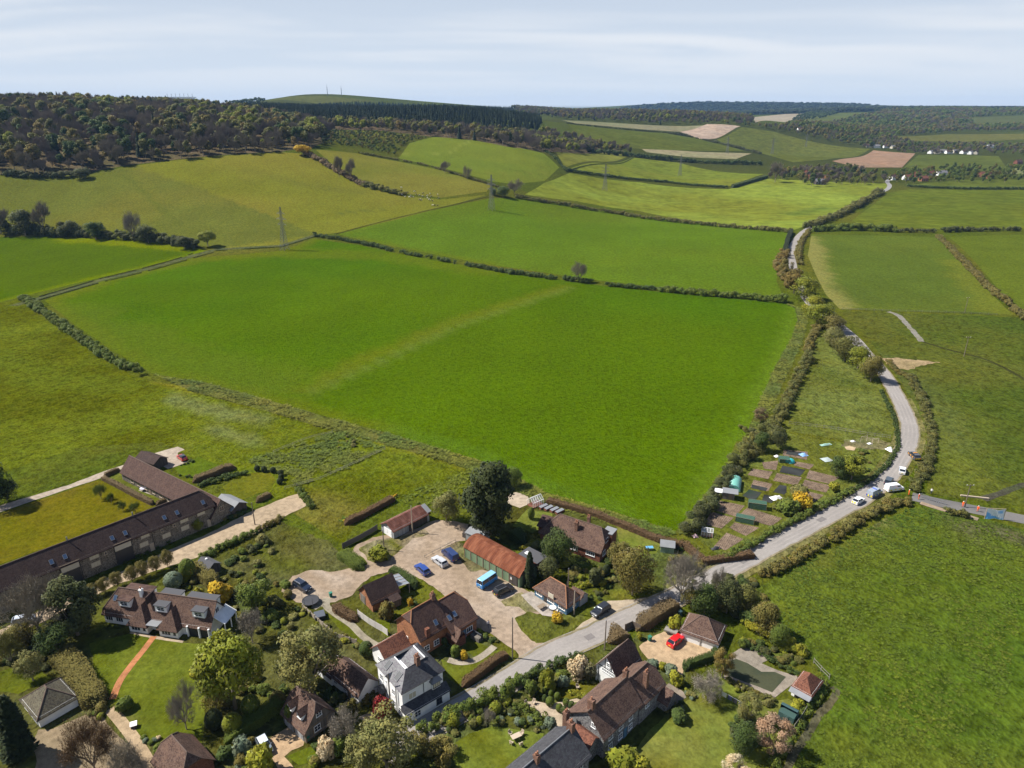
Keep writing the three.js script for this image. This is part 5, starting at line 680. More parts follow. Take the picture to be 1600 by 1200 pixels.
// ---------------------------------------------------------------- building shapes
class Solid {                                              // flat faces with uv in metres
  constructor() { this.p = []; this.n = []; this.u = []; }
  face(...q) {
    const a = new THREE.Vector3(...q[0]), n = new THREE.Vector3(); for (let i = 1; i + 1 < q.length; i++) n.add(new THREE.Vector3().crossVectors(new THREE.Vector3(...q[i]).sub(a), new THREE.Vector3(...q[i + 1]).sub(a))); n.normalize();
    const s = new THREE.Vector3(); if (Math.abs(n.y) > 0.98) s.set(1, 0, 0); else s.set(n.z, 0, -n.x).normalize(); const t = new THREE.Vector3().crossVectors(n, s);
    const v2 = q.map((p) => new THREE.Vector2(s.x * p[0] + s.y * p[1] + s.z * p[2], t.x * p[0] + t.y * p[1] + t.z * p[2]));
    for (const f of THREE.ShapeUtils.triangulateShape(v2, [])) { const cw = THREE.ShapeUtils.isClockWise(f.map((k) => v2[k])); for (const k of cw ? [f[0], f[2], f[1]] : f) { this.p.push(...q[k]); this.n.push(n.x, n.y, n.z); this.u.push(v2[k].x, v2[k].y); } }
    return this;
  }
  geometry() { const g = new THREE.BufferGeometry(); g.setAttribute('position', new THREE.Float32BufferAttribute(this.p, 3)); g.setAttribute('normal', new THREE.Float32BufferAttribute(this.n, 3)); g.setAttribute('uv', new THREE.Float32BufferAttribute(this.u, 2)); return g; }
}
const cache = new Map(), keep = (key, make) => { if (!cache.has(key)) cache.set(key, make()); return cache.get(key); };
function boxUV(w, h, d, x = 0, y = 0, z = 0) {
  const S = new Solid(), a = x - w / 2, b = x + w / 2, c = y, e = y + h, f = z - d / 2, g = z + d / 2;
  S.face([a, c, g], [b, c, g], [b, e, g], [a, e, g]).face([b, c, f], [a, c, f], [a, e, f], [b, e, f]).face([b, c, g], [b, c, f], [b, e, f], [b, e, g]).face([a, c, f], [a, c, g], [a, e, g], [a, e, f]).face([a, e, g], [b, e, g], [b, e, f], [a, e, f]).face([a, c, f], [b, c, f], [b, c, g], [a, c, g]);
  return S.geometry();
}
// pitched roof over L (x) by W (z): each end gabled (0), hipped (1) or half hipped (between); z0 moves the ridge off the middle
function roofGeo(L, W, he, hr, e0, e1, over = 0.35, thick = 0.16, z0 = 0) {
  const S = new Solid(), x0 = -L / 2 - over, x1 = L / 2 + over, f = W / 2 + over, b = -W / 2 - over, sf = (hr - he) / (W / 2 - z0), sb = (hr - he) / (W / 2 + z0), ef = he - over * sf, eb = he - over * sb;
  const end = (x, s, e) => { if (!e) return { r: [x, hr, z0], kf: [x, hr, z0], kb: [x, hr, z0] }; const k = hr - (hr - he + over * Math.min(sf, sb)) * e, zf = z0 + (hr - k) / sf, zb = z0 - (hr - k) / sb, run = Math.min(L * 0.48, (zf - zb) / 2 * (e < 1 ? 0.9 : 1)); return { r: [x - s * run, hr, z0], kf: [x, k, zf], kb: [x, k, zb] }; };
  const A = end(x0, -1, e0), B = end(x1, 1, e1), E = [[x0, ef, f], [x1, ef, f], [x1, eb, b], [x0, eb, b]];
  const uniq = (q) => q.filter((p, i) => { const o = q[(i + 1) % q.length]; return Math.hypot(p[0] - o[0], p[1] - o[1], p[2] - o[2]) > 1e-3; });
  const topF = uniq([E[0], E[1], B.kf, B.r, A.r, A.kf]), topB = uniq([E[2], E[3], A.kb, A.r, B.r, B.kb]); S.face(...topF); S.face(...topB);
  if (e0) S.face(A.kb, A.kf, A.r); if (e1) S.face(B.kf, B.kb, B.r);
  const low = ([x, y, z]) => [x, y - thick, z]; S.face(...topF.map(low).reverse()); S.face(...topB.map(low).reverse());
  const loop = uniq([E[0], E[1], B.kf, B.kb, E[2], E[3], A.kb, A.kf]); loop.forEach((p, i) => { const q = loop[(i + 1) % loop.length]; S.face(low(p), low(q), q, p); });
  return { geometry: S.geometry(), A, B, slope: sf };
}
function wallGeo(L, W, he, hr, e0, e1, z0 = 0, sink = 0.4) {
  const S = new Solid(), x = L / 2, f = W / 2, sf = (hr - he) / (f - z0), sb = (hr - he) / (f + z0), t = he + 0.02;
  S.face([-x, -sink, f], [x, -sink, f], [x, t, f], [-x, t, f]).face([x, -sink, -f], [-x, -sink, -f], [-x, t, -f], [x, t, -f]);
  const up = (s, e) => { const k = e >= 1 ? t : hr - (hr - he) * e - 0.12, q = [[s * x, -sink, s * f], [s * x, -sink, -s * f], [s * x, t, -s * f]]; if (e < 1) { const zf = e ? z0 + (hr - k) / sf - 0.1 : z0, zb = e ? z0 - (hr - k) / sb + 0.1 : z0; if (e) q.push([s * x, k, s > 0 ? zb : zf]); q.push([s * x, k, s > 0 ? zf : zb]); } q.push([s * x, t, s * f]); return q.filter((p, i) => i === 0 || Math.hypot(p[1] - q[i - 1][1], p[2] - q[i - 1][2]) > 1e-3); };
  S.face(...up(1, e1)); S.face(...up(-1, e0)); S.face([-x, t, f], [x, t, f], [x, t, -f], [-x, t, -f]);
  return S.geometry();
}
const merged = (list) => mergeGeometries(list.map((g) => { const k = g.index ? g.toNonIndexed() : g; for (const n of Object.keys(k.attributes)) if (!['position', 'normal', 'uv'].includes(n)) k.deleteAttribute(n); return k; }));
const bx = (w, h, d, x = 0, y = 0, z = 0) => new THREE.BoxGeometry(w, h, d).translate(x, y, z);
// a window standing 3 cm proud of its wall: frame with bars, and its pane. side: 'f' front, 'b' back, 'r' +x end, 'l' -x end
const turnOf = { f: 0, b: Math.PI, r: Math.PI / 2, l: -Math.PI / 2 };
function windowOn(parent, side, u, y, off, w, h, cols = 2, rows = 2, frame = whitePaint, pane = glass) {
  const g = keep(`win${w},${h},${cols},${rows}`, () => { const t = 0.09, l = [bx(w + 0.1, t, 0.12, 0, h / 2), bx(w + 0.2, t, 0.2, 0, -h / 2, 0.03), bx(t, h, 0.12, -w / 2), bx(t, h, 0.12, w / 2)]; for (let i = 1; i < cols; i++) l.push(bx(0.06, h, 0.1, -w / 2 + w * i / cols)); for (let i = 1; i < rows; i++) l.push(bx(w, 0.05, 0.1, 0, -h / 2 + h * i / rows)); return merged(l); });
  const pg = keep(`pane${w},${h}`, () => bx(w, h, 0.05)), s = turnOf[side], o = Math.abs(off), p = { f: [u, y, o], b: [u, y, -o], r: [o, y, u], l: [-o, y, u] }[side];
  const m = part(parent, 'window', g, frame, ...p, s); part(m, 'pane', pg, pane); return m;
}
function doorOn(parent, side, u, off, w, h, mat, name = 'door') { const s = turnOf[side], o = Math.abs(off) + 0.01, p = { f: [u, h / 2, o], b: [u, h / 2, -o], r: [o, h / 2, u], l: [-o, h / 2, u] }[side]; const m = part(parent, name, keep(`door${w},${h}`, () => new RoundedBoxGeometry(w, h, 0.1, 1, 0.02)), mat, ...p, s); part(m, 'handle', keep('handle', () => bx(0.05, 0.14, 0.06)), blackPaint, w * 0.38, -0.05, 0.07); return m; }
function chimney(parent, x, z, y0, y1, w = 0.75, d = 0.6, mat = stack, pots = 1) {
  const m = part(parent, 'chimney', merged([boxUV(w, y1 - y0, d, 0, 0, 0), boxUV(w + 0.14, 0.16, d + 0.14, 0, y1 - y0 - 0.3, 0)]), mat, x, y0, z);
  for (let i = 0; i < pots; i++) part(m, 'chimney_pot', keep('pot', () => new THREE.CylinderGeometry(0.12, 0.15, 0.55, 10).translate(0, 0.27, 0)), terracotta, (i - (pots - 1) / 2) * 0.38, y1 - y0, 0); return m;
}
function rooflight(parent, x, y, z, slope, w = 0.75, h = 1.1, side = 1) {
  const a = Math.atan(slope) * side, f = part(parent, 'rooflight', keep(`rl${w},${h}`, () => merged([bx(w, 0.1, 0.07, 0, 0.06, h / 2), bx(w, 0.1, 0.07, 0, 0.06, -h / 2), bx(0.07, 0.1, h, w / 2, 0.06), bx(0.07, 0.1, h, -w / 2, 0.06)])), lead, x, y, z); f.rotation.x = a;
  part(f, 'pane', keep(`rlp${w},${h}`, () => bx(w - 0.06, 0.05, h - 0.06, 0, 0.07, 0)), skyGlass); return f;
}
const skyGlass = new THREE.MeshPhysicalMaterial({ color: new THREE.Color().setRGB(0.05, 0.08, 0.14), roughness: 0.1, specularIntensity: 1 });
// dormer on a front (side 1) or back (-1) slope; z is its face, deep its run into the roof
function dormer(parent, x, y, z, w, h, deep, { side = 1, roof = RF.felt, wall = WL.white, pitched = 0, wide = 0.6 } = {}) {
  const d = part(parent, 'dormer', boxUV(w, h, deep, 0, 0, -deep / 2), wall, x, y, z, side > 0 ? 0 : Math.PI);
  if (pitched) part(d, 'dormer_roof', roofGeo(deep + 0.3, w, h, h + pitched, 0, 0, 0.18, 0.1).geometry, roof, 0, 0, -deep / 2, -Math.PI / 2);
  else part(d, 'dormer_roof', bx(w + 0.3, 0.16, deep + 0.3), roof, 0, h + 0.08, -deep / 2 + 0.1);
  windowOn(d, 'f', 0, h * 0.55, 0.02, w * wide, h * 0.6, 2, 2); return d;
}
function ridgeTiles(parent, R, mat) { const a = R.A.r, b = R.B.r; part(parent, 'ridge_tiles', new THREE.CylinderGeometry(0.12, 0.12, b[0] - a[0], 8).rotateZ(Math.PI / 2), mat, (a[0] + b[0]) / 2, a[1], a[2]); const list = []; for (const e of [R.A, R.B]) if (e.r[0] !== e.kf[0]) for (const k of [e.kf, e.kb]) { const F = new THREE.TubeGeometry(new THREE.LineCurve3(new THREE.Vector3(...e.r), new THREE.Vector3(...k)), 1, 0.1, 7); list.push(F); } if (list.length) part(parent, 'hip_tiles', merged(list), mat); }
function range(parent, L, W, he, hr, e0, e1, wall, roof, { x = 0, z = 0, z0 = 0, over = 0.35, turn = 0, ridge = null, y = 0 } = {}) {
  const h = new THREE.Object3D(); h.position.set(x, y, z); h.rotation.y = turn; h.updateMatrix();
  const w = part(parent, 'wall', wallGeo(L, W, he, hr, e0, e1, z0), wall), R = roofGeo(L, W, he, hr, e0, e1, over, 0.16, z0), r = part(parent, 'roof', R.geometry, roof);
  for (const m of [w, r]) { m.position.copy(h.position); m.rotation.y = turn; }
  if (ridge) ridgeTiles(r, R, ridge); return R;
}
const at2 = (name, label, cx, cz, dx, dz, category = 'house') => thing(name, label, category, cx, land(cx, cz), cz, Math.atan2(-dz, dx));

// ---------------------------------------------------------------- the village
{ // long stone barn
  const g = at2('long_barn', 'very long converted stone barn with dark tiled roof beside the lawn', -105.7, -130.6, 0.673, -0.74, 'barn');
  range(g, 80, 7.2, 5.6, 9, 0, 0.55, WL.stone, RF.dark, { ridge: ridgeTile });
  for (const x of [3.7, 6.4, 16.3, 19.2, 28.3, 31.4, 38]) rooflight(g, x, 6.75, 2.45, 0.944);
  for (const [x, y] of [[11.6, 4.7], [11.6, 2.6], [22.9, 4.8], [22.3, 2.6], [32.3, 4.7], [32.2, 2.5], [36.6, 4.8], [27.6, 2.5]]) windowOn(g, 'f', x, y, 3.62, 1.9, 1.15, 3, 1, paleWood, blind);
  for (const x of [14, 26.8, 29.8]) windowOn(g, 'f', x, 4.3, 3.62, 0.5, 0.7, 1, 1, paleWood);
  for (const x of [6.6, 17.8]) { part(g, 'cart_door', boxUV(3.6, 1.6, 0.14, 0, 0, 0), WL.cream, x, 3.7, 3.64); part(g, 'opening_shade', bx(3.6, 3.4, 0.1, 0, 1.7, 0), blackPaint, x, 0.1, 3.63); part(g, 'lintel', bx(3.9, 0.25, 0.2), oak, x, 5.4, 3.66); }  // flat black panels paint the shade inside the cart entrances
  for (const x of [4.6, 8.6, 15.9, 19.7, 24.5]) part(g, 'downpipe', new THREE.CylinderGeometry(0.06, 0.06, 5.2, 8), blackPaint, x, 2.7, 3.72);
  for (const x of [8.1, 22.3]) part(g, 'flue', new THREE.CylinderGeometry(0.14, 0.14, 1.2, 10), lead, x, 9.4, 0);
  doorOn(g, 'f', 38.3, 3.62, 1.1, 2.1, paleWood); doorOn(g, 'f', 24, 3.62, 1.1, 2.1, paleWood);
}
{ // lower wing behind it
  const g = at2('barn_wing', 'lower stone barn wing with long tiled roof behind the hedged garden', -92.6, -171.5, 0.823, 0.568, 'barn');
  range(g, 43, 6.6, 2.7, 6.4, 0, 0, WL.stone, RF.mid, { ridge: ridgeTile });
  for (const x of [-16, -12.5, -9, -5, -1.5, 2.5]) windowOn(g, 'f', x, 1.5, 3.32, 1.4, 1.3, 2, 1, paleWood);
  doorOn(g, 'f', -6.9, 3.32, 1.1, 2.1, oak); windowOn(g, 'r', 0, 3.6, 21.52, 1.2, 1.2, 2, 2, paleWood);
}
{
  const g = at2('glazed_lean_to', 'grey roofed lean-to with a row of windows at the barn end', -74.7, -164.7, 0.823, 0.568, 'lean-to');
  range(g, 7, 4.5, 2.3, 3.6, 0, 0, WL.darkBoard, RF.grey); for (const x of [-2, -0.7, 0.6, 1.9]) windowOn(g, 'f', x, 1.5, 2.27, 1.1, 1, 2, 1, paleWood, blind);
}
{ const g = at2('cart_shed', 'small dark timber shed behind the barn wing by the pale track', -108, -190.5, 0.88, 0.47, 'shed'); range(g, 8, 4.5, 2.3, 3.6, 0, 0, WL.darkBoard, RF.dark); part(g, 'opening_shade', bx(5, 1.9, 0.1, 0, 0.95, 0), blackPaint, 0.5, 0, 2.27); }  // black panel on the wall, painted as the dark inside of the shed
{ // dormer house
  const g = at2('dormer_house', 'long white house with mottled brown roof and three front dormers', -72.1, -120.8, 0.98, 0.197);
  const R = range(g, 24.4, 6.2, 2.6, 6.8, 0.8, 0, WL.white, RF.brown, { ridge: ridgeTile });
  for (const x of [-3.2, 3.7]) { part(g, 'bay', boxUV(4.2, 2.7, 1.7, 0, -0.4, 0), WL.white, x, 0, 3.7); part(g, 'bay_roof', roofGeo(5.2, 4.2, 2.3, 5.4, 0, 1, 0.3, 0.14).geometry, RF.brown, x, 0, 2.1, -Math.PI / 2); windowOn(g, 'f', x - 0.5, 1.3, 4.56, 2.0, 1.4, 3, 1); windowOn(g, 'f', x + 1.4, 1.3, 4.56, 0.7, 1.4, 1, 1); }
  for (const [x, m] of [[-7.4, RF.mid], [1.1, RF.felt], [9.6, RF.felt]]) dormer(g, x, 4.1, 2.35, 2.7, 1.5, 2.4, { roof: m });
  for (const [x, w, m] of [[-6.2, 6, RF.mid], [1.2, 4.4, RF.felt], [8.3, 6.4, RF.felt]]) dormer(g, x, 4.3, -2.4, w, 1.7, 2.4, { side: -1, roof: m, wide: 0.5 });
  rooflight(g, -10.2, 5.1, 1.28, 1.355);
  for (const x of [-11, -8.6]) windowOn(g, 'f', x, 1.4, 3.12, 1.6, 1.3, 3, 1); doorOn(g, 'f', 0.2, 3.12, 1, 2.05, WL.green);
  part(g, 'porch_roof', bx(2.6, 0.14, 1.9), RF.grey, 0.25, 2.45, 3.9);
  chimney(g, -4.4, 0.5, 5.2, 7.6, 0.6, 0.6, WL.white, 1); part(g, 'parapet', boxUV(0.3, 1.8, 2.6), RF.dark, -2.1, 5.3, 0.9);
  windowOn(g, 'r', 0, 4.6, 12.22, 1.1, 1.1, 2, 1);
  part(g, 'loggia_shade', bx(4.6, 2.2, 0.1, 0, 1.1, 0), blackPaint, 9.6, 0, 3.14); for (const x of [7.3, 9.9, 12.1]) part(g, 'column', new THREE.CylinderGeometry(0.2, 0.22, 2.5, 10), whitePaint, x, 1.2, 3.4);  // black sheet behind the columns paints the shade within the loggia
  part(g, 'side_canopy', new Solid().face([12.2, 3.9, 1.5], [14.6, 2.6, 1.5], [14.6, 2.6, -2.9], [12.2, 3.9, -2.9]).face([12.2, 3.75, -2.9], [14.6, 2.45, -2.9], [14.6, 2.45, 1.5], [12.2, 3.75, 1.5]).face([12.2, 3.75, 1.5], [14.6, 2.45, 1.5], [14.6, 2.6, 1.5], [12.2, 3.9, 1.5]).geometry(), WL.white);
  for (const z of [1.3, -0.8, -2.7]) part(g, 'column', new THREE.CylinderGeometry(0.12, 0.12, 2.5, 8), whitePaint, 14.4, 1.25, z);
}
{ const g = at2('hipped_garage', 'old garage with square hipped mossy roof beside the dark cypress', -82.4, -97.7, 0.79, 0.615, 'garage'); range(g, 7.1, 6.2, 2.2, 4.7, 1, 1, WL.white, RF.mossy, { ridge: ridgeTile }); doorOn(g, 'f', -1, 3.12, 0.9, 1.95, oak); doorOn(g, 'f', 1.7, 3.12, 2.3, 1.95, WL.board, 'garage_door'); windowOn(g, 'l', 0, 1.4, 3.57, 1.2, 0.9); }
{ const g = at2('tiled_house', 'brown tiled roof cut off by the bottom edge, left of the coach house', -52.7, -84.3, 0.76, 0.65); range(g, 7, 6.4, 2.8, 6.2, 0.4, 0.4, WL.brickDark, RF.brown, { ridge: ridgeTile }); windowOn(g, 'r', 0, 1.5, 3.52, 1.2, 1.1); }
{ // coach house with two dormers
  const g = at2('coach_house', 'small coach house with two dormers above a gravel drive', -35.3, -94.3, 0.76, 0.65);
  range(g, 6.6, 6, 2.6, 6.3, 0.3, 0.3, WL.timber, RF.brown, { ridge: ridgeTile });
  for (const x of [-1.5, 1.3]) dormer(g, x, 3.6, 2.5, 1.3, 1.25, 2.3, { roof: RF.brown, pitched: 0.75, wall: WL.white, wide: 0.7 });
  doorOn(g, 'f', -1.5, 3.02, 2.4, 2, WL.board, 'garage_door'); doorOn(g, 'f', 1.5, 3.02, 2.4, 2, WL.board, 'garage_door');
  windowOn(g, 'r', 0, 4.2, 3.32, 1, 1); windowOn(g, 'r', 0.6, 1.5, 3.32, 1.2, 1.2);
  for (const z of [-2.9, -1.4, 1.4, 2.9]) part(g, 'timber_post', bx(0.12, 2.6, 0.2), oak, 3.34, 1.3, z); for (const y of [0.6, 2.6]) part(g, 'timber_rail', bx(0.12, 0.2, 6), oak, 3.36, y, 0);
}
{ // white house by the lane
  const g = at2('white_house', 'tall white rendered house with slate roof at the edge of the lane', -18.4, -100.8, 0.775, -0.632);
  part(g, 'wall', boxUV(8.4, 6.7, 8.5, 0, -0.4, 0), WL.white);
  const S = new Solid(), P = new Solid(), o = 4.55, t = 1.9, he = 6.15, ht = 8.2, E = [[-o, he, o], [o, he, o], [o, he, -o], [-o, he, -o]], T = [[-t, ht, t], [t + 1, ht, t], [t + 1, ht, -t], [-t, ht, -t]];
  S.face(E[0], E[1], T[1], T[0]).face(E[1], E[2], T[2], T[1]).face(E[2], E[3], T[3], T[2]).face(...E.map(([x, y, z]) => [x, y - 0.02, z]).reverse()); P.face(E[3], E[0], T[0], T[3]);
  P.face([-t + 0.7, ht - 0.9, t], [t + 0.2, ht + 0.25, t], [t + 0.2, ht + 0.25, -t], [-t + 0.7, ht - 0.9, -t]); S.face([t + 0.2, ht + 0.25, t], [t + 1, ht, t], [t + 1, ht, -t], [t + 0.2, ht + 0.25, -t]).face([-t, ht, t], [-t + 0.7, ht - 0.9, t], [-t + 0.7, ht - 0.9, -t], [-t, ht, -t]).face([-t, ht, t], [t + 1, ht, t], [t + 0.2, ht + 0.25, t], [-t + 0.7, ht - 0.9, t]);
  part(g, 'roof', S.geometry(), RF.slate); part(g, 'roof', P.geometry(), RF.slatePale).userData.label = 'slate slope painted paler as sunlit';  // left-facing slopes painted paler to look sunlit, the others in dark slate
  for (const x of [-t, -t + 0.75]) part(g, 'ridge_flashing', bx(0.18, 0.1, 2 * t), whitePaint, x, x === -t ? ht + 0.03 : ht - 0.83, 0); part(g, 'ridge_flashing', bx(0.2, 0.1, 2 * t), whitePaint, t + 0.2, ht + 0.3, 0);
  chimney(g, 0.5, 1.9, 7.4, 9.8, 0.7, 1.0, stack, 2);
  for (const z of [-1.9, 1.6]) { const f = part(g, 'rooflight', merged([bx(0.12, 0.1, 1), bx(0.12, 0.1, 1, 1.6), bx(1.6, 0.1, 0.1, 0.8, 0, 0.5), bx(1.6, 0.1, 0.1, 0.8, 0, -0.5)]), lead, -3.9, 6.75, z); f.rotation.z = 0.66; part(f, 'pane', bx(1.5, 0.05, 0.9, 0.8), plain(0.02, 0.024, 0.03, 0.5)); }
  part(g, 'gablet', roofGeo(1.4, 1.3, 0, 0.9, 0, 0, 0.12, 0.08).geometry, RF.slatePale, -3.9, 6.2, -0.1);
  for (const [z, y, w, h] of [[-3, 4.2, 0.9, 1.3], [-1.4, 4.3, 0.45, 0.7], [1.2, 3.9, 0.8, 1.2], [1.2, 1.4, 0.8, 1.2], [3.2, 1.4, 0.7, 1.1]]) windowOn(g, 'l', z, y, 4.21, w, h, 2, 2);
  doorOn(g, 'l', -2.4, 4.21, 1, 2.1, oak); part(g, 'porch', roofGeo(1.2, 1.9, 2.3, 3.1, 0, 0, 0.15, 0.1).geometry, RF.slate, -4.9, 0, -2.4);
  part(g, 'drainpipe', new THREE.CylinderGeometry(0.06, 0.06, 6, 8), blackPaint, 0.1, 3, 4.33); part(g, 'drainpipe', new THREE.CylinderGeometry(0.06, 0.06, 6, 8), blackPaint, -4.3, 3, 2.2); part(g, 'gutter', bx(9.1, 0.12, 0.14), blackPaint, 0, 6.08, 4.6);
  windowOn(g, 'f', -2.2, 4.3, 4.26, 1.5, 1.3, 2, 1, whitePaint, blind);
  part(g, 'oriel', boxUV(1.7, 1.7, 0.7, 0, 0, 0), WL.white, 2.4, 3.6, 4.6); windowOn(g, 'f', 2.4, 4.5, 4.96, 1.4, 1.2, 3, 1, blackPaint, blind); part(g, 'oriel_roof', roofGeo(1.9, 1.2, 5.3, 6, 1, 1, 0.15, 0.1).geometry, lead, 2.4, 0, 4.5);
  part(g, 'shop_wall', boxUV(8.9, 2.8, 1.5, 0, -0.4, 0), WL.white, 0.1, 0, 4.99); part(g, 'shop_roof', new Solid().face([-4.6, 2.25, 5.95], [4.8, 2.25, 5.95], [4.8, 3.35, 4.26], [-4.6, 3.35, 4.26]).face([-4.6, 2.25, 5.95], [-4.6, 3.35, 4.26], [-4.6, 2.2, 4.26]).face([4.8, 2.25, 5.95], [4.8, 2.2, 4.26], [4.8, 3.35, 4.26]).face([-4.6, 2.2, 4.26], [4.8, 2.2, 4.26], [4.8, 2.25, 5.95], [-4.6, 2.25, 5.95]).geometry(), RF.slate);
  windowOn(g, 'f', -2.2, 1.3, 5.75, 1.2, 1.2, 2, 2); windowOn(g, 'f', 2.3, 1.3, 5.75, 1.1, 1.3, 2, 2, blackPaint);
  part(g, 'rear_slab', bx(2, 0.2, 2), RF.felt, 5.2, 3.2, -2.5); part(g, 'rear_wall', boxUV(2, 3.1, 2, 0, -0.4, 0), WL.white, 5.2, 0.4, -2.5);
}
{ const g = at2('red_roof_annexe', 'annexe with a red tiled roof tucked behind the white house', -23.3, -109.5, 0.72, -0.69); range(g, 5.4, 5, 3, 5.2, 0, 0, WL.white, RF.red); windowOn(g, 'l', 0, 1.6, 2.72, 1, 1); part(g, 'flat_roof_store', boxUV(3, 2.6, 2.4, 0, -0.4, 0), WL.timber, -3, 0, 3.1); }
{ const g = at2('low_cottage', 'low white cottage with patchy brown roof joined to the white house', -29.2, -102.5, 0.76, 0.65, 'cottage'); range(g, 8.5, 4.6, 2.5, 4.9, 0.3, 0, WL.white, RF.brown); for (const x of [-2.4, 0.4, 2.8]) windowOn(g, 'f', x, 1.4, 2.32, 0.9, 0.9); doorOn(g, 'f', 1.6, 2.32, 0.9, 2, oak); range(g, 4.5, 4, 2.3, 4.2, 0, 0, WL.white, RF.mid, { x: -5.5, z: 0.6 }); }
{ // brick house
  const g = at2('brick_house', 'red brick house with two brown half-hipped roofs beside the yard', -18, -115.1, 0.72, -0.69);
  range(g, 6.6, 8, 4.4, 8.5, 0.35, 0, WL.brick, RF.mid, { ridge: orangeTile });
  range(g, 6.4, 9.4, 3.4, 7.4, 0, 0.4, WL.brick, RF.mid, { x: 6.3, z: 0.9, z0: -0.6, ridge: orangeTile });
  chimney(g, 2.9, 0, 7.6, 9.6, 0.8, 0.8, stack, 2);
  rooflight(g, 1.1, 5.4, 3.12, 1.025); rooflight(g, 4.2, 5.0, 3.55, 0.755); rooflight(g, 5.6, 5.1, 3.45, 0.755);
  part(g, 'tile_hung_bay', boxUV(0.9, 2.3, 0.7), RF.red, -1.6, 3.7, 3.9);
  part(g, 'porch_wall', boxUV(2.4, 2.6, 2, 0, -0.4, 0), WL.brickDark, 4.3, 0, 5.9); part(g, 'porch_roof', roofGeo(3, 2.6, 2.3, 4, 0, 0.3, 0.25, 0.12).geometry, RF.brown, 4.3, 0, 5.6, -Math.PI / 2);
  windowOn(g, 'l', -0.8, 2.2, 3.32, 1.1, 0.35, 2, 1, whitePaint, blind); for (const x of [-2, 0.4]) windowOn(g, 'f', x, 1.5, 4.02, 1.2, 1.2); windowOn(g, 'f', 7.6, 1.5, 5.62, 1.5, 1.2, 3, 1); doorOn(g, 'f', 6.2, 5.62, 1, 2.05, WL.blue);
}
{ const g = at2('brick_garage', 'brick garage with plain brown roof beside the gravel drive', -28.9, -127.5, 0.77, -0.64, 'garage'); range(g, 6.4, 5.8, 2.5, 5.4, 0, 0, WL.brick, RF.dark); doorOn(g, 'l', -1.3, 3.22, 2.2, 2.1, WL.timber, 'garage_door'); part(g, 'side_store', boxUV(2.4, 2, 1.6, 0, -0.4, 0), WL.timber, 1.6, 0, 3.7); part(g, 'store_roof', new Solid().face([0.3, 1.75, 4.7], [2.9, 1.75, 4.7], [2.9, 2.4, 2.9], [0.3, 2.4, 2.9]).face([0.3, 1.65, 2.9], [2.9, 1.65, 2.9], [2.9, 1.65, 4.7], [0.3, 1.65, 4.7]).geometry(), RF.dark);
  part(g, 'canopy', new Solid().face([3.6, 3.0, 2.3], [6.4, 2.5, 2.3], [6.4, 2.5, -2.3], [3.6, 3.0, -2.3]).face([3.6, 2.95, -2.3], [6.4, 2.45, -2.3], [6.4, 2.45, 2.3], [3.6, 2.95, 2.3]).geometry(), RF.glassRoof); for (let z = -2.3; z <= 2.3; z += 1.15) { const m = part(g, 'canopy_bar', bx(2.8, 0.06, 0.06), paleWood, 5, 2.8, z); m.rotation.z = -0.177; } for (const z of [-2.2, 2.2]) part(g, 'canopy_post', bx(0.12, 2.5, 0.12), paleWood, 6.3, 1.25, z); }
{ // red tin shed
  const g = at2('tin_shed', 'white boarded shed with rusty red tin roof at the back of the yard', -27.2, -156.7, 0.685, -0.728, 'shed');
  range(g, 11.5, 5, 2.4, 3.8, 0, 0, WL.board, RF.tin); doorOn(g, 'l', -0.6, 5.77, 1.5, 2, whitePaint); doorOn(g, 'l', 0.95, 5.77, 1.5, 2, whitePaint); part(g, 'dark_boarding', boxUV(6, 2.2, 0.08), WL.darkBoard, 2, 0, 2.55); part(g, 'roof_sheet', new Solid().face([5.0, 2.75, 2.75], [6.4, 2.75, 2.75], [6.4, 3.95, 0.1], [5.0, 3.95, 0.1]).geometry(), RF.grey, 0, 0.02, 0);
}
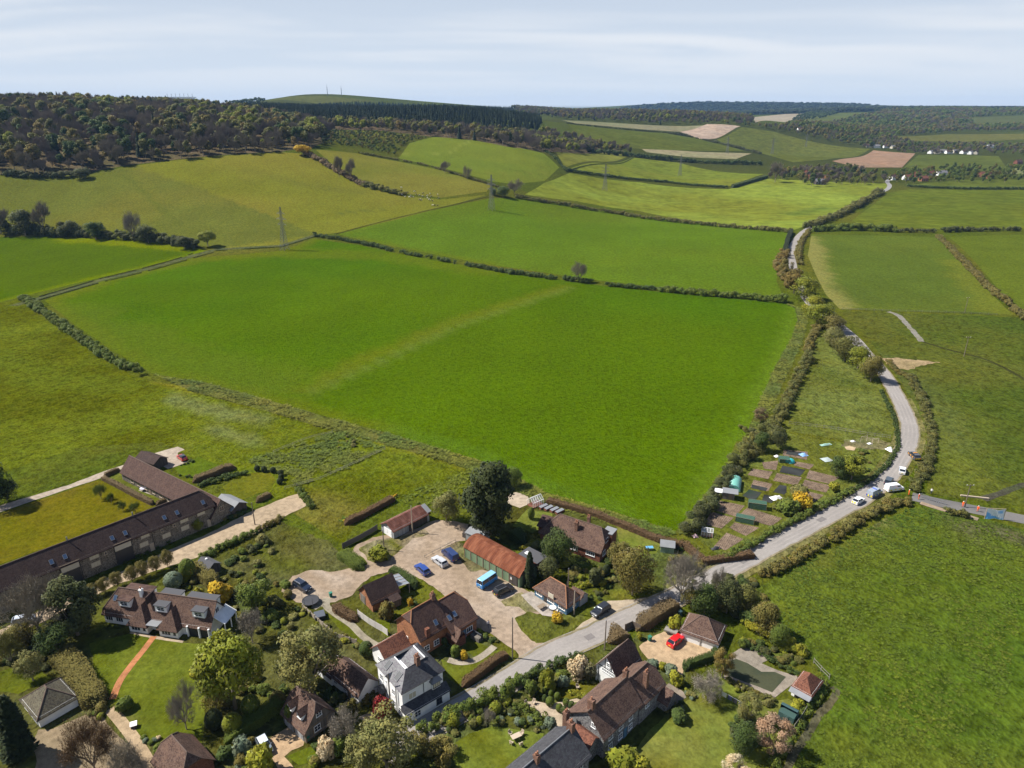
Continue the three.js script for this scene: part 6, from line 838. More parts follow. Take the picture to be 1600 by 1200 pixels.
{ // barrel roofed barn
  const g = at2('barrel_roof_barn', 'green boarded barn with curved rusty corrugated iron roof', -2.8, -139.6, 0.738, 0.675, 'barn'), L = 17.5, W = 6;
  part(g, 'wall', boxUV(L, 3.1, W, 0, -0.4, 0), WL.green);
  const S = new Solid(), n = 14, arc = (k, r) => { const a = -1.02 + 2.04 * k / n; return [Math.cos(a) * r + 2.75 - Math.cos(1.02) * 3.75, Math.sin(a) * r]; };
  for (let k = 0; k < n; k++) { const [y0, z0] = arc(k, 3.85), [y1, z1] = arc(k + 1, 3.85), [v0, w0] = arc(k, 3.75), [v1, w1] = arc(k + 1, 3.75), a = -L / 2 - 0.25, b = L / 2 + 0.25; S.face([b, y0, z0], [a, y0, z0], [a, y1, z1], [b, y1, z1]).face([a, v0, w0], [b, v0, w0], [b, v1, w1], [a, v1, w1]).face([a, y0, z0], [a, v0, w0], [a, v1, w1], [a, y1, z1]).face([b, v0, w0], [b, y0, z0], [b, y1, z1], [b, v1, w1]); }
  const rg = S.geometry(); { const q = rg.attributes.position, u = rg.attributes.uv; for (let i = 0; i < q.count; i++) u.setXY(i, q.getX(i), Math.atan2(q.getZ(i), q.getY(i)) * 3.8); } part(g, 'roof', rg, RF.rust);
  for (const s of [-1, 1]) { const E = new Solid(), q = []; for (let k = 0; k <= n; k++) { const [y, z] = arc(k, 3.7); q.push([s * (L / 2 - 0.05), y, z]); } E.face(...(s > 0 ? q.reverse() : q)); part(g, 'gable_end', E.geometry(), WL.darkBoard); }
  for (let k = 0; k < 7; k++) part(g, 'door_panel', keep('panel', () => boxUV(1.85, 2.5, 0.08, 0, 0, 0)), WL.green, -L / 2 + 1.15 + k * 2.06, 0.05, W / 2 + 0.05);
  for (let k = 0; k <= 7; k++) part(g, 'post', keep('panelpost', () => bx(0.16, 2.75, 0.16)), oak, -L / 2 + 0.1 + k * 2.06, 1.37, W / 2 + 0.1);
  part(g, 'dark_door', boxUV(2.3, 2.5, 0.1), WL.darkBoard, L / 2 - 1.6, 0.05, W / 2 + 0.06); windowOn(g, 'f', L / 2 - 2.4, 1.5, W / 2 + 0.1, 0.6, 0.7, 1, 1, oak, plain(0.6, 0.62, 0.65)); part(g, 'end_door', boxUV(3.4, 2.6, 0.1), WL.darkBoard, L / 2 + 0.05, 0, 0, Math.PI / 2);
}
{ const g = at2('grey_shed', 'small grey shed at the back end of the rusty barn', -8.5, -150.7, 0.82, 0.57, 'shed'); range(g, 4.6, 3.6, 2.2, 2.7, 0, 0, WL.board, RF.grey, { over: 0.2 }); doorOn(g, 'l', 0, 2.32, 1, 1.9, WL.timber); part(g, 'store', boxUV(1.2, 1.5, 2.6, 0, -0.2, 0), WL.darkBoard, -3.1, 0, 0.2); }
{ // tea house
  const g = at2('blue_cottage', 'small blue cottage with hipped tiled roof and terrace beside the yard', 9.95, -127.35, 0.707, 0.707, 'cottage');
  range(g, 9.2, 4.9, 2.35, 4.9, 1, 1, WL.blue, RF.brown, { ridge: orangeTile });
  for (const [x, w] of [[-3.2, 1.6], [0.2, 1.8], [3.3, 1.8]]) windowOn(g, 'f', x, 1.35, 2.47, w, 0.95, 3, 2); doorOn(g, 'f', -1.4, 2.47, 0.95, 2, blackPaint);
  part(g, 'sign', boxUV(1.4, 1.1, 0.08), WL.cream, 0.4, 2.3, 2.75); for (const x of [-0.35, 1.15]) part(g, 'sign_post', bx(0.09, 2, 0.09), paleWood, x, 2.6, 2.72);
  part(g, 'flue', new THREE.CylinderGeometry(0.1, 0.1, 1.6, 8), blackPaint, 2.2, 4.9, -0.4); range(g, 3, 2.6, 2, 3.1, 0, 0, WL.grey, RF.brown, { x: 3.4, z: -2.9, over: 0.2 });
  windowOn(g, 'r', 0, 1.3, 4.62, 1, 0.8);
}
{ // tiled cottage
  const g = at2('tiled_cottage', 'red brick cottage under a broad mottled tile roof at the field edge', 15.9, -148.6, 0.845, 0.535, 'cottage');
  range(g, 16.2, 7.8, 3, 7, 0.95, 0.55, WL.brickDark, RF.brown, { ridge: ridgeTile });
  chimney(g, 0.6, 1.6, 5, 7.4, 0.75, 0.75, stack, 2); chimney(g, 2.6, -0.8, 6, 8.3, 0.7, 0.7, stack, 2);
  for (const [x, w] of [[1.2, 1.9], [5.6, 2.2], [-3, 1.8]]) windowOn(g, 'f', x, 1.6, 3.92, w, 1, 4, 1); doorOn(g, 'f', -0.8, 3.92, 1, 2.05, oak);
  windowOn(g, 'r', 0.6, 4.4, 8.12, 1.2, 1, 3, 1); windowOn(g, 'r', -1.6, 1.5, 8.12, 1.4, 1.2, 3, 1); windowOn(g, 'r', 1.8, 1.5, 8.12, 1.4, 1.2, 3, 1);
  part(g, 'lead_roof', bx(2.6, 0.2, 3), RF.grey, 7.6, 5.3, -2.2); part(g, 'rear_wall', boxUV(2.4, 5.5, 2.8, 0, -0.4, 0), WL.brickDark, 7.6, 0, -2.2);
  range(g, 4, 5, 2.4, 4, 0, 0, WL.brickDark, RF.mid, { x: -8.5, z: -1.8 });
}
{ const g = at2('flat_roof_store', 'low brick store with felt roof between rusty barn and cottage', 4.9, -140.7, 0.74, 0.67, 'store'); part(g, 'wall', boxUV(5.5, 2.4, 3.6, 0, -0.3, 0), WL.brickDark); part(g, 'roof', bx(5.9, 0.18, 4), RF.felt, 0, 2.2, 0); part(g, 'roof_sheet', bx(1.3, 0.05, 1.1), whitePaint, -1.4, 2.33, 0.2); }
{ // flint house
  const g = at2('flint_house', 'flint walled farmhouse with rambling brown tiled roofs and red chimneys', 15.8, -93.1, 0.70, -0.71);
  range(g, 10.2, 7.6, 4.7, 8, 0, 0, WL.flint, RF.brown, { z0: 0.5, ridge: ridgeTile });
  range(g, 7.4, 6.6, 4.3, 7.3, 0, 0.35, WL.flint, RF.brown, { x: 8.4, z: 0.7, ridge: ridgeTile });
  range(g, 6.8, 5, 3.7, 7.2, 0, 0.35, WL.white, RF.brown, { x: 11.2, z: -5.4, ridge: ridgeTile });
  range(g, 3.4, 5.2, 2.6, 4.8, 0, 0, WL.flint, RF.red, { x: -6.2, z: 0.9, turn: Math.PI / 2 });
  range(g, 3.2, 3, 2.3, 4, 0.3, 0, WL.flint, RF.brown, { x: 11.9, z: 4.3, turn: -Math.PI / 2 });
  chimney(g, -4.2, 0.3, 6.6, 9.6, 0.8, 1.1, stack, 1); chimney(g, 5.4, 0.2, 6.6, 9.2, 0.7, 0.8, stack, 2); chimney(g, 8.2, 2.6, 5.2, 8.6, 0.7, 0.8, stack, 2); chimney(g, -6.6, -3, 0.5, 6.4, 0.9, 0.8, stack, 2);
  windowOn(g, 'l', -5.2, 3.6, -7.77, 2.6, 0.6, 5, 2); windowOn(g, 'l', -5.2, 5.2, -7.77, 0.7, 0.9, 2, 2);
  for (const m of g.children.slice(-2)) m.position.x = 7.77;
  for (const [z, y, h] of [[-7.3, 2, 3.4], [-3.5, 2, 3.4], [-5.9, 5.3, 2.2], [-4.5, 5.3, 2.2]]) part(g, 'timber_post', bx(0.08, h, 0.16), blackPaint, 7.78, y, z); part(g, 'timber_rail', bx(0.08, 0.16, 4.4), blackPaint, 7.77, 4.15, -5.4);
  for (const x of [-3.2, -0.4, 2.4]) { windowOn(g, 'f', x, 3.4, 3.82, 1, 1.1); windowOn(g, 'f', x, 1.3, 3.82, 1, 1.1); } windowOn(g, 'f', 7, 3, 4.02, 1, 1.1); doorOn(g, 'f', 1, 3.82, 1, 2.05, WL.blue); windowOn(g, 'l', 1.6, 5.6, 5.12, 0.8, 0.9);
}
{ const g = at2('slate_house', 'house with a plain dark slate roof at the bottom edge', 4.6, -81.1, 0.72, -0.69); range(g, 14, 7.2, 4.9, 7.9, 0, 0, WL.flint, RF.slate, { ridge: lead }); chimney(g, 6.6, 0, 7.2, 9.2, 0.8, 1.2, stack, 2); chimney(g, -1.5, 0.3, 7.2, 8.9, 0.7, 0.9, stack, 2); windowOn(g, 'r', 1.8, 2.2, 7.02, 1, 1.2); windowOn(g, 'f', 5, 3.6, 3.62, 1, 1.2); }
{ const g = at2('double_garage', 'white double garage with pyramid tiled roof by the red car', 38.6, -115.9, 0.865, 0.5, 'garage'); range(g, 7.3, 5.8, 2.3, 4.9, 1, 1, WL.white, RF.brown, { ridge: ridgeTile }); doorOn(g, 'f', -1, 2.92, 2.5, 2, whitePaint, 'garage_door'); doorOn(g, 'f', 2, 2.92, 2.5, 2, whitePaint, 'garage_door'); part(g, 'drainpipe', new THREE.CylinderGeometry(0.05, 0.05, 2.2, 8), blackPaint, 0.5, 1.1, 2.98); }
{ const g = at2('summer_house', 'small white summer house with red hipped roof beside the pool', 53.9, -101.1, 0.69, -0.72, 'summer house'); range(g, 5, 3.4, 2.2, 4, 1, 1, WL.white, RF.red, { over: 0.25 }); part(g, 'canopy', new Solid().face([-2.7, 2.1, -1.9], [-3.7, 1.7, -1.9], [-3.7, 1.7, 1.9], [-2.7, 2.1, 1.9]).face([-3.7, 1.65, -1.9], [-2.7, 2.05, -1.9], [-2.7, 2.05, 1.9], [-3.7, 1.65, 1.9]).geometry(), RF.grey); doorOn(g, 'l', 0, 2.52, 2.2, 1.7, blackPaint); }
{ const g = at2('garden_shed', 'dark green garden shed with curved felt roof below the summer house', 48.3, -95, 0.75, 0.66, 'shed'); part(g, 'wall', boxUV(2.7, 1.8, 2.1, 0, -0.1, 0), plain(0.03, 0.07, 0.06, 0.8)); part(g, 'roof', new THREE.CylinderGeometry(1.25, 1.25, 2.9, 20, 1, false, Math.PI * 0.5, Math.PI).rotateZ(Math.PI / 2).scale(1, 0.62, 1), plain(0.035, 0.08, 0.08, 0.6), 0, 1.65, 0); doorOn(g, 'f', 0, 1.06, 0.9, 1.55, plain(0.04, 0.08, 0.07)); }
{ const g = at2('field_shed', 'grey roofed pale green shed at the edge of the cottage lawn', 37.6, -146.1, 0.97, 0.22, 'shed'); range(g, 3.2, 2.8, 1.9, 2.6, 0, 0, plain(0.24, 0.32, 0.24), RF.grey, { over: 0.2 }); doorOn(g, 'f', 0, 1.42, 0.9, 1.7, plain(0.2, 0.27, 0.2)); }
{ const g = at2('dark_shed', 'dark pitched roof shed behind the tall conifer', -2.7, -175.8, 0.8, 0.6, 'shed'); range(g, 3.4, 2.8, 1.9, 2.8, 0, 0, WL.darkBoard, RF.felt, { over: 0.2 }); doorOn(g, 'f', 0, 1.42, 0.9, 1.7, WL.timber); }
{ const g = at2('black_summer_house', 'small black shed with felt roof below the stone barn drive', -70.1, -137.9, 0.85, 0.53, 'shed'); range(g, 4.2, 3.2, 2, 3, 0, 0, WL.darkBoard, RF.felt, { over: 0.25 }); part(g, 'roof_vent', new THREE.CylinderGeometry(0.25, 0.3, 0.3, 10), whitePaint, -0.4, 3.05, 0); windowOn(g, 'f', 0.5, 1.3, 1.62, 1.1, 0.9); }
function greenhouse(name, label, x, z, dx, dz, L, W, he, hr) {
  const g = at2(name, label, x, z, dx, dz, 'greenhouse'), pane = new THREE.MeshPhysicalMaterial({ color: 0xffffff, roughness: 0.05, transmission: 0.92, thickness: 0, ior: 1.45 }), n = Math.max(3, Math.round(L / 0.7)), s = Math.atan2(hr - he, W / 2), sl = Math.hypot(hr - he, W / 2);
  part(g, 'base', boxUV(L, 0.4, W, 0, -0.1, 0), WL.brickDark);
  for (let i = 0; i <= n; i++) { const px = -L / 2 + L * i / n; for (const k of [-1, 1]) { part(g, 'upright', keep(`gu${he}`, () => bx(0.06, he, 0.06, 0, he / 2)), whitePaint, px, 0, k * W / 2); const r = part(g, 'rafter', keep(`gr${sl.toFixed(2)}`, () => bx(0.06, 0.06, sl)), whitePaint, px, (he + hr) / 2, k * W / 4); r.rotation.x = k * s; } }
  part(g, 'ridge', bx(L, 0.09, 0.09), whitePaint, 0, hr, 0); for (const k of [-1, 1]) { part(g, 'eaves', bx(L, 0.08, 0.08), whitePaint, 0, he, k * W / 2); part(g, 'pane', bx(L, he - 0.4, 0.01), pane, 0, he / 2 + 0.2, k * W / 2); const q = part(g, 'pane', bx(L, 0.01, sl), pane, 0, (he + hr) / 2, k * W / 4); q.rotation.x = k * s; }
  return g;
}
greenhouse('greenhouse', 'white framed greenhouse beside the cold frames in the cottage garden', 6.3, -167.1, 0.8, -0.6, 3.6, 2.6, 1.7, 2.8);
greenhouse('greenhouse', 'small aluminium greenhouse at the lower corner of the allotments', 48.9, -152.5, 0.95, 0.3, 2.8, 2, 1.5, 2.2);
for (let i = 0; i < 4; i++) { const f = at2('cold_frame', ['leftmost of four cold frames below the greenhouse', 'second cold frame from the greenhouse', 'third cold frame from the greenhouse', 'cold frame nearest the tiled cottage roof'][i], ...[8.4, -165.7, 9.8, -164.9, 11.3, -164.1, 12.6, -163.2].slice(i * 2, i * 2 + 2), 0.75, -0.66, 'cold frame'); part(f, 'frame', boxUV(2.7, 0.6, 1, 0, 0, 0), WL.brickDark); const p = part(f, 'light', bx(2.6, 0.06, 0.95), RF.glassRoof, 0, 0.66, 0); p.rotation.x = 0.1; part(p, 'bar', bx(2.6, 0.05, 0.05, 0, 0.05, 0), paleWood); }


// ---------------------------------------------------------------- garden trees, one by one
tree('bare0', -96.3, -116.7, 15.6, 17.6, 'twig', 'bare_tree', 'large spreading bare tree over the drive at the left edge', 'tree', null, paleBark);
tree('yew', -88.3, -116.3, 14.1, 10.4, 'ivy', 'evergreen_tree', 'dark evergreen tree beside the white dormer house');
tree('bud1', -96, -107.8, 8.4, 7.4, 'hawthorn', 'garden_tree', 'thorny brown tree at the left edge above the hipped garage');
tree('airy1', -89.6, -103.9, 6.9, 5.5, 'willow', 'garden_tree', 'pale feathery tree behind the hipped garage');
tree('bushy1', -89.2, -111.2, 7, 7.6, 'deep', 'garden_tree', 'dark shrubby tree below the large bare tree');
tree('bushy2', -96.8, -113, 6.3, 7, 'olive', 'garden_tree', 'olive shrubby tree below the large bare tree');
tree('column', -81.4, -87.5, 12.6, 4.7, 'dark', 'cypress_tree', 'nearly black cypress beside the hipped garage', 'cypress');
tree('bud0', -67.2, -84.3, 12.7, 9.8, 'russet', 'bare_tree', 'reddish brown bare tree over the garage forecourt');
tree('bud2', -60.7, -82.7, 9.5, 7.1, 'twig', 'bare_tree', 'smaller bare tree at the bottom edge by the gravel path');
tree('leafy0', -49.3, -97.2, 17.3, 11.4, 'spring', 'garden_tree', 'big spring green tree right of the dormer house lawn');
tree('bushy0', -52.7, -97.2, 6.7, 5.3, 'olive', 'garden_tree', 'olive green tree at the edge of the dormer house lawn');
tree('bare1', -56.1, -92.7, 11.3, 6.8, 'ash', 'bare_tree', 'fine grey bare tree standing on the dormer house lawn', 'tree', null, paleBark);
tree('airy2', -36.4, -99.8, 16.4, 13, 'willow', 'garden_tree', 'large grey green willow behind the coach house');
tree('leafy2', -39, -102.1, 9.6, 7.1, 'olive', 'garden_tree', 'olive tree on the left flank of the grey green willow');
tree('airy0', -19.9, -83.6, 13.7, 12.5, 'willow', 'garden_tree', 'pale green willow at the bottom edge by the lane');
tree('airy1', -23.4, -83.3, 10.2, 7.2, 'willow', 'garden_tree', 'smaller pale willow left of the bottom edge willow');
tree('bud1', -52, -114.1, 9.1, 7.4, 'ash', 'bare_tree', 'lichen grey bare tree beside the dormer house');
tree('leafy1', -54.3, -123.8, 8.5, 7.4, 'green', 'garden_tree', 'green tree between the drive and the parked dark car');
tree('bud0', -28.2, -90.3, 7.5, 6.3, 'ash', 'bare_tree', 'twiggy grey tree right of the coach house');
tree('bushy1', -16.9, -158.5, 9.4, 7.9, 'willow', 'garden_tree', 'round grey green tree behind the yard');
tree('yew', -5.5, -152.6, 21.2, 14.1, 'yew', 'evergreen_tree', 'tallest dark conifer behind the rusty barn', 'conifer');
tree('conifer1', -7.2, -156.1, 18.7, 7.5, 'yew', 'evergreen_tree', 'pointed conifer top on the left of the tallest conifer', 'conifer');
tree('bushy2', 0, -177.1, 6.1, 6.2, 'green', 'garden_tree', 'small green tree behind the dark shed at the field edge');
tree('dome', 10.7, -140.7, 9.8, 8.7, 'deep', 'evergreen_tree', 'round dark green tree in front of the tiled cottage');
tree('column', 3.9, -131.9, 9.3, 2.4, 'dark', 'cypress_tree', 'slim dark cypress at the corner of the rusty barn', 'cypress');
tree('bushy0', 8.4, -134.6, 5.7, 5.8, 'ivy', 'garden_tree', 'dark shrubby tree below the round cottage tree');
tree('dome', 26.5, -129, 13.6, 9.6, 'olive', 'garden_tree', 'big rounded olive green tree right of the tiled cottage');
tree('bushy1', 25, -138.7, 7.5, 6, 'olive', 'garden_tree', 'smaller olive tree beside the cottage end wall');
tree('bare2', 36.6, -126.3, 15.3, 13.2, 'ash', 'bare_tree', 'large pale bare tree standing beside the lane', 'tree', null, paleBark);
tree('bare1', 45.4, -130.3, 7.4, 4, 'ash', 'bare_tree', 'thin bare sapling beside the lane');
[[40.5, -122.2, 8.1, 6.2, 'deep', 'dark thicket tree nearest the large pale bare tree'], [45.5, -123, 8.6, 6.2, 'ivy', 'tall ivy covered tree in the thicket behind the double garage'], [49.3, -122.2, 8.1, 5.9, 'hawthorn', 'brown green thorn tree at the corner of the big meadow'], [51.4, -116.3, 8.2, 6.2, 'olive', 'olive thorn tree overhanging the big meadow'], [38.4, -124.7, 5.3, 4.9, 'olive', 'olive thorn tree by the lane behind the garage drive'], [52.9, -113, 5.5, 4.3, 'green', 'green shrubby tree above the pool garden']].forEach(([x, z, h, w, tint, label], i) => tree('bushy' + i % 3, x, z, h, w, tint, 'thorn_tree', label));
tree('bud2', 35.3, -99.2, 7.4, 7, 'ash', 'bare_tree', 'grey bare tree in the middle of the farmhouse lawn');
tree('airy0', 39.5, -104.8, 7, 5.1, 'bronze', 'garden_tree', 'bronze leaved small tree at the corner of the gravel drive');
tree('airy1', 41.1, -94.3, 6.4, 5.4, 'willow', 'garden_tree', 'light open tree left of the green shed');
tree('airy2', 43.1, -87.5, 8.3, 6.8, 'pink', 'blossom_tree', 'pinkish white blossom tree beside the green shed');
tree('bushy2', 38.3, -88, 6.7, 4.9, 'deep', 'garden_tree', 'glossy dark laurel beside the blossom tree');
tree('airy0', 35.4, -82.5, 5.5, 5.1, 'blossom', 'blossom_tree', 'pale blossom tree cut by the bottom edge');
tree('bud1', -3.9, -93.8, 3.9, 2.9, 'ash', 'bare_tree', 'small bare tree in the farmhouse front hedge');
tree('bushy0', -139.4, -166.7, 14.5, 10.4, 'deep', 'garden_tree', 'dark tree cut by the left edge above the pale track');
tree('bushy1', -137.7, -169.4, 7.3, 6.3, 'dark', 'garden_tree', 'dark bush at the left edge beside the pale track');
[-112.5, -170.1, 5.6, 4.2, -108.5, -168, 3.6, 2.8, -103.5, -164.1, 3.5, 2.7, -99.5, -162.8, 3.9, 3.4].forEach((v, i, a) => { if (i % 4) return; const k = i / 4; tree('bud' + k % 3, a[i], a[i + 1], a[i + 2], a[i + 3], 'green', 'orchard_tree', ['largest small fruit tree on the barn lawn', 'second small fruit tree on the barn lawn', 'third small fruit tree on the barn lawn', 'pale small fruit tree nearest the barn roof'][k], 'fruit tree'); });
[-80.3, -139.2, 5.1, 3.2, -82, -137.3, 4.9, 3.3, -84.1, -135.2, 4.9, 3.3, -85.7, -133.5, 4.7, 3.3, -88, -131.7, 4.6, 3.2, -90, -129.8, 4.4, 3, -91.7, -128.4, 3.8, 2.6].forEach((v, i, a) => { if (i % 4) return; const k = i / 4; tree('dome', a[i], a[i + 1], a[i + 2], a[i + 3], 'olive', 'pollard_tree', `${['first', 'second', 'third', 'fourth', 'fifth', 'sixth', 'seventh'][k]} round clipped tree of the row along the barn drive, from the right`, 'tree', 'clipped trees along the barn drive'); });
tree('dome', -79.4, -154.3, 4.2, 3.4, 'spring', 'garden_tree', 'round bright green tree against the stone barn wall');

// ---------------------------------------------------------------- hedges of the village
hedge([[-89.2,-110.3],[-84.9,-107.8],[-79.7,-102.9],[-74.8,-98.3],[-72.7,-96.5]], 4.2, 2.6, 'olive', 'broad clipped hedge between garage and dormer house lawn', { size: 0.15, lump: 0.14, seed: 60 });
hedge([[-48.5,-89.7],[-46.2,-92.4],[-43.4,-95.5],[-40.5,-99.1]], 2.8, 2.2, 'green', 'long clipped hedge between lawn and coach house drive', { size: 0.13, lump: 0.1, seed: 61 });
hedge([[-15.9,-91.9],[-13.6,-93],[-10.7,-94.8],[-7.7,-96.5],[-4.6,-98.7],[-1.8,-100.6],[1.2,-102.5]], 3.4, 2.6, 'green', 'mixed garden hedge along the lane opposite the white house', { size: 0.15, lump: 0.35, wave: 3, seed: 62 });
hedge([[1.2,-102.5],[3.6,-104.1],[6.1,-105.7],[8.6,-107.4],[11.1,-108.6],[13.7,-109.5]], 2.6, 2, 'deep', 'darker garden hedge along the lane nearer the farmhouse', { size: 0.15, lump: 0.35, wave: 3, seed: 63 });
hedge([[-17.6,-88.4],[-14.5,-88.8],[-11.1,-87.5],[-9.9,-85]], 4.5, 3.2, 'olive', 'thick unclipped hedge at the bottom edge below the white house', { size: 0.17, lump: 0.4, wave: 3, seed: 64 });
hedge([[-9.3,-102.1],[-6,-105.3],[-3.1,-108.6],[0,-110.8]], 1.6, 1.7, 'russet', 'brown beech hedge in front of the white house lawn', { size: 0.13, lump: 0.12, seed: 65 });
hedge([[25.4,-117.4],[28.7,-120.1],[32.2,-122.8],[35.8,-125.2]], 3, 2.4, 'brown', 'bare brown clipped hedge beside the lane above the red car', { size: 0.14, lump: 0.08, seed: 66 });
hedge([[19.2,-113.9],[21.3,-115.1],[23.7,-116.2]], 4.2, 2.6, 'brown', 'rounded bare brown hedge behind the timbered gable', { size: 0.14, lump: 0.15, seed: 67 });
hedge([[-43,-156.9],[-39.3,-160.7],[-35.9,-165.1],[-31.6,-170.3]], 1.8, 1.7, 'russet', 'brown hedge with yellow top behind the tin shed', { size: 0.14, lump: 0.12, seed: 68 });
hedge([[-43.6,-158.6],[-39.9,-162.5],[-36.5,-167],[-32.3,-171.6]], 0.7, 0.6, 'gold', 'strip of yellow flowers along the brown hedge', { size: 0.12, lump: 0.3, seed: 69, name: 'flower_strip', category: 'flowers' });
hedge([[-41.6,-144.6],[-38.7,-142],[-35.8,-138.9],[-33.6,-137.3]], 3.2, 1.9, 'green', 'clipped green hedge at the yard entrance', { size: 0.13, lump: 0.1, seed: 70 });
hedge([[-28.5,-137.5],[-25.6,-135.8],[-22.7,-132.9],[-21.5,-130.6]], 2, 1.8, 'deep', 'dark clipped hedge beside the brick garage', { size: 0.13, lump: 0.1, seed: 71 });
hedge([[-118.2,-181.3],[-111.2,-176.7],[-103.6,-171.4],[-96.4,-166.7]], 1.3, 1.4, 'brown', 'brown beech hedge around the courtyard garden', { size: 0.13, lump: 0.08, seed: 72 });
hedge([[-118.3,-182.3],[-116.6,-185.2],[-115.4,-187.5]], 1.1, 1.4, 'brown', 'short beech hedge closing the courtyard garden', { size: 0.13, lump: 0.08, seed: 73 });
hedge([[-95.9,-166.6],[-94.4,-168.6],[-93.1,-169.9]], 1.1, 1.3, 'brown', 'short beech hedge against the stone barn roof', { size: 0.13, lump: 0.08, seed: 74 });
hedge([[-91.2,-179],[-88.1,-182.3],[-85,-186.2],[-82.1,-188.2]], 2.2, 1.9, 'brown', 'brown hedge behind the barn wing garden', { size: 0.15, lump: 0.15, seed: 75 });
hedge([[-88.6,-177.1],[-84.7,-179.5],[-81.6,-182.3],[-78,-183.7]], 2.6, 1.3, 'deep', 'planted shrub border below the brown hedge', { size: 0.15, lump: 0.4, wave: 2, seed: 76 });
hedge([[-74,-142],[-71.4,-145.3],[-68,-149.7],[-64.6,-153.6]], 2.2, 1.8, 'green', 'hedge along the lower side of the barn drive', { size: 0.14, lump: 0.25, seed: 77 });
hedge([[-64.7,-153.9],[-62.3,-156.5],[-59.9,-159.5]], 2.2, 1.8, 'olive', 'hedge continuing the barn drive edge towards the yard', { size: 0.14, lump: 0.25, seed: 78 });
hedge([[-69.4,-168],[-67.6,-170.5],[-66.1,-172.7]], 1.4, 1.6, 'brown', 'short brown hedge at the head of the barn drive', { size: 0.14, lump: 0.12, seed: 79 });
hedge([[-74.7,-139.2],[-71.1,-135.8],[-67.7,-132.9],[-65.6,-131.2]], 3.2, 2.4, 'olive', 'clipped hedge climbing beside the black shed', { size: 0.14, lump: 0.12, seed: 80 });
hedge([[32.8,-106.1],[33.4,-107.4],[35.8,-108.3],[38.6,-109.5],[40.7,-111.7]], 1.3, 1.5, 'deep', 'dark curved hedge around the gravel drive', { size: 0.12, lump: 0.1, seed: 81 });
hedge([[47.9,-119.6],[50.1,-117.2],[52.9,-114.8],[55.1,-113],[56.7,-111.2]], 3.4, 2, 'lime', 'yellow green shrub border above the pool garden', { size: 0.15, lump: 0.45, wave: 2.5, seed: 82 });
hedge([[46.1,-113.9],[48.3,-111.7],[50.3,-109.1],[52,-106.9],[53.8,-105.3]], 1.8, 1.2, 'deep', 'low dark border along the far side of the pool', { size: 0.13, lump: 0.45, wave: 2, seed: 83 });
hedge([[40.2,-104.1],[42.4,-102.5],[44.5,-100.6],[46.9,-99.1]], 1.4, 0.9, 'hawthorn', 'low border along the near side of the pool', { size: 0.13, lump: 0.5, wave: 2, seed: 84 });
hedge([[58.1,-103.3],[54.7,-99.1],[50.7,-94.8],[46.1,-89.7],[42.6,-85.6]], 2, 1.2, 'green', 'green hedge bank along the ditch', { size: 0.15, lump: 0.3, seed: 85 });
hedge([[-0.4,-153.2],[1.2,-151.1],[3.3,-148.3]], 3.4, 2.4, 'deep', 'dark clipped hedge block beside the rusty barn', { size: 0.14, lump: 0.06, seed: 86 });
hedge([[1.9,-146.6],[4.3,-148],[7.1,-148.6]], 2.4, 1, 'lime', 'low bright green planting in front of the cottage', { size: 0.14, lump: 0.4, wave: 2, seed: 87 });
hedge([[13.2,-131.2],[15.7,-131.8],[18,-132.9],[20.1,-132.3]], 2.4, 1.4, 'lime', 'bright green bushes behind the blue cottage', { size: 0.15, lump: 0.4, wave: 2, seed: 88 });
hedge([[0,-97.6],[2.3,-96.5],[4.5,-95.1],[6.1,-93.4]], 2.6, 1.2, 'green', 'leafy border between the farmhouse patio and lawn', { size: 0.14, lump: 0.45, wave: 2, seed: 89 });
hedge([[10.5,-100.6],[11.7,-100.4],[13.6,-99.5]], 1.5, 1, 'lime', 'lime green border beside the farmhouse terrace', { size: 0.12, lump: 0.3, wave: 1.5, seed: 90 });
hedge([[-58,-125.7],[-54.9,-121.6],[-55,-118.1]], 2.2, 1.8, 'green', 'clipped hedge right of the dormer house garden', { size: 0.13, lump: 0.12, seed: 91 });
hedge([[-29.5,-96.2],[-27.8,-97.6],[-25.2,-99.5]], 2.2, 1.6, 'olive', 'bushy hedge in front of the low cottage', { size: 0.14, lump: 0.3, seed: 92 });
hedge([[-38.2,-125.2],[-36.7,-123.1],[-33.5,-121.1],[-32,-120.1]], 2.2, 1.7, 'russet', 'reddish brown hedge beside the brick garage path', { size: 0.13, lump: 0.2, seed: 93 });

hedge([[-59.9,-175],[-56.8,-170.1],[-53.6,-164.8]], 2.4, 1.8, 'green', 'leafy hedge closing the head of the barn drive', { size: 0.14, lump: 0.3, seed: 94 });
// ---------------------------------------------------------------- shrubs
const B = (x, z, h, w, tint, name, label, geo = BUSH[0]) => bush(geo, x, z, h, w, tint, name, label);
B(-46, -96, 4.1, 3.3, 'green', 'topiary_ball', 'clipped green ball at the edge of the lawn hedge', BALL);
B(-47.8, -92.2, 3.9, 3.3, 'spring', 'topiary_ball', 'clipped bright green dome on the lawn by the hedge', BALL);
B(-51.3, -93, 4, 3, 'dark', 'topiary_ball', 'dark clipped ball under the big spring green tree', BALL);
B(-68.7, -97.1, 2.8, 2.9, 'green', 'lawn_shrub', 'low green shrub on the lawn beside the brick path', BUSH[1]);
B(-58.9, -104.5, 2.7, 2.9, 'lime', 'box_bush', 'small yellow green clipped bush at the lawn edge', BUSH[2]);
B(-75.5, -131.7, 3.9, 4, 'blue', 'topiary_ball', 'grey green clipped dome behind the dormer house', BALL);
B(-73.6, -134.9, 5.2, 3.6, 'green', 'topiary_ball', 'tall green clipped ball by the barn drive', BALL);
B(-68.2, -127.9, 3, 2.1, 'lime', 'garden_shrub', 'lime green round shrub behind the dormer house', BUSH[3]);
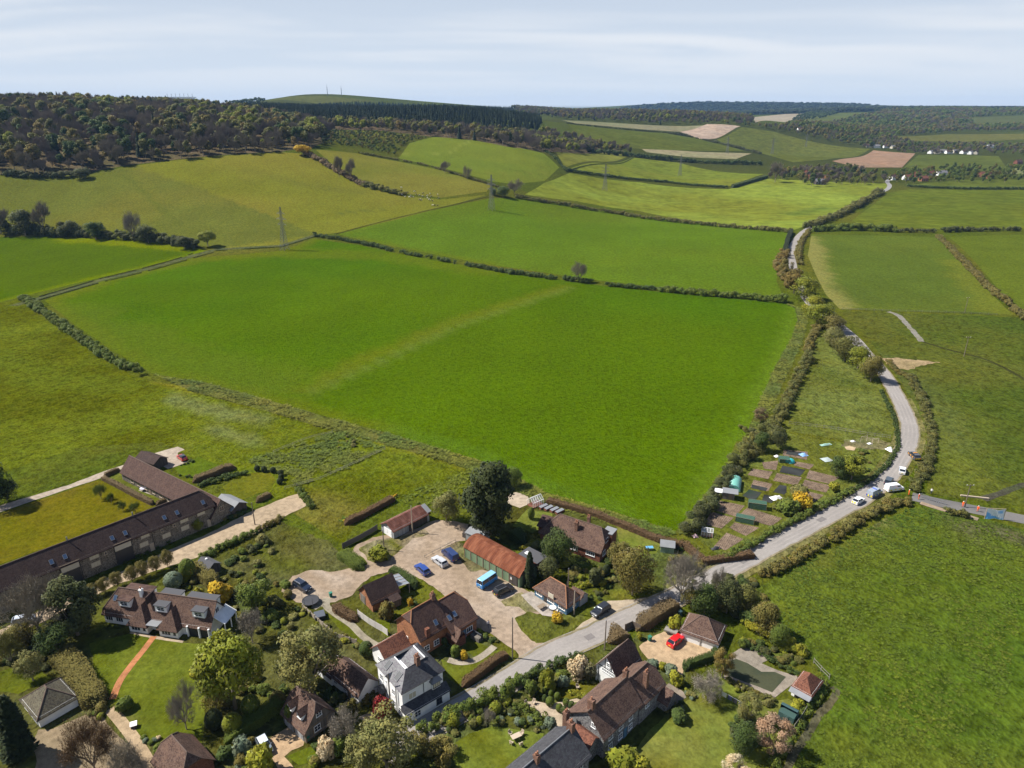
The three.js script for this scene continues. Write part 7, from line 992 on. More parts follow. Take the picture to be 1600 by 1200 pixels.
B(-63.4, -127.3, 4.6, 4.5, 'gold', 'garden_shrub', 'golden flowering shrub behind the dormer house', BUSH[0]);
B(-72.5, -135.8, 2.8, 2.2, 'gold', 'garden_shrub', 'golden shrub tip beside the climbing hedge', BUSH[1]);
B(-22.8, -95.3, 4.4, 3.1, 'red', 'acer_shrub', 'dark red maple in front of the white house', FINEBUSH);
B(-30.6, -87, 4.2, 2.9, 'blossom', 'blossom_shrub', 'white blossom shrub below the coach house', FINEBUSH);
B(-28.6, -87.8, 3.7, 2.5, 'green', 'garden_shrub', 'round green shrub right of the white blossom shrub', BUSH[2]);
B(-40, -84.1, 5.9, 4.3, 'lime', 'garden_shrub', 'bright yellow green shrub at the bottom edge by the parked car', BUSH[0]);
B(-44.3, -87.5, 4.2, 2.9, 'blue', 'garden_shrub', 'grey green conifer shrub left of the parked car', BUSH[1]);
B(-38.4, -93.7, 5.4, 1.7, 'green', 'garden_shrub', 'green shrub against the coach house end', BUSH[1]);
B(-28.5, -110.6, 3.1, 2.8, 'deep', 'topiary_ball', 'dark round bush beside the gravel path end', BALL);
B(-26.3, -121.8, 4.3, 3.2, 'olive', 'garden_shrub', 'olive bush between brick garage and brick house', BUSH[3]);
B(-9.2, -109.3, 2.3, 1.4, 'gold', 'garden_shrub', 'golden yellow bush in the brick house garden', FINEBUSH);
B(-11, -110.3, 2.7, 2.3, 'green', 'garden_shrub', 'green bush beside the golden bush', BUSH[0]);
B(-13.4, -113, 2.4, 1.3, 'deep', 'garden_shrub', 'small dark bush at the brick house wall', BUSH[2]);
B(-21.8, -125.2, 2.1, 1.2, 'gold', 'garden_shrub', 'small yellow bush beside the brick garage store', FINEBUSH);
B(9.5, -120.1, 2.5, 2.3, 'gold', 'garden_shrub', 'yellow flowering bush beside the blue cottage terrace', FINEBUSH);
B(-31.3, -142, 3.6, 4.9, 'spring', 'weed_patch', 'bright green weedy patch in the yard', BUSH[2]);
B(5, -159.9, 3.6, 1.8, 'green', 'topiary_ball', 'clipped egg shaped bush on the cottage lawn', BALL);
B(21.7, -136.4, 2.6, 1.8, 'dark', 'topiary_ball', 'small dark clipped bush in front of the cottage', BALL);
B(18.7, -132.9, 4.3, 3.6, 'ivy', 'garden_shrub', 'dark bush on the bank behind the blue cottage', BUSH[0]);
B(33.4, -118.1, 3.8, 2.5, 'lime', 'garden_shrub', 'golden green bush beside the red car', BUSH[3]);
B(25.8, -115.1, 2, 1.3, 'lime', 'garden_shrub', 'small bright bush at the hedge end by the gravel drive', BUSH[1]);
B(3.5, -100.4, 3.7, 2.3, 'green', 'garden_shrub', 'round green bush in the farmhouse front hedge', BUSH[2]);
B(6.5, -101.7, 4.7, 2.8, 'spring', 'garden_shrub', 'taller bright green bush in the farmhouse front hedge', BUSH[3]);
B(12.4, -105.1, 4.6, 3.8, 'blossom', 'blossom_shrub', 'cream blossom bush beside the lane junction', FINEBUSH);
B(14.4, -104.5, 3.6, 2.7, 'grey', 'garden_shrub', 'grey bush between cream blossom bush and timbered gable', FINEBUSH);
B(9.5, -102.5, 3, 2.1, 'blue', 'garden_shrub', 'blue green spiky shrub in the farmhouse garden', BUSH[1]);
B(6.6, -92.7, 2.9, 2.2, 'blue', 'garden_shrub', 'silvery shrub at the edge of the farmhouse patio', BUSH[2]);
B(17.6, -103.3, 1.9, 1.3, 'lime', 'garden_shrub', 'small lime bush at the foot of the timbered gable', BUSH[3]);
B(30.4, -103.1, 2.8, 2.5, 'lime', 'garden_shrub', 'bright green dome beside the farmhouse back wall', BUSH[0]);
B(27, -107.4, 1.9, 2.1, 'blue', 'garden_shrub', 'silver blue shrub along the gravel drive', BUSH[1]);
B(29.9, -105.3, 2.5, 2.4, 'blue', 'garden_shrub', 'second silver blue shrub along the gravel drive', BUSH[3]);
B(28.7, -106.5, 1.9, 1.5, 'lime', 'garden_shrub', 'small lime shrub between the silver blue shrubs', BUSH[2]);
B(45.7, -112.6, 2, 1.7, 'green', 'garden_shrub', 'round shrub at the corner of the pool terrace', BUSH[2]);
B(50.9, -97.4, 1.9, 2.1, 'lime', 'garden_shrub', 'yellow green bush at the summer house door', BUSH[0]);
B(28.9, -94.8, 2.6, 3.1, 'deep', 'garden_shrub', 'dark shrub on the farmhouse lawn corner', BUSH[1]);
B(17.9, -84.6, 4.3, 5.2, 'spring', 'garden_shrub', 'large bright shrub at the farmhouse gable, bottom edge', BUSH[0]);
B(20.1, -84.1, 3.5, 3.4, 'lime', 'garden_shrub', 'yellow shrub beside the large bright shrub, bottom edge', BUSH[2]);
B(78.4, -170.1, 5, 4.4, 'willow', 'allotment_bush', 'grey green bush among the allotment beds', BUSH[1]);
B(77.3, -164.7, 5.1, 4.7, 'gold', 'allotment_bush', 'golden bush at the allotment edge by the lane', FINEBUSH);
B(73, -163.5, 4.4, 5.5, 'green', 'allotment_bush', 'green bush left of the golden allotment bush', BUSH[3]);
B(89.9, -174.4, 3, 3.1, 'lime', 'allotment_bush', 'yellowish bush below the allotment tree', BUSH[2]);
B(109.1, -198.7, 1.4, 3, 'green', 'allotment_bush', 'low bush beside the sand heap', BUSH[1]);
[6, -100.7, 1.6, 1, 7.1, -100, 1.6, 1, 8.2, -99.4, 1.6, 1.2, 5.9, -98.9, 1.6, 1, 6.8, -98, 1.9, 1.6, 9.7, -98, 1.6, 1.3, 10.6, -97.3, 1.7, 1.2, 11.4, -96.9, 1.7, 1.3, 8.4, -96.7, 1.7, 1.3, 9.2, -96, 1.8, 1.3, 10.1, -95.5, 1.5, 1].forEach((v, i, a) => { if (i % 4) return; bush(BALL, a[i], a[i + 1], a[i + 2], a[i + 3], i / 4 % 3 ? 'green' : 'deep', 'box_ball', 'clipped box ball in the farmhouse patio garden', 'topiary', 'clipped box balls in the patio garden'); });
[[[-72.9,-185.7],[-70.1,-185.2]], [[-67.3,-183.5],[-66.4,-181],[-66.1,-178.5]], [[-75.1,-186.2]]].flat().forEach(([x, z]) => bush(BALL, x, z, 1.9, 1.7, 'dark', 'topiary_ball', 'dark clipped ball in the row beyond the barn wing lawn', 'topiary', 'dark clipped balls beyond the barn wing'));
// planting too thick to tell apart, bed by bed
const lowPlants = {};
function planting(poly, n, seed, tints, smin, smax, label, group) {
  const R = rng(seed), xs = poly.map((p) => p[0]), zs = poly.map((p) => p[1]); let k = 0, tries = 0;
  while (k < n && tries++ < n * 30) { const x = lerp(Math.min(...xs), Math.max(...xs), R()), z = lerp(Math.min(...zs), Math.max(...zs), R()); if (!inside(poly, x, z)) continue; const s = lerp(smin, smax, R() * R()); const geo = R() < 0.3 ? 4 : Math.floor(R() * 4), h = s * (0.6 + R() * 0.5), w = s * 1.2, tint = tints[Math.floor(R() * tints.length)]; if (s > smin + (smax - smin) * 0.3) bush(geo > 3 ? FINEBUSH : BUSH[geo], x, z, h, w, tint, 'bed_shrub', label, 'shrub', group); else (lowPlants[geo + tint] ??= { geo, tint, list: [] }).list.push([x, z, h, w, R() * 6]); k++; }
}
const mixed = ['green', 'deep', 'olive', 'spring', 'ivy', 'willow', 'hawthorn'];
planting([[-71.4,-139.5],[-68.8,-143.3],[-64.5,-148.6],[-60.3,-152.9],[-56.6,-148.6],[-58.8,-140.7],[-60.1,-135.8],[-63.6,-133.5],[-67.4,-132.9]], 22, 401, mixed, 1, 2.6, 'garden shrub between the barn drive and the black shed', 'shrubs below the barn drive');
planting([[-77.7,-135.8],[-74.8,-139.5],[-70.8,-133.5],[-65.9,-130.1],[-61.8,-126.8],[-65.2,-124.7],[-71.1,-128.9]], 16, 402, [...mixed, 'lime'], 0.9, 2.2, 'garden shrub behind the dormer house', 'shrubs behind the dormer house');
planting([[-64.6,-132.3],[-62.4,-138.2],[-55,-135.8],[-49.6,-132.3],[-45.3,-124.7],[-45.4,-118.1],[-50.1,-118.1],[-55.1,-115.8],[-60.5,-119.6]], 34, 403, mixed, 1, 3, 'garden shrub right of the dormer house', 'shrubs right of the dormer house');
planting([[-50.8,-121.6],[-46.1,-118.1],[-42.2,-118.1],[-37.9,-116.7],[-34,-113.9],[-34.6,-111.2],[-41.3,-114.8],[-47.1,-113.9]], 16, 404, mixed, 0.8, 2.2, 'shrub on the terraces above the willow', 'shrubs on the garden terraces');
planting([[-44.6,-124.7],[-41.9,-122.1],[-36.9,-118.1],[-32.2,-114.8],[-30.3,-113],[-30.9,-111.2],[-36.1,-114.8],[-41,-118.6],[-44.4,-121.6]], 18, 405, [...mixed, 'lime'], 0.7, 1.7, 'shrub in the border left of the curving path', 'border shrubs by the curving path');
planting([[-54.7,-104.5],[-50.8,-105.3],[-44.8,-105.3],[-40.6,-101.3],[-43.3,-96.9],[-46.7,-93.7],[-50.8,-92.7]], 22, 406, ['deep', 'green', 'olive', 'ivy'], 1.2, 3, 'shrub in the thicket below the big spring green tree', 'thicket shrubs below the spring green tree');
planting([[-34.3,-102.1],[-30.6,-101.3],[-28.1,-100.6],[-26.3,-100.6],[-28.2,-98.3],[-31.3,-96.9],[-33.4,-98.3]], 12, 407, mixed, 0.7, 1.8, 'shrub in the front garden of the low cottage', 'low cottage garden shrubs');
planting([[-34.8,-88.8],[-32.1,-91],[-27.3,-91.4],[-25.2,-88.8],[-27.2,-85.6],[-32.1,-84.4]], 16, 408, mixed, 0.8, 2, 'shrub in the corner garden below the coach house', 'corner garden shrubs');
planting([[-49,-89.4],[-43.8,-90],[-41.8,-88.1],[-42.2,-83.9],[-46.6,-83.3]], 12, 409, ['deep', 'green', 'blue', 'olive'], 1, 2.4, 'shrub at the bottom edge left of the parked car', 'bottom edge shrubs by the car');
planting([[-103.8,-115.8],[-100.1,-118.1],[-93.1,-115.8],[-89.2,-110.3],[-88.4,-104.5],[-95.4,-107.8],[-97.3,-106.1]], 20, 410, ['hawthorn', 'olive', 'deep', 'ivy'], 1.2, 3.4, 'overgrown shrub behind the hipped garage', 'overgrown shrubs behind the hipped garage');
planting([[-77.7,-98.3],[-73.1,-97.2],[-71.2,-94.8],[-74.4,-95.5]], 8, 411, mixed, 0.8, 2, 'shrub at the lower end of the broad clipped hedge', 'shrubs below the clipped hedge');
planting([[-63.2,-91],[-59.9,-91],[-57.9,-87.8],[-59.9,-87.5]], 9, 412, ['deep', 'green', 'blue', 'blossom'], 0.7, 1.8, 'shrub in the lawn corner beside the gravel path', 'lawn corner shrubs');
planting([[-12.7,-95.5],[-5.2,-99.8],[-1.2,-101.3],[1.2,-99.1],[-1.1,-95.5],[-4.4,-93.7],[-7.4,-92],[-10,-90],[-12,-88.8]], 30, 413, [...mixed, 'spring'], 1, 2.6, 'shrub inside the garden hedge opposite the white house', 'shrubs inside the lane hedge');
planting([[1.2,-102.1],[4.8,-103.7],[9.1,-106.1],[10.8,-104.5],[7.7,-102.1],[5.9,-102.1],[4.1,-99.1],[1.7,-99.1]], 18, 414, mixed, 0.8, 2, 'shrub in the farmhouse front border', 'farmhouse front border shrubs');
planting([[-2.3,-96.5],[2.8,-95.8],[6.1,-93.4],[4.4,-92],[0.6,-92.7],[-2.8,-93.7]], 16, 415, [...mixed, 'blue'], 0.7, 1.7, 'shrub between the farmhouse patio and the picnic lawn', 'shrubs beside the picnic lawn');
planting([[9.7,-105.3],[15,-104.5],[17.4,-104.1],[15.4,-102.5],[11.4,-104.1]], 12, 416, mixed, 0.6, 1.5, 'shrub in the border below the timbered gable', 'border shrubs below the timbered gable');
planting([[27.1,-99.8],[31.2,-101.3],[33.7,-102.1],[33.7,-99.8],[30.2,-96.9],[27.2,-96.2]], 14, 417, [...mixed, 'blue', 'blossom'], 0.6, 1.5, 'shrub on the terrace behind the farmhouse', 'farmhouse terrace shrubs');
planting([[40.9,-104.5],[44.7,-101.3],[47,-98.7],[46,-97.2],[42.8,-99.1],[40.2,-102.1]], 14, 418, mixed, 0.6, 1.6, 'shrub along the near edge of the pool terrace', 'near pool border shrubs');
planting([[46.5,-117.2],[50,-113.9],[54,-111.7],[56.6,-108.6],[55,-106.1],[52.1,-107.4],[48.7,-109.9],[46,-113.5]], 22, 419, [...mixed, 'lime'], 0.8, 2, 'shrub along the far edge of the pool garden', 'far pool border shrubs');
planting([[37.8,-95.5],[41.4,-96.2],[43.5,-94.1],[42.3,-88.8],[39.9,-87.8],[38,-90.7]], 14, 420, ['deep', 'green', 'ivy'], 1, 2.4, 'shrub around the blossom tree', 'shrubs around the blossom tree');
planting([[2,-150],[7.1,-150],[8.4,-143.3],[12.1,-140.7],[13.2,-135.8],[9.5,-134.6],[6.7,-138.2],[3.1,-143.3]], 18, 421, [...mixed, 'lime'], 0.8, 2.2, 'shrub between rusty barn and tiled cottage', 'shrubs beside the rusty barn');
planting([[13.4,-138.2],[20.9,-138.9],[24.9,-140.7],[24.6,-133.5],[19.8,-130.1],[15.5,-129],[12.9,-132.3]], 24, 422, mixed, 0.9, 2.4, 'shrub on the bank between blue cottage and tiled cottage', 'shrubs on the cottage bank');
planting([[16.2,-129],[19.3,-131.2],[24.4,-132.3],[23.2,-129],[18.8,-126.8],[15.7,-123.6]], 10, 423, [...mixed, 'spring'], 0.6, 1.5, 'shrub on the verge behind the parked black car', 'verge shrubs by the black car');
planting([[31.6,-140.7],[37.4,-143.3],[45.8,-143.3],[43.8,-132.3],[36.6,-129],[31.7,-131.2]], 16, 424, ['hawthorn', 'olive', 'ivy', 'brown'], 0.9, 2.2, 'undergrowth shrub around the large pale bare tree', 'undergrowth by the lane tree');
planting([[40.3,-145.9],[44.4,-148.6],[47.4,-143.3],[48.2,-140.7],[42.6,-140.7]], 10, 425, mixed, 0.6, 1.4, 'shrub at the allotment corner by the lane tree', 'allotment corner shrubs');
planting([[41.7,-132.3],[54.6,-134.6],[54.9,-124.7],[54.8,-118.6],[49.9,-119.6],[46.7,-122.6],[43.9,-124.7]], 34, 426, ['ivy', 'deep', 'hawthorn', 'olive'], 1.4, 3.6, 'thicket shrub behind the double garage', 'thicket shrubs behind the garage');
planting([[76.2,-217.1],[87.4,-218.4],[88.2,-208.5],[83.1,-202.6],[77,-202.6],[73,-206.1]], 18, 427, ['ivy', 'deep', 'hawthorn'], 1.2, 3, 'thorn shrub above the allotments', 'thorn shrubs above the allotments');
planting([[99,-196],[108.9,-197.1],[111.7,-190.7],[101.8,-183.7],[95.8,-182.8]], 20, 428, ['green', 'deep', 'spring', 'olive'], 0.8, 2.2, 'shrub below the bright allotment tree', 'shrubs by the allotment tree');
planting([[71.9,-170.1],[81.5,-170.1],[79.8,-163.5],[73,-161.1],[68.8,-163.5]], 14, 429, mixed, 0.7, 1.8, 'shrub along the allotment edge by the lane', 'allotment edge shrubs');
planting([[-22.5,-129],[-20.3,-127.9],[-18.6,-125.2],[-19,-122.6],[-23.2,-124.1]], 8, 430, mixed, 0.6, 1.4, 'shrub beside the brick garage canopy', 'shrubs by the garage canopy');
planting([[-8.3,-119.1],[-5.2,-116.7],[-2.2,-113.9],[-3.2,-113],[-6.5,-115.3]], 10, 431, mixed, 0.5, 1.2, 'shrub along the brick house garden edge', 'brick house garden edge shrubs');
planting([[-59,-201.5],[-52.4,-210.9],[-46.5,-207.3],[-51.7,-198.2],[-55.2,-193.9]], 10, 432, ['willow', 'green'], 0.6, 1.5, 'tussock in the rough strip behind the barn garden', 'tussocks in the rough strip');
planting([[-115,-186.7],[-106.9,-180.9],[-98.4,-175.3],[-93.7,-171.8],[-94.2,-170.9],[-100.2,-174.4],[-106.9,-179],[-113.5,-183.7]], 14, 433, ['green', 'deep', 'ivy'], 0.6, 1.5, 'climber or shrub along the barn wing wall', 'shrubs along the barn wing');
planting([[-94.5,-141.4],[-92.9,-142.6],[-86.2,-147.9],[-84,-150],[-83,-148.6],[-88.2,-143.9],[-92.8,-139.5]], 10, 434, ['deep', 'ivy', 'green'], 0.7, 1.8, 'shrub at the foot of the stone barn', 'shrubs at the barn foot');
planting([[-81,-157.3],[-77.3,-160.3],[-73,-163.5],[-71.3,-165.9],[-69.6,-163.5],[-75.7,-157.3]], 10, 435, ['deep', 'ivy', 'olive'], 1, 2.2, 'shrub at the barn corner by the drive', 'shrubs at the barn corner');
planting([[-100.7,-190.2],[-96.7,-193.3],[-95.8,-191.8],[-98.1,-189.2]], 6, 436, ['russet', 'deep'], 0.5, 1.1, 'low shrub bordering the red car parking', 'low shrubs by the red car parking');
planting([[-97.6,-183.7],[-94,-184.2],[-92.5,-182.3],[-93.9,-181.6]], 6, 437, ['russet', 'deep'], 0.5, 1.1, 'low shrub in the bed beside the barn wing', 'low shrubs beside the barn wing');

{
  const group = new THREE.Group(), m = new THREE.Matrix4(), q = new THREE.Quaternion(), up = new THREE.Vector3(0, 1, 0);
  for (const { geo, tint, list } of Object.values(lowPlants)) { const im = new THREE.InstancedMesh(geo > 3 ? FINEBUSH : BUSH[geo], TINT[tint], list.length); im.name = 'low_planting'; list.forEach(([x, z, h, w, a], i) => im.setMatrixAt(i, m.compose(new THREE.Vector3(x, land(x, z), z), q.setFromAxisAngle(up, a), new THREE.Vector3(w, h, w)))); group.add(im); }
  top(group, 'ground_cover', 'low mixed planting filling the garden beds', 'ground cover', null, 'stuff');
}
// rough grass: tufts standing in the meadow and along the margins
{
  const F = new Faces(), R = rng(900); for (let i = 0; i < 10; i++) { const a = R() * 6.28, r = R() * 0.3, c = Math.cos(a), s = Math.sin(a), x = c * r, z = s * r, h = 0.14 + R() * 0.2, lean = 0.32 + 0.3 * R(), w = 0.11 + R() * 0.1, l = Math.hypot(h, lean); F.tri([x - s * w, 0.02, z + c * w], [x + s * w, 0.02, z - c * w], [x + c * lean, h, z + s * lean], [-c * h / l, lean / l, -s * h / l], toneOf(R, 0.2)); }
  const geo = F.geometry(), mat = leafMat(0.1, 0.118, 0.012); mat.transmission = 0;
  const grow = (poly, per, seed, label, tone, smin = 0.7, smax = 1.6) => {
    const Q = rng(seed), xs = poly.map((p) => p[0]), zs = poly.map((p) => p[1]), x0 = Math.max(-200, Math.min(...xs)), x1 = Math.min(200, Math.max(...xs)), z0 = Math.min(...zs), z1 = Math.min(-70, Math.max(...zs)), n = Math.round((x1 - x0) * (z1 - z0) * per), list = [];
    for (let i = 0; i < n; i++) { const x = lerp(x0, x1, Q()), z = lerp(z0, z1, Q()), d = fbm(x / 5, z / 5, seed, 3), s = lerp(smin, smax, Q()) * (0.6 + d); if (d < 0.36 || Math.abs(x) > -z * 0.78 + 12 || !inside(poly, x, z)) continue; list.push([x, z, s, Q() * 6.28, 0.75 + 0.5 * Q(), d]); }
    const im = new THREE.InstancedMesh(geo, mat, list.length), m = new THREE.Matrix4(), q = new THREE.Quaternion(), up = new THREE.Vector3(0, 1, 0), c = new THREE.Color();
    list.forEach(([x, z, s, a, t, d], i) => { im.setMatrixAt(i, m.compose(new THREE.Vector3(x, land(x, z) + 0.03, z), q.setFromAxisAngle(up, a), new THREE.Vector3(s, s * 0.9, s))); const y = fbm(x / 14, z / 14, seed + 5, 3) - 0.5; im.setColorAt(i, c.setRGB(tone[0] * t * (1 + y * 0.9), tone[1] * t * (1 + y * 0.35), tone[2] * t)); });
    top(im, 'rough_grass', label, 'grass', null, 'stuff');
  };
  grow(southField, 1.9, 901, 'rough green grass in the big meadow beside the lane', [0.6, 0.76, 0.55], 0.3, 0.85);
  grow(lowMargin, 2.4, 902, 'long pale grass along the lower edge of the crop field', [1.15, 1.1, 1.6], 0.7, 1.5);
  grow(sideMargin, 2.2, 903, 'long pale grass along the right edge of the crop field', [1.1, 1.1, 1.7], 0.7, 1.4);
  grow([[-80.7,-192.8],[-73.4,-199.3],[-59.3,-213.4],[-57.3,-214],[-48.5,-207.3],[-39.3,-201.5],[-49.4,-187.7],[-61.2,-177.1],[-66.6,-184.7],[-70.3,-184.7]], 1.8, 904, 'weedy grass in the strips behind the barn garden', [1.0, 1.05, 1.5]);
  grow([[-42.9,-158],[-32.4,-170.1],[-30.4,-168.4],[-23.3,-166.7],[-10,-177.1],[-8.4,-184.7],[-10.5,-188.7],[-24.5,-177.2],[-38.8,-166.7],[-44.8,-158.8]], 1.2, 905, 'rough grass behind the tin shed', [0.9, 1.0, 0.8]);
}


// ---------------------------------------------------------------- vehicles
const carGlass = new THREE.MeshPhysicalMaterial({ color: new THREE.Color().setRGB(0.018, 0.022, 0.028), roughness: 0.06 }), tyreMat = plain(0.022, 0.022, 0.022, 0.9), rimMat = plain(0.45, 0.45, 0.47, 0.35, 0.8), lampMat = plain(0.75, 0.76, 0.78, 0.15), tailMat = plain(0.35, 0.01, 0.01, 0.3), trim = plain(0.03, 0.03, 0.032, 0.6);
const paintOf = (r, g, b) => new THREE.MeshPhysicalMaterial({ color: new THREE.Color().setRGB(r, g, b), roughness: 0.35, clearcoat: 1, clearcoatRoughness: 0.06, metalness: 0.05 });
// side outline as an extruded body whose flanks lean in towards the roof
function shell(pts, width, lean, y0, y1, bevel = 0.07) {
  const sh = new THREE.Shape(); pts.forEach(([x, y], i) => i ? sh.lineTo(x, y) : sh.moveTo(x, y)); sh.closePath();
  const g = new THREE.ExtrudeGeometry(sh, { depth: width - 2 * bevel, bevelEnabled: true, bevelThickness: bevel, bevelSize: bevel, bevelSegments: 3, curveSegments: 6, steps: 1 }); g.translate(0, 0, -(width - 2 * bevel) / 2);
  const p = g.attributes.position; for (let i = 0; i < p.count; i++) { const t = Math.min(1, Math.max(0, (p.getY(i) - y0) / (y1 - y0))); p.setZ(i, p.getZ(i) * (1 - lean * t)); } g.computeVertexNormals(); return g;
}
const BODY = {
  hatch: { L: 4.1, W: 1.74, low: [[-2.0, 0.32], [2.0, 0.32], [2.03, 0.62], [1.85, 0.84], [0.95, 0.96], [-1.9, 1.0], [-2.02, 0.75]], top: [[0.95, 0.93], [0.25, 1.42], [-1.3, 1.47], [-1.95, 0.98]], h: 1.5 },
  estate: { L: 4.6, W: 1.8, low: [[-2.25, 0.3], [2.25, 0.3], [2.28, 0.6], [2.05, 0.82], [0.95, 0.94], [-2.15, 0.98], [-2.27, 0.72]], top: [[0.95, 0.9], [0.25, 1.4], [-1.75, 1.44], [-2.2, 0.96]], h: 1.47 },
  suv: { L: 4.7, W: 1.92, low: [[-2.3, 0.38], [2.3, 0.38], [2.33, 0.8], [2.1, 1.02], [1.1, 1.12], [-2.2, 1.14], [-2.33, 0.85]], top: [[1.1, 1.1], [0.45, 1.66], [-1.85, 1.68], [-2.22, 1.12]], h: 1.72 },
  van: { L: 5.2, W: 1.98, low: [[-2.55, 0.36], [2.5, 0.36], [2.58, 0.75], [2.4, 1.0], [1.75, 1.12], [-2.5, 1.14]], top: [[1.8, 1.1], [1.05, 1.92], [-2.4, 1.98], [-2.52, 1.12]], h: 2.0 },
  bus: { L: 5.0, W: 1.95, low: [[-2.45, 0.36], [2.4, 0.36], [2.47, 0.8], [2.42, 1.2], [-2.46, 1.2], [-2.5, 0.8]], top: [[2.42, 1.16], [2.1, 2.12], [-2.3, 2.16], [-2.46, 1.16]], h: 2.2 },
};
const wheelGeo = (() => ({ tyre: new THREE.CylinderGeometry(0.32, 0.32, 0.2, 18).rotateX(Math.PI / 2), rim: new THREE.CylinderGeometry(0.2, 0.2, 0.22, 14).rotateX(Math.PI / 2) }))();
function vehicle(kind, x, z, dx, dz, paint, name, label, category, { roof = paint, bars = false, lower, sides, bonnet, beacon, y = 0.09, box = false } = {}) {
  const b = BODY[kind], g = thing(name, label, category, x, land(x, z) + y, z, Math.atan2(-dz, dx)), lowG = keep(kind + 'low', () => shell(b.low, b.W, 0.04, 0.3, 1.1)), cabG = keep(kind + 'cab', () => shell(b.top, b.W * 0.97, 0.2, 0.95, b.h, 0.05));
  part(g, 'body', lowG, paint); const cab = part(g, 'windows', cabG, box ? paint : carGlass), t = b.top, x1 = t[1][0], x0 = t[2][0];
  part(g, 'roof', keep(kind + 'roof', () => new RoundedBoxGeometry(x1 - x0 + 0.12, 0.09, b.W * 0.8, 2, 0.04)), roof, (x0 + x1) / 2, b.h + 0.01, 0).rotation.z = Math.atan2(t[1][1] - t[2][1], x1 - x0);
  for (const s of [-1, 1]) for (const k of [0.0, 0.45, 0.98]) { const px = lerp(x0, x1, k), slope = k === 0.98 ? (t[0][0] - t[1][0]) / (t[1][1] - t[0][1]) : k === 0 ? (t[3][0] - t[2][0]) / (t[2][1] - t[3][1]) : 0, m = part(g, 'pillar', keep(kind + 'pillar', () => bx(0.12, b.h - t[0][1] + 0.04, 0.06)), paint, px + slope * (b.h - t[0][1]) / 2, (b.h + t[0][1]) / 2, s * b.W * 0.445); m.rotation.z = Math.atan(slope); m.rotation.x = -s * 0.2; }
  if (box) { const wd = keep(kind + 'screen', () => bx(0.05, (b.h - 1.1) * 0.75, b.W * 0.72)); const m = part(g, 'windscreen', wd, carGlass, (t[0][0] + t[1][0]) / 2 + 0.07, (t[0][1] + t[1][1]) / 2, 0); m.rotation.z = Math.atan((t[0][0] - t[1][0]) / (t[1][1] - t[0][1])); for (const s of [-1, 1]) part(g, 'side_window', keep(kind + 'sidewin', () => bx(0.85, 0.5, 0.05)), carGlass, x1 - 0.35, b.h - 0.5, s * b.W * 0.43); }
  for (const [wx, wz] of [[b.L * 0.31, 1], [b.L * 0.31, -1], [-b.L * 0.31, 1], [-b.L * 0.31, -1]]) { const w = part(g, 'wheel', wheelGeo.tyre, tyreMat, wx, 0.32, wz * (b.W / 2 - 0.1)); part(w, 'rim', wheelGeo.rim, rimMat); }
  for (const s of [-1, 1]) { part(g, 'headlight', keep('lamp', () => new RoundedBoxGeometry(0.12, 0.16, 0.36, 2, 0.04)), lampMat, b.L / 2 - 0.06, b.low[2][1] + 0.06, s * (b.W / 2 - 0.3)); part(g, 'tail_light', keep('tail', () => new RoundedBoxGeometry(0.1, 0.22, 0.24, 2, 0.03)), tailMat, -b.L / 2 + 0.02, b.low[2][1] + 0.14, s * (b.W / 2 - 0.18)); part(g, 'mirror', keep('mirror', () => new RoundedBoxGeometry(0.12, 0.14, 0.2, 2, 0.03)), paint, t[0][0] - 0.15, t[0][1] + 0.14, s * (b.W / 2 + 0.08)); }
  part(g, 'bumper', keep(kind + 'bump', () => new RoundedBoxGeometry(0.14, 0.2, b.W * 0.9, 2, 0.05)), trim, b.L / 2, 0.45, 0); part(g, 'number_plate', keep('plate', () => bx(0.03, 0.11, 0.5)), plain(0.8, 0.8, 0.75), b.L / 2 + 0.08, 0.48, 0); part(g, 'number_plate', keep('plate', () => bx(0.03, 0.11, 0.5)), plain(0.75, 0.55, 0.03), -b.L / 2 - 0.06, 0.62, 0);
  if (bars) for (const s of [-1, 1]) part(g, 'roof_bar', keep(kind + 'bar', () => bx((x1 - x0) * 0.9, 0.06, 0.06)), rimMat, (x0 + x1) / 2, b.h + 0.12, s * b.W * 0.34);
  if (sides) for (const s of [-1, 1]) for (let k = 0; k < 6; k++) part(g, 'side_marking', keep(kind + 'mark', () => bx(b.L / 7.5, 0.26, 0.03)), k % 2 ? sides[0] : sides[1], (k - 2.5) * b.L / 7.5, 0.72, s * (b.W / 2 - 0.005));
  if (bonnet) for (let k = 0; k < 4; k++) { const m = part(g, 'rear_marking', keep(kind + 'rear', () => bx(0.04, 0.5, b.W * 0.2)), k % 2 ? bonnet[0] : bonnet[1], -b.L / 2 - 0.035, 0.72, (k - 1.5) * b.W * 0.2); m.rotation.x = 0; }
  if (beacon) part(g, 'light_bar', new RoundedBoxGeometry(0.3, 0.14, b.W * 0.62, 2, 0.05), beacon, (x0 + x1) / 2 + 0.4, b.h + 0.13, 0);
  return g;
}
const yellowVis = plain(0.72, 0.62, 0.02, 0.5), blueVis = plain(0.02, 0.07, 0.36, 0.5), orangeVis = plain(0.72, 0.3, 0.02, 0.5), blackVis = plain(0.03, 0.03, 0.03, 0.5), beaconBlue = plain(0.03, 0.08, 0.5, 0.2), white = paintOf(0.78, 0.78, 0.78), black = paintOf(0.012, 0.013, 0.016), deepBlue = paintOf(0.005, 0.022, 0.1);
vehicle('estate', -20.7, -137.5, -0.62, -0.78, paintOf(0.006, 0.04, 0.22), 'parked_car', 'bright blue estate car parked in the yard', 'car');
vehicle('estate', -17, -140.6, -0.66, -0.75, paintOf(0.46, 0.47, 0.49), 'parked_car', 'silver estate car parked between two blue vehicles', 'car', { bars: true });
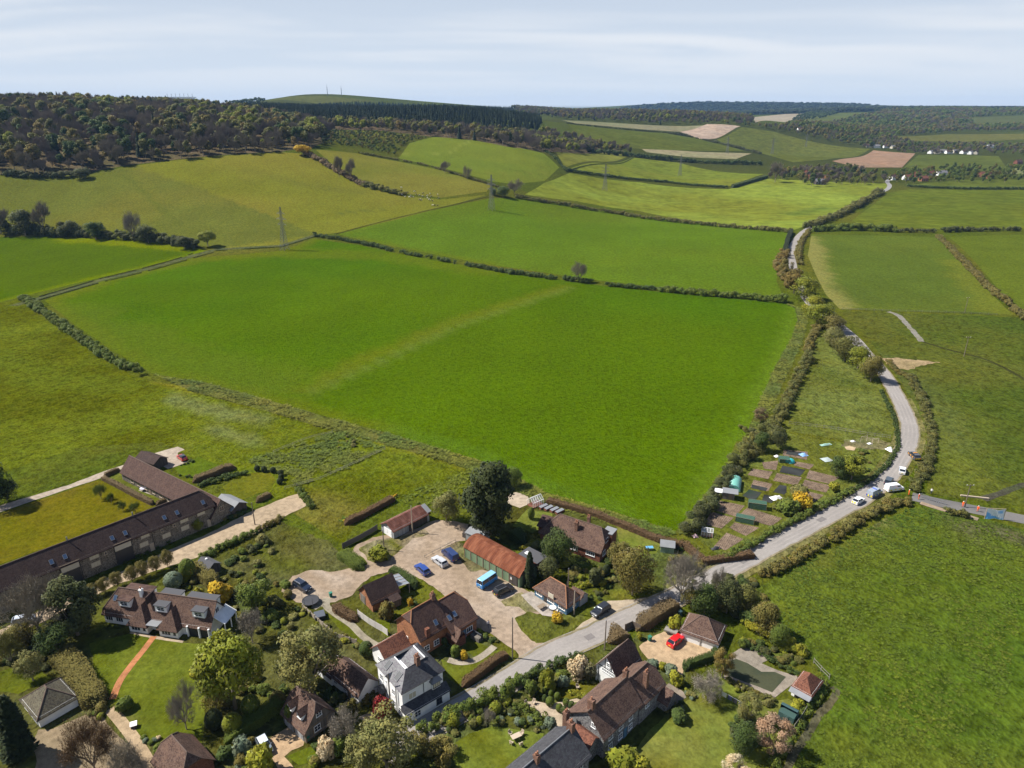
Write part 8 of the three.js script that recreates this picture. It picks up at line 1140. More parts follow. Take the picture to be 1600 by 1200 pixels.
vehicle('van', -14.7, -143, -0.6, -0.8, deepBlue, 'parked_van', 'dark blue van parked beside the silver car', 'van', { box: true });
vehicle('bus', -5.6, -132.9, 0.66, -0.75, paintOf(0.02, 0.2, 0.52), 'camper_van', 'old light blue camper van beside the rusty barn', 'van', { roof: paintOf(0.25, 0.5, 0.7) });
vehicle('suv', -1.9, -129.8, 0.8, -0.6, black, 'parked_car', 'black off-road car with roof bars beside the camper van', 'car', { bars: true });
vehicle('suv', 18.8, -123, -0.75, 0.66, black, 'parked_car', 'black car parked nose out beside the lane', 'car');
vehicle('hatch', 32.7, -113.9, 0.72, -0.7, paintOf(0.6, 0.008, 0.012), 'parked_car', 'bright red car on the gravel drive', 'car');
vehicle('suv', -46.7, -131.2, 0.8, 0.6, paintOf(0.006, 0.012, 0.03), 'parked_car', 'dark blue off-road car with roof bars on the gravel drive', 'car', { bars: true });
vehicle('hatch', -41.4, -88.9, 0.62, 0.78, paintOf(0.16, 0.19, 0.22), 'parked_car', 'grey car on the coach house drive by the hedge', 'car', { roof: paintOf(0.6, 0.66, 0.72) });
vehicle('hatch', -101.7, -120.1, 0.9, -0.42, paintOf(0.62, 0.68, 0.78), 'parked_car', 'pale car under the large bare tree', 'car');
vehicle('hatch', -100.5, -193.7, -0.72, -0.69, paintOf(0.5, 0.012, 0.015), 'parked_car', 'small red car with black roof beside the barn wing', 'car', { roof: black });
vehicle('hatch', 93.9, -168.2, 0.8, -0.6, white, 'parked_car', 'white car at the back of the vehicles on the lane', 'car', { bonnet: [white, yellowVis] });
vehicle('van', 100.1, -172.2, 0.82, -0.57, paintOf(0.3, 0.34, 0.4), 'police_van', 'van with yellow and blue squares on the lane', 'van', { sides: [yellowVis, blueVis], bonnet: [yellowVis, blueVis], beacon: beaconBlue, box: true });
vehicle('van', 106.9, -174.9, 0.97, -0.24, white, 'parked_van', 'white van turned towards the roadworks', 'van', { box: true, sides: [white, yellowVis] });
vehicle('suv', 107.4, -178.8, 0.6, -0.8, paintOf(0.03, 0.045, 0.06), 'parked_car', 'dark grey car beside the white van on the lane', 'car');
vehicle('hatch', 114.7, -185.5, 0.5, -0.87, white, 'parked_car', 'white and blue car in the middle of the lane curve', 'car', { sides: [plain(0.1, 0.4, 0.75), white] });
vehicle('suv', 123, -194.7, 0.05, -1, paintOf(0.05, 0.05, 0.055), 'patrol_car', 'dark car with orange and black chevrons on the lane', 'car', { sides: [orangeVis, blackVis], bonnet: [orangeVis, yellowVis], beacon: orangeVis });

// ---------------------------------------------------------------- people, one continuous figure each
function figure(joints, bones, res = 56) {
  const mc = new MarchingCubes(res, plain(1, 1, 1), false, false, 60000), n = res; mc.isolation = 0;
  for (let k = 0; k < n; k++) for (let j = 0; j < n; j++) for (let i = 0; i < n; i++) {
    const x = (i / n - 0.5) * 2, y = (j / n) * 2 - 0.04, z = (k / n - 0.5) * 2; let d = 9;
    for (const [a, b] of bones) { const A = joints[a], B2 = joints[b], dx = B2[0] - A[0], dy = B2[1] - A[1], dz = B2[2] - A[2], t = Math.min(1, Math.max(0, ((x - A[0]) * dx + (y - A[1]) * dy + (z - A[2]) * dz) / (dx * dx + dy * dy + dz * dz || 1))), e = Math.hypot(x - A[0] - dx * t, y - A[1] - dy * t, z - A[2] - dz * t) - lerp(A[3], B2[3], t), h = Math.max(0.035 - Math.abs(d - e), 0) / 0.035; d = Math.min(d, e) - h * h * 0.035 * 0.25; }
    mc.field[k * n * n + j * n + i] = -d;
  }
  mc.update(); const c = mc.count, g = new THREE.BufferGeometry(), p = new Float32Array(c * 3), q = new Float32Array(c * 3);
  for (let i = 0; i < c; i++) { p[i * 3] = mc.positionArray[i * 3]; p[i * 3 + 1] = mc.positionArray[i * 3 + 1] + 1 - 0.04; p[i * 3 + 2] = mc.positionArray[i * 3 + 2]; for (let m = 0; m < 3; m++) q[i * 3 + m] = mc.normalArray[i * 3 + m]; }
  g.setAttribute('position', new THREE.BufferAttribute(p, 3)); g.setAttribute('normal', new THREE.BufferAttribute(q, 3)); return g;
}
const J = (stride) => ({ head: [0.02, 1.64, 0, 0.105], crown: [0, 1.68, 0, 0.1], neck: [0, 1.48, 0, 0.06], chest: [0, 1.3, 0, 0.15], hip: [0, 0.95, 0, 0.14], sl: [0, 1.4, 0.19, 0.07], sr: [0, 1.4, -0.19, 0.07], el: [-0.08 * stride, 1.12, 0.26, 0.05], er: [0.12 * stride, 1.12, -0.26, 0.05], hl: [0.06, 0.9, 0.27, 0.036], hr: [0.22 * stride, 0.92, -0.25, 0.036], tl: [0, 0.9, 0.1, 0.095], tr: [0, 0.9, -0.1, 0.095], kl: [0.14 * stride, 0.5, 0.1, 0.062], kr: [-0.04 * stride, 0.5, -0.1, 0.062], fl: [0.16 * stride, 0.09, 0.1, 0.046], fr: [-0.22 * stride, 0.1, -0.1, 0.046], ol: [0.3 * stride + 0.1, 0.045, 0.11, 0.04], or: [-0.1 * stride + 0.08, 0.05, -0.11, 0.04], nose: [0.13, 1.62, 0, 0.02] });
const LINKS = [['head', 'crown'], ['head', 'neck'], ['neck', 'chest'], ['chest', 'hip'], ['chest', 'sl'], ['chest', 'sr'], ['sl', 'el'], ['sr', 'er'], ['el', 'hl'], ['er', 'hr'], ['hip', 'tl'], ['hip', 'tr'], ['tl', 'kl'], ['tr', 'kr'], ['kl', 'fl'], ['kr', 'fr'], ['fl', 'ol'], ['fr', 'or'], ['head', 'nose']];
function person(x, z, dx, dz, label, stride, coat, legs, hat, y = 0.1) {
  const jt = J(stride), body = keep('figure' + stride, () => {
    const g = figure(jt, LINKS), list = [g]; const F = new Faces();                       // fingers and thumbs
    for (const [h, s] of [['hl', 1], ['hr', -1]]) { const [hx, hy, hz] = jt[h]; for (let f = 0; f < 4; f++) { const l = [0.05, 0.06, 0.055, 0.045][f], fx = hx + (f - 1.5) * 0.019, m = [fx, hy - 0.055 - l * 0.5, hz], e = [fx - 0.004, hy - 0.055 - l, hz - s * 0.018]; F.limb([fx, hy - 0.02, hz], m, 0.009, 0.008, [1, 1, 1]); F.limb(m, e, 0.008, 0.006, [1, 1, 1]); } F.limb([hx + 0.025, hy, hz], [hx + 0.05, hy - 0.04, hz - s * 0.01], 0.01, 0.009, [1, 1, 1]); F.limb([hx + 0.05, hy - 0.04, hz - s * 0.01], [hx + 0.048, hy - 0.075, hz - s * 0.014], 0.009, 0.007, [1, 1, 1]); }
    const fg = F.geometry(); fg.deleteAttribute('color'); list.push(fg); return mergeGeometries(list);
  });
  const g = body.clone(), p = g.attributes.position, c = new Float32Array(p.count * 3), skin = [0.45, 0.27, 0.19], hair = [0.08, 0.05, 0.03], boot = [0.03, 0.025, 0.02];
  for (let i = 0; i < p.count; i++) { const y2 = p.getY(i), px = p.getX(i), side = Math.abs(p.getZ(i)); let k = coat; if (y2 < 0.11) k = boot; else if (y2 < 0.93 && side < 0.2) k = legs; if (side > 0.2 && y2 < 0.96) k = skin; if (y2 > 1.5) k = y2 > 1.66 || px < -0.02 ? hat ?? hair : skin; c.set(k, i * 3); }
  g.setAttribute('color', new THREE.BufferAttribute(c, 3));
  const o = new THREE.Group(); o.position.set(x, land(x, z) + y, z); o.rotation.y = Math.atan2(-dz, dx); part(o, 'body', g, clothMat);
  for (const s of [-1, 1]) part(o, 'eye', keep('eye', () => new THREE.SphereGeometry(0.011, 6, 5)), blackPaint, 0.118, 1.655, s * 0.037);
  part(o, 'hair', keep('hairgeo', () => new THREE.SphereGeometry(0.112, 12, 8, 0, Math.PI * 2, 0, Math.PI * 0.55).rotateZ(0.35)), new THREE.MeshStandardMaterial({ color: new THREE.Color().setRGB(...(hat ?? hair)), roughness: 0.8 }), -0.005, 1.675, 0);
  return top(o, 'person', label, 'person');
}
const clothMat = new THREE.MeshStandardMaterial({ vertexColors: true, roughness: 0.9 }), hiVis = [0.85, 0.13, 0.02], navy = [0.03, 0.04, 0.07], whiteHat = [0.8, 0.8, 0.78];
person(-4.9, -118.5, 0.6, 0.8, 'person in dark trousers and pale top walking across the yard', 1, [0.4, 0.38, 0.4], [0.05, 0.05, 0.07]);
person(109.7, -172.2, 0.9, 0.4, 'worker in orange overalls nearest the white van', 0.3, hiVis, hiVis, whiteHat);
person(111.2, -169.9, 0.5, 0.8, 'worker in orange overalls beside the metal barriers', 0.6, hiVis, hiVis, whiteHat);
person(116.3, -172.9, -0.6, 0.8, 'person in a white top standing on the grass by the roadworks', 0.3, [0.7, 0.7, 0.68], navy);
person(120.9, -165.9, -0.9, 0.3, 'worker in orange overalls beside the short hedge stub', 0.3, hiVis, hiVis, whiteHat);
person(123.5, -163.6, -0.7, 0.7, 'worker in orange overalls beside the blue and white sheet', 0.8, hiVis, hiVis, whiteHat);

// ---------------------------------------------------------------- poles and pylons
const poleWood = plain(0.16, 0.125, 0.095, 0.9);
function pole(x, z, h, label, { arm = 0, dir = [1, 0], light = false } = {}) {
  const g = thing('telegraph_pole', label, 'pole', x, land(x, z), z, Math.atan2(-dir[1], dir[0])); part(g, 'shaft', new THREE.CylinderGeometry(0.1, 0.15, h + 0.5, 10), light ? paleWood : poleWood, 0, h / 2 - 0.25, 0);
  if (arm) { part(g, 'cross_arm', bx(arm, 0.14, 0.12), poleWood, 0, h - 0.35, 0); for (const s of [-0.46, 0, 0.46]) part(g, 'insulator', keep('insul', () => new THREE.CylinderGeometry(0.05, 0.07, 0.22, 8)), lampMat, s * arm, h - 0.18, 0); } else part(g, 'cap', keep('polecap', () => new THREE.ConeGeometry(0.12, 0.12, 10)), lead, 0, h + 0.06, 0);
  return g;
}
pole(0.1, -109.8, 9.7, 'telegraph pole at the yard entrance beside the lane'); pole(18.3, -112, 7.2, 'telegraph pole beside the lane above the timbered gable'); pole(13.1, -122.6, 6, 'pale pole at the end of the blue cottage', { light: true }); pole(12.3, -129, 7, 'thin dark pole behind the blue cottage'); pole(-25.1, -153.7, 7.8, 'pale pole in front of the tin shed', { light: true }); pole(-31, -146.1, 5.6, 'rusty pole in the grass of the yard'); pole(121.5, -165.9, 7, 'wooden pole with cross arm at the roadworks', { arm: 1.9 }); pole(-66.1, -157.3, 6.5, 'pole on the barn drive edge'); pole(-21.4, -96.2, 9, 'dark pole against the white house wall');
pole(236.5, -359.8, 8.5, 'field pole beside the upper fence on the right', { arm: 1.6 }); pole(194.8, -290, 9, 'field pole with cross arm in the right hand meadow', { arm: 2 });
const steel = plain(0.13, 0.135, 0.13, 0.7, 0.2);
const pylonParts = (() => {
  const H0 = 32, wAt = (y) => y < 18 ? lerp(2.5, 0.85, y / 18) : lerp(0.85, 0.35, (y - 18) / 14), bar = (a, b, r) => { const v = new THREE.Vector3(...b).sub(new THREE.Vector3(...a)), g = new THREE.CylinderGeometry(r, r, v.length(), 4); g.applyQuaternion(new THREE.Quaternion().setFromUnitVectors(new THREE.Vector3(0, 1, 0), v.clone().normalize())); g.translate((a[0] + b[0]) / 2, (a[1] + b[1]) / 2, (a[2] + b[2]) / 2); return g; };
  const legs = [[1, 1], [1, -1], [-1, 1], [-1, -1]].map(([s, t]) => merged([bar([s * wAt(-1), -1, t * wAt(-1)], [s * wAt(18), 18, t * wAt(18)], 0.14), bar([s * wAt(18), 18, t * wAt(18)], [s * wAt(H0), H0, t * wAt(H0)], 0.11)]));
  const lv = [0, 4, 7.5, 10.5, 13, 15.5, 18, 20.5, 23, 25.5, 28, 30, 32], br = []; for (let i = 0; i + 1 < lv.length; i++) { const a = wAt(lv[i]), b = wAt(lv[i + 1]); for (const [p, q] of [[[1, 1], [1, -1]], [[-1, 1], [-1, -1]], [[1, 1], [-1, 1]], [[1, -1], [-1, -1]]]) { br.push(bar([p[0] * a, lv[i], p[1] * a], [q[0] * b, lv[i + 1], q[1] * b], 0.075), bar([q[0] * a, lv[i], q[1] * a], [p[0] * b, lv[i + 1], p[1] * b], 0.075)); if (i) br.push(bar([p[0] * a, lv[i], p[1] * a], [q[0] * a, lv[i], q[1] * a], 0.06)); } }
  const arms = [19, 23, 27].map((y, k) => { const L = [4.4, 5.2, 4.2][k], w = wAt(y), l = []; for (const s of [-1, 1]) { for (const t of [-1, 1]) l.push(bar([s * w, y, t * w], [s * L, y + 0.25, 0], 0.1), bar([s * w, y + 1.6, t * w], [s * L, y + 0.25, 0], 0.08)); for (let m = 1; m < 4; m++) l.push(bar([s * lerp(w, L, m / 4), y, 0], [s * lerp(w, L, m / 4), y + lerp(1.6, 0.25, m / 4), 0], 0.06)); l.push(bar([s * L, y + 0.25, 0], [s * L, y - 1.2, 0], 0.09)); } return merged(l); });
  return { legs, brace: merged(br), arms };
})();
function pylon(x, z, k, dx, dz, label) { const g = thing('pylon', label, 'pylon', x, land(x, z), z, Math.atan2(-dz, dx), 'pylons crossing the valley'); g.scale.setScalar(k); for (const l of pylonParts.legs) part(g, 'leg', l, steel); part(g, 'bracing', pylonParts.brace, steel); for (const a of pylonParts.arms) part(g, 'cross_arm', a, steel); }
pylon(-175, -547.9, 1.02, 0.85, 0.5, 'nearest tall steel pylon standing in the big crop field'); pylon(-19.9, -707, 1.05, 0.85, 0.5, 'second steel pylon at the corner of the far crop field'); pylon(120.8, -954, 1.05, 0.85, 0.5, 'third steel pylon beside the dark pasture hedge'); pylon(282.7, -1244, 1.05, 0.85, 0.5, 'fourth steel pylon beyond the dark pasture hedge'); pylon(438.5, -1522, 1.05, 0.85, 0.5, 'small far pylon beside the pale stubble'); pylon(552.5, -1586, 1.05, 0.85, 0.5, 'small far pylon on the distant green slope'); pylon(759, -1935, 1.05, 0.85, 0.5, 'smallest pylon beyond the distant green slope');
for (const [x, z, label] of [[-697.2, -2901, 'left one of two radio masts on the bare hill'], [-643.6, -2898, 'right one of two radio masts on the bare hill']]) { const g = thing('radio_mast', label, 'mast', x, land(x, z) - 1, z); part(g, 'shaft', new THREE.CylinderGeometry(0.7, 1.1, 34, 8), steel, 0, 17, 0); part(g, 'aerial', new THREE.CylinderGeometry(0.3, 0.3, 8, 6), steel, 0, 38, 0); for (const y of [16, 24, 30]) part(g, 'dish', new THREE.CylinderGeometry(1.6, 1.6, 1.2, 10), steel, 0, y, 0); }
{ const [x, z] = [-799, -1845], g = thing('grandstand', 'pale grandstand roof above the trees on the skyline', 'grandstand', x, land(x, z), z); part(g, 'stand', boxUV(60, 15, 25), WL.grey); part(g, 'canopy', bx(66, 1.8, 30), whitePaint, 0, 17, 0); for (let i = -3; i <= 3; i++) part(g, 'mast', new THREE.CylinderGeometry(0.4, 0.4, 9, 6), steel, i * 10, 21, 0); }

// ---------------------------------------------------------------- cows
const cowGeo = [0, 1].map((graze) => {
  const j = { rump: [-0.62, 1.12, 0, 0.24], back: [0, 1.1, 0, 0.3], chest: [0.5, 1.08, 0, 0.27], neck: [0.78, graze ? 0.95 : 1.28, 0, 0.15], head: [graze ? 1.0 : 1.02, graze ? 0.42 : 1.38, 0, 0.12], muzzle: [graze ? 1.08 : 1.28, graze ? 0.16 : 1.26, 0, 0.09], tail0: [-0.82, 1.2, 0, 0.03], tail1: [-0.9, 0.5, 0, 0.025], ear: [graze ? 0.94 : 0.98, graze ? 0.52 : 1.44, 0.2, 0.025], ear2: [graze ? 0.94 : 0.98, graze ? 0.52 : 1.44, -0.2, 0.025] }, l = [['rump', 'back'], ['back', 'chest'], ['chest', 'neck'], ['neck', 'head'], ['head', 'muzzle'], ['rump', 'tail0'], ['tail0', 'tail1'], ['head', 'ear'], ['head', 'ear2']];
  for (const s of [-1, 1]) { Object.assign(j, { ['s' + s]: [0.5, 0.95, s * 0.15, 0.12], ['w' + s]: [0.5, 0.42, s * 0.16, 0.06], ['f' + s]: [0.5, 0.05, s * 0.16, 0.05], ['h' + s]: [-0.6, 0.95, s * 0.16, 0.15], ['n' + s]: [-0.5, 0.68, s * 0.17, 0.09], ['k' + s]: [-0.72, 0.42, s * 0.17, 0.06], ['g' + s]: [-0.66, 0.05, s * 0.17, 0.05] }); l.push(['chest', 's' + s], ['s' + s, 'w' + s], ['w' + s, 'f' + s], ['rump', 'h' + s], ['h' + s, 'n' + s], ['n' + s, 'k' + s], ['k' + s, 'g' + s]); }
  for (const k of Object.keys(j)) { j[k][0] *= 0.62; j[k][2] *= 0.62; j[k][3] *= 0.72; } const g = figure(j, l, 44); g.scale(1.62, 1, 1.62); return g;
});
{
  const R = rng(55), spots = [[-110.1,-731],[-108.9,-736],[-105.4,-740],[-100.9,-729],[-96.5,-735],[-99.1,-746],[-93.1,-733],[-90.1,-741],[-85,-735],[-83,-741],[-89.5,-730],[-80.8,-732],[-75.2,-740],[-73.5,-729],[-90.7,-718],[-89.2,-716],[-84.1,-726],[-81.5,-720],[-78,-717],[-105.5,-725],[-101.5,-724],[-76.5,-701],[-74.1,-701],[-71.7,-702],[-114.1,-756],[-98.5,-725]];
  spots.forEach(([x, z], i) => {
    const g = cowGeo[i % 3 ? 1 : 0].clone(), p = g.attributes.position, c = new Float32Array(p.count * 3); for (let k = 0; k < p.count; k++) { const w = vnoise(p.getX(k) * 2.3 + i * 7, p.getY(k) * 2 + p.getZ(k) * 1.5, 5 + i) > 0.62 + (i % 4 - 1.5) * 0.1; c.set(w ? [0.75, 0.72, 0.68] : [0.02, 0.018, 0.017], k * 3); }
    g.setAttribute('color', new THREE.BufferAttribute(c, 3)); const m = new THREE.Mesh(g, clothMat); m.position.set(x, land(x, z) + 0.04, z); m.rotation.y = R() * 6.28; m.scale.setScalar(1.05 + R() * 0.15); top(m, 'cow', 'black and white cow in the herd beside the thorn thicket', 'cow', 'cows grazing in the yellow pasture');
  });
}

// ---------------------------------------------------------------- fences and walls
function fence(line, h, label, { rails = 2, step = 2.2, mat = oak, thick = 0.09, boarded = 0 } = {}) {
  const g = thing('fence', label, boarded ? 'fence' : 'fence', line[0][0], land(...line[0]), line[0][1]), at = (x, y, z) => [x - line[0][0], y - g.position.y, z - line[0][1]], pts = walk(line, step), rg = keep(`rail${step},${boarded},${h}`, () => boarded ? bx(step, h - 0.1, 0.04) : bx(step, 0.1, 0.04)), pg = keep(`fp${h}${thick}`, () => bx(thick, h + 0.3, thick));
  pts.forEach(([x, z, dx, dz], i) => { part(g, 'post', pg, mat, ...at(x, land(x, z) + h / 2 - 0.1, z), Math.atan2(-dz, dx)); const n = pts[i + 1]; if (!n) return; const mx = (x + n[0]) / 2, mz = (z + n[1]) / 2, a = Math.atan2(-(n[1] - z), n[0] - x); if (boarded) part(g, 'panel', rg, mat, ...at(mx, land(mx, mz) + h / 2, mz), a); else for (let k = 0; k < rails; k++) part(g, 'rail', rg, mat, ...at(mx, land(mx, mz) + h * (k + 0.75) / rails, mz), a); });
  return g;
}
const greyWood = plain(0.22, 0.2, 0.175, 0.9);
fence([[-32.5,-122.1],[-29.2,-119.1],[-26.5,-117.2],[-23.9,-114.8]], 1.7, 'pale grey panel fence along the curving path', { boarded: 1, step: 1.9, mat: plain(0.5, 0.47, 0.44, 0.85) });
fence([[-41.2,-146.6],[-38,-150],[-35.1,-153.6],[-33.7,-155.8]], 1.6, 'weathered dark fence beside the tin shed', { boarded: 1, step: 2.2, mat: plain(0.12, 0.105, 0.09, 0.9) });
fence([[93.6,-219.1],[100.9,-217.1],[107.9,-214.6],[115.2,-210.9],[123.2,-207.9]], 1.3, 'post and rail fence across the paddock above the allotments', { mat: greyWood });
fence([[175.2,-365.9],[201.8,-362.1],[227.4,-359.7],[251.1,-355]], 1.1, 'post and wire fence between the right hand pastures', { mat: greyWood, step: 4 });
fence([[58.2,-108.4],[59,-105.3],[60.1,-102.5]], 1.3, 'rail fence behind the summer house', { mat: greyWood });
fence([[48.6,-92.7],[50.9,-95.1],[53,-97.6]], 1.2, 'pale fence beside the green shed', { boarded: 1, step: 1.8, mat: greyWood });
fence([[-44.7,-124.4],[-39.9,-119.6],[-35.6,-115.5],[-30.7,-113.5]], 1.2, 'low stone coloured garden wall beside the curving path', { boarded: 1, step: 1.6, mat: plain(0.3, 0.25, 0.19, 0.95), thick: 0.22 });
fence([[23.1,-117.4],[24.7,-118.4],[26.3,-117.2]], 1.8, 'dark panel fence behind the timbered gable', { boarded: 1, step: 1.9, mat: plain(0.12, 0.09, 0.07, 0.9) });
fence([[-74.1,-198.2],[-65.9,-208.5],[-57.2,-213.6]], 0.9, 'low wire fence along the rough strip', { mat: greyWood, step: 3.5, thick: 0.07 });
fence([[-63.8,-175.3],[-55.3,-180.9],[-46.4,-191.8],[-38.8,-201.5]], 1.0, 'wire fence along the lower rough strip', { mat: greyWood, step: 3.5, thick: 0.07 });
fence([[-14,-149.7],[-17.1,-146.6],[-19.6,-144.3],[-22,-141.7]], 0.7, 'low rope fence behind the parked cars', { mat: greyWood, step: 2.4, thick: 0.07, rails: 1 });
{ const l = walk([[113.1,-170.5],[114,-169.4],[115.5,-168.2],[116.9,-167.1]], 2.2); l.forEach(([x, z, dx, dz], i) => { if (i > 4) return; const g = thing('crowd_barrier', ['first metal barrier of the roadworks row, nearest the orange workers', 'second metal barrier of the roadworks row', 'third metal barrier of the roadworks row', 'fourth metal barrier of the roadworks row', 'last metal barrier of the roadworks row'][i], 'barrier', x, land(x, z) + 0.1, z, Math.atan2(-dz, dx)); for (const y of [0.25, 1.05]) part(g, 'rail', keep('crail', () => bx(2.1, 0.06, 0.06)), rimMat, 0, y, 0); for (let k = 0; k < 9; k++) part(g, 'bar', keep('cbar', () => bx(0.04, 0.8, 0.04)), rimMat, -1 + k * 0.25, 0.65, 0); for (const s of [-1, 1]) part(g, 'foot', keep('cfoot', () => bx(0.06, 0.05, 0.6)), rimMat, s * 0.85, 0.02, 0); }); }
{ // blue and white sheet screen
  const [x, z] = [125.4, -159.7], g = thing('sheet_screen', 'blue and white plastic sheet hung on a frame beside the roadworks', 'screen', x, land(x, z), z, -0.1), F = new Faces(), n = 10, at = (i, j) => { const u = i / n, v = j / n; return [(u - 0.5) * 4.5, 0.25 + v * 3.0 - 0.35 * Math.sin(u * Math.PI) * v, 0.25 * Math.sin(u * 9 + v * 3) * (1 - v * 0.6)]; };
  for (let i = 0; i < n; i++) for (let j = 0; j < n; j++) { const w = mix3([0.78, 0.82, 0.86], [0.16, 0.45, 0.8], sstep(0.5, 0.75, fbm(i / 4, j / 4, 9, 2) + (0.45 - j / n) * 0.35)); F.tri(at(i, j), at(i + 1, j), at(i + 1, j + 1), [0, 0.2, 0.98], w); F.tri(at(i, j), at(i + 1, j + 1), at(i, j + 1), [0, 0.2, 0.98], w); }
  const sheetGeo = F.geometry(); sheetGeo.computeVertexNormals(); part(g, 'sheet', sheetGeo, new THREE.MeshStandardMaterial({ vertexColors: true, roughness: 0.6, side: THREE.DoubleSide })); for (const s of [-1, 1]) part(g, 'post', bx(0.1, 3.4, 0.1), paleWood, s * 2.3, 1.6, -0.05); part(g, 'rail', bx(4.7, 0.1, 0.1), paleWood, 0, 3.3, -0.05);
}
{ const [x, z] = [127.1, -170.8], g = thing('timber_baulk', 'long pale timber lying beside the side road', 'timber', x, land(x, z) + 0.1, z, -0.25); part(g, 'beam', new RoundedBoxGeometry(7, 0.4, 0.4, 2, 0.05), paleWood, 0, 0.2, 0); }

// ---------------------------------------------------------------- allotment and garden things
{ const g = at2('polytunnel', 'green netted polytunnel on the allotments', 63, -177.1, 0.35, -0.94, 'polytunnel'), net = plain(0.13, 0.38, 0.31, 0.6); part(g, 'cover', new THREE.CylinderGeometry(1.7, 1.7, 6.4, 22, 1, true, -Math.PI / 2, Math.PI).rotateX(-Math.PI / 2).rotateY(Math.PI / 2), Object.assign(net, { side: THREE.DoubleSide }), 0, 0.3, 0); for (const s of [-1, 1]) part(g, 'end_panel', new THREE.CircleGeometry(1.7, 18, 0, Math.PI).rotateY(s * Math.PI / 2), net, s * 3.2, 0.3, 0); for (let k = -3; k <= 3; k++) part(g, 'hoop', keep('hoop', () => new THREE.TorusGeometry(1.72, 0.04, 6, 20, Math.PI).rotateY(Math.PI / 2)), rimMat, k * 1.05, 0.3, 0); for (const s of [-1, 1]) part(g, 'base_board', bx(6.4, 0.4, 0.08), oak, 0, 0.15, s * 1.7); }
{ const g = at2('allotment_shed', 'open timber shelter with pale roof below the polytunnel', 59.4, -170.9, 0.95, 0.3, 'shed'); part(g, 'wall', boxUV(3.2, 2.1, 2.4, 0, -0.1, 0), WL.timber); part(g, 'roof', bx(4.2, 0.12, 3), RF.grey, 0.4, 2.15, 0); part(g, 'side_shelter', bx(2.2, 0.1, 2.2), whitePaint, -2.6, 1.9, 0.2); for (const s of [-1, 1]) part(g, 'shelter_post', bx(0.1, 1.9, 0.1), oak, -3.5, 0.95, s * 0.9); doorOn(g, 'f', 0.6, 1.21, 0.9, 1.8, oak); }
for (const [x, z, label] of [[58.1, -171.4, 'left blue plastic barrel at the allotment shelter'], [58.7, -170.9, 'right blue plastic barrel at the allotment shelter']]) { const g = thing('water_barrel', label, 'barrel', x, land(x, z), z); part(g, 'body', new THREE.LatheGeometry([[0, 0.05], [0.27, 0.05], [0.31, 0.3], [0.32, 0.5], [0.31, 0.75], [0.27, 0.95], [0, 0.96]].map((p) => new THREE.Vector2(...p)), 16), plain(0.01, 0.05, 0.35, 0.4)); part(g, 'lid', new THREE.CylinderGeometry(0.25, 0.25, 0.06, 14), trim, 0, 0.98, 0); }
function cage(x, z, dx, dz, L, W, h, label) { const g = at2('fruit_cage', label, x, z, dx, dz, 'fruit cage'), net = new THREE.MeshStandardMaterial({ color: new THREE.Color().setRGB(0.05, 0.13, 0.09), roughness: 0.9, transparent: true, opacity: 0.5, side: THREE.DoubleSide }); for (const [sx, sz] of [[-1, -1], [-1, 1], [1, -1], [1, 1]]) part(g, 'post', keep(`cp${h}`, () => bx(0.08, h, 0.08, 0, h / 2)), oak, sx * L / 2, 0, sz * W / 2); for (const s of [-1, 1]) { part(g, 'netting', bx(L, h * 0.9, 0.01, 0, h / 2), net, 0, 0, s * W / 2); part(g, 'rail', bx(L, 0.06, 0.06), oak, 0, h, s * W / 2); part(g, 'netting', bx(0.01, h * 0.9, W, 0, h / 2), net, s * L / 2, 0, 0); } part(g, 'netting', bx(L, 0.01, W), net, 0, h, 0); }
cage(65.6, -165.5, 0.96, 0.28, 4.6, 2, 1.9, 'green netting cage beside the brown vegetable beds'); cage(60.3, -158.8, 0.92, 0.4, 4.6, 2, 1.5, 'netting cage in the middle of the lower vegetable beds'); cage(82.4, -192.3, 0.97, 0.2, 3, 2.4, 1.3, 'bright green netting cage at the top of the allotments');
{ const g = at2('teal_tent', 'teal fabric cover beside the netting cage', 84.1, -191.8, 0.97, 0.2, 'cover'); part(g, 'cover', new THREE.SphereGeometry(1.3, 14, 8, 0, Math.PI * 2, 0, Math.PI / 2).scale(1.1, 1, 0.9), plain(0.02, 0.32, 0.34, 0.6)); part(g, 'hem', new THREE.TorusGeometry(1.3, 0.06, 6, 18).rotateX(Math.PI / 2).scale(1.1, 1, 0.9), trim, 0, 0.06, 0); }
function tarp(x, z, w, d, h, mat, label, turn = 0.3) { const F = new THREE.PlaneGeometry(w, d, 8, 8).rotateX(-Math.PI / 2), p = F.attributes.position; for (let i = 0; i < p.count; i++) { const u = p.getX(i) / w, v = p.getZ(i) / d; p.setY(i, 0.05 + h * Math.max(0, 1 - (u * u + v * v) * 4.5) * (0.6 + 0.8 * vnoise(u * 6 + w, v * 6 + d, 3))); } F.computeVertexNormals(); const g = thing('tarpaulin_heap', label, 'heap', x, land(x, z) + 0.1, z, turn); part(g, 'sheet', F, mat); part(g, 'weight', keep('brickw', () => bx(0.3, 0.14, 0.2)), terracotta, w * 0.3, 0.12, d * 0.3); }
const matWhite = plain(0.75, 0.75, 0.74, 0.7); matWhite.side = THREE.DoubleSide; const matBlackS = plain(0.03, 0.03, 0.035, 0.6);
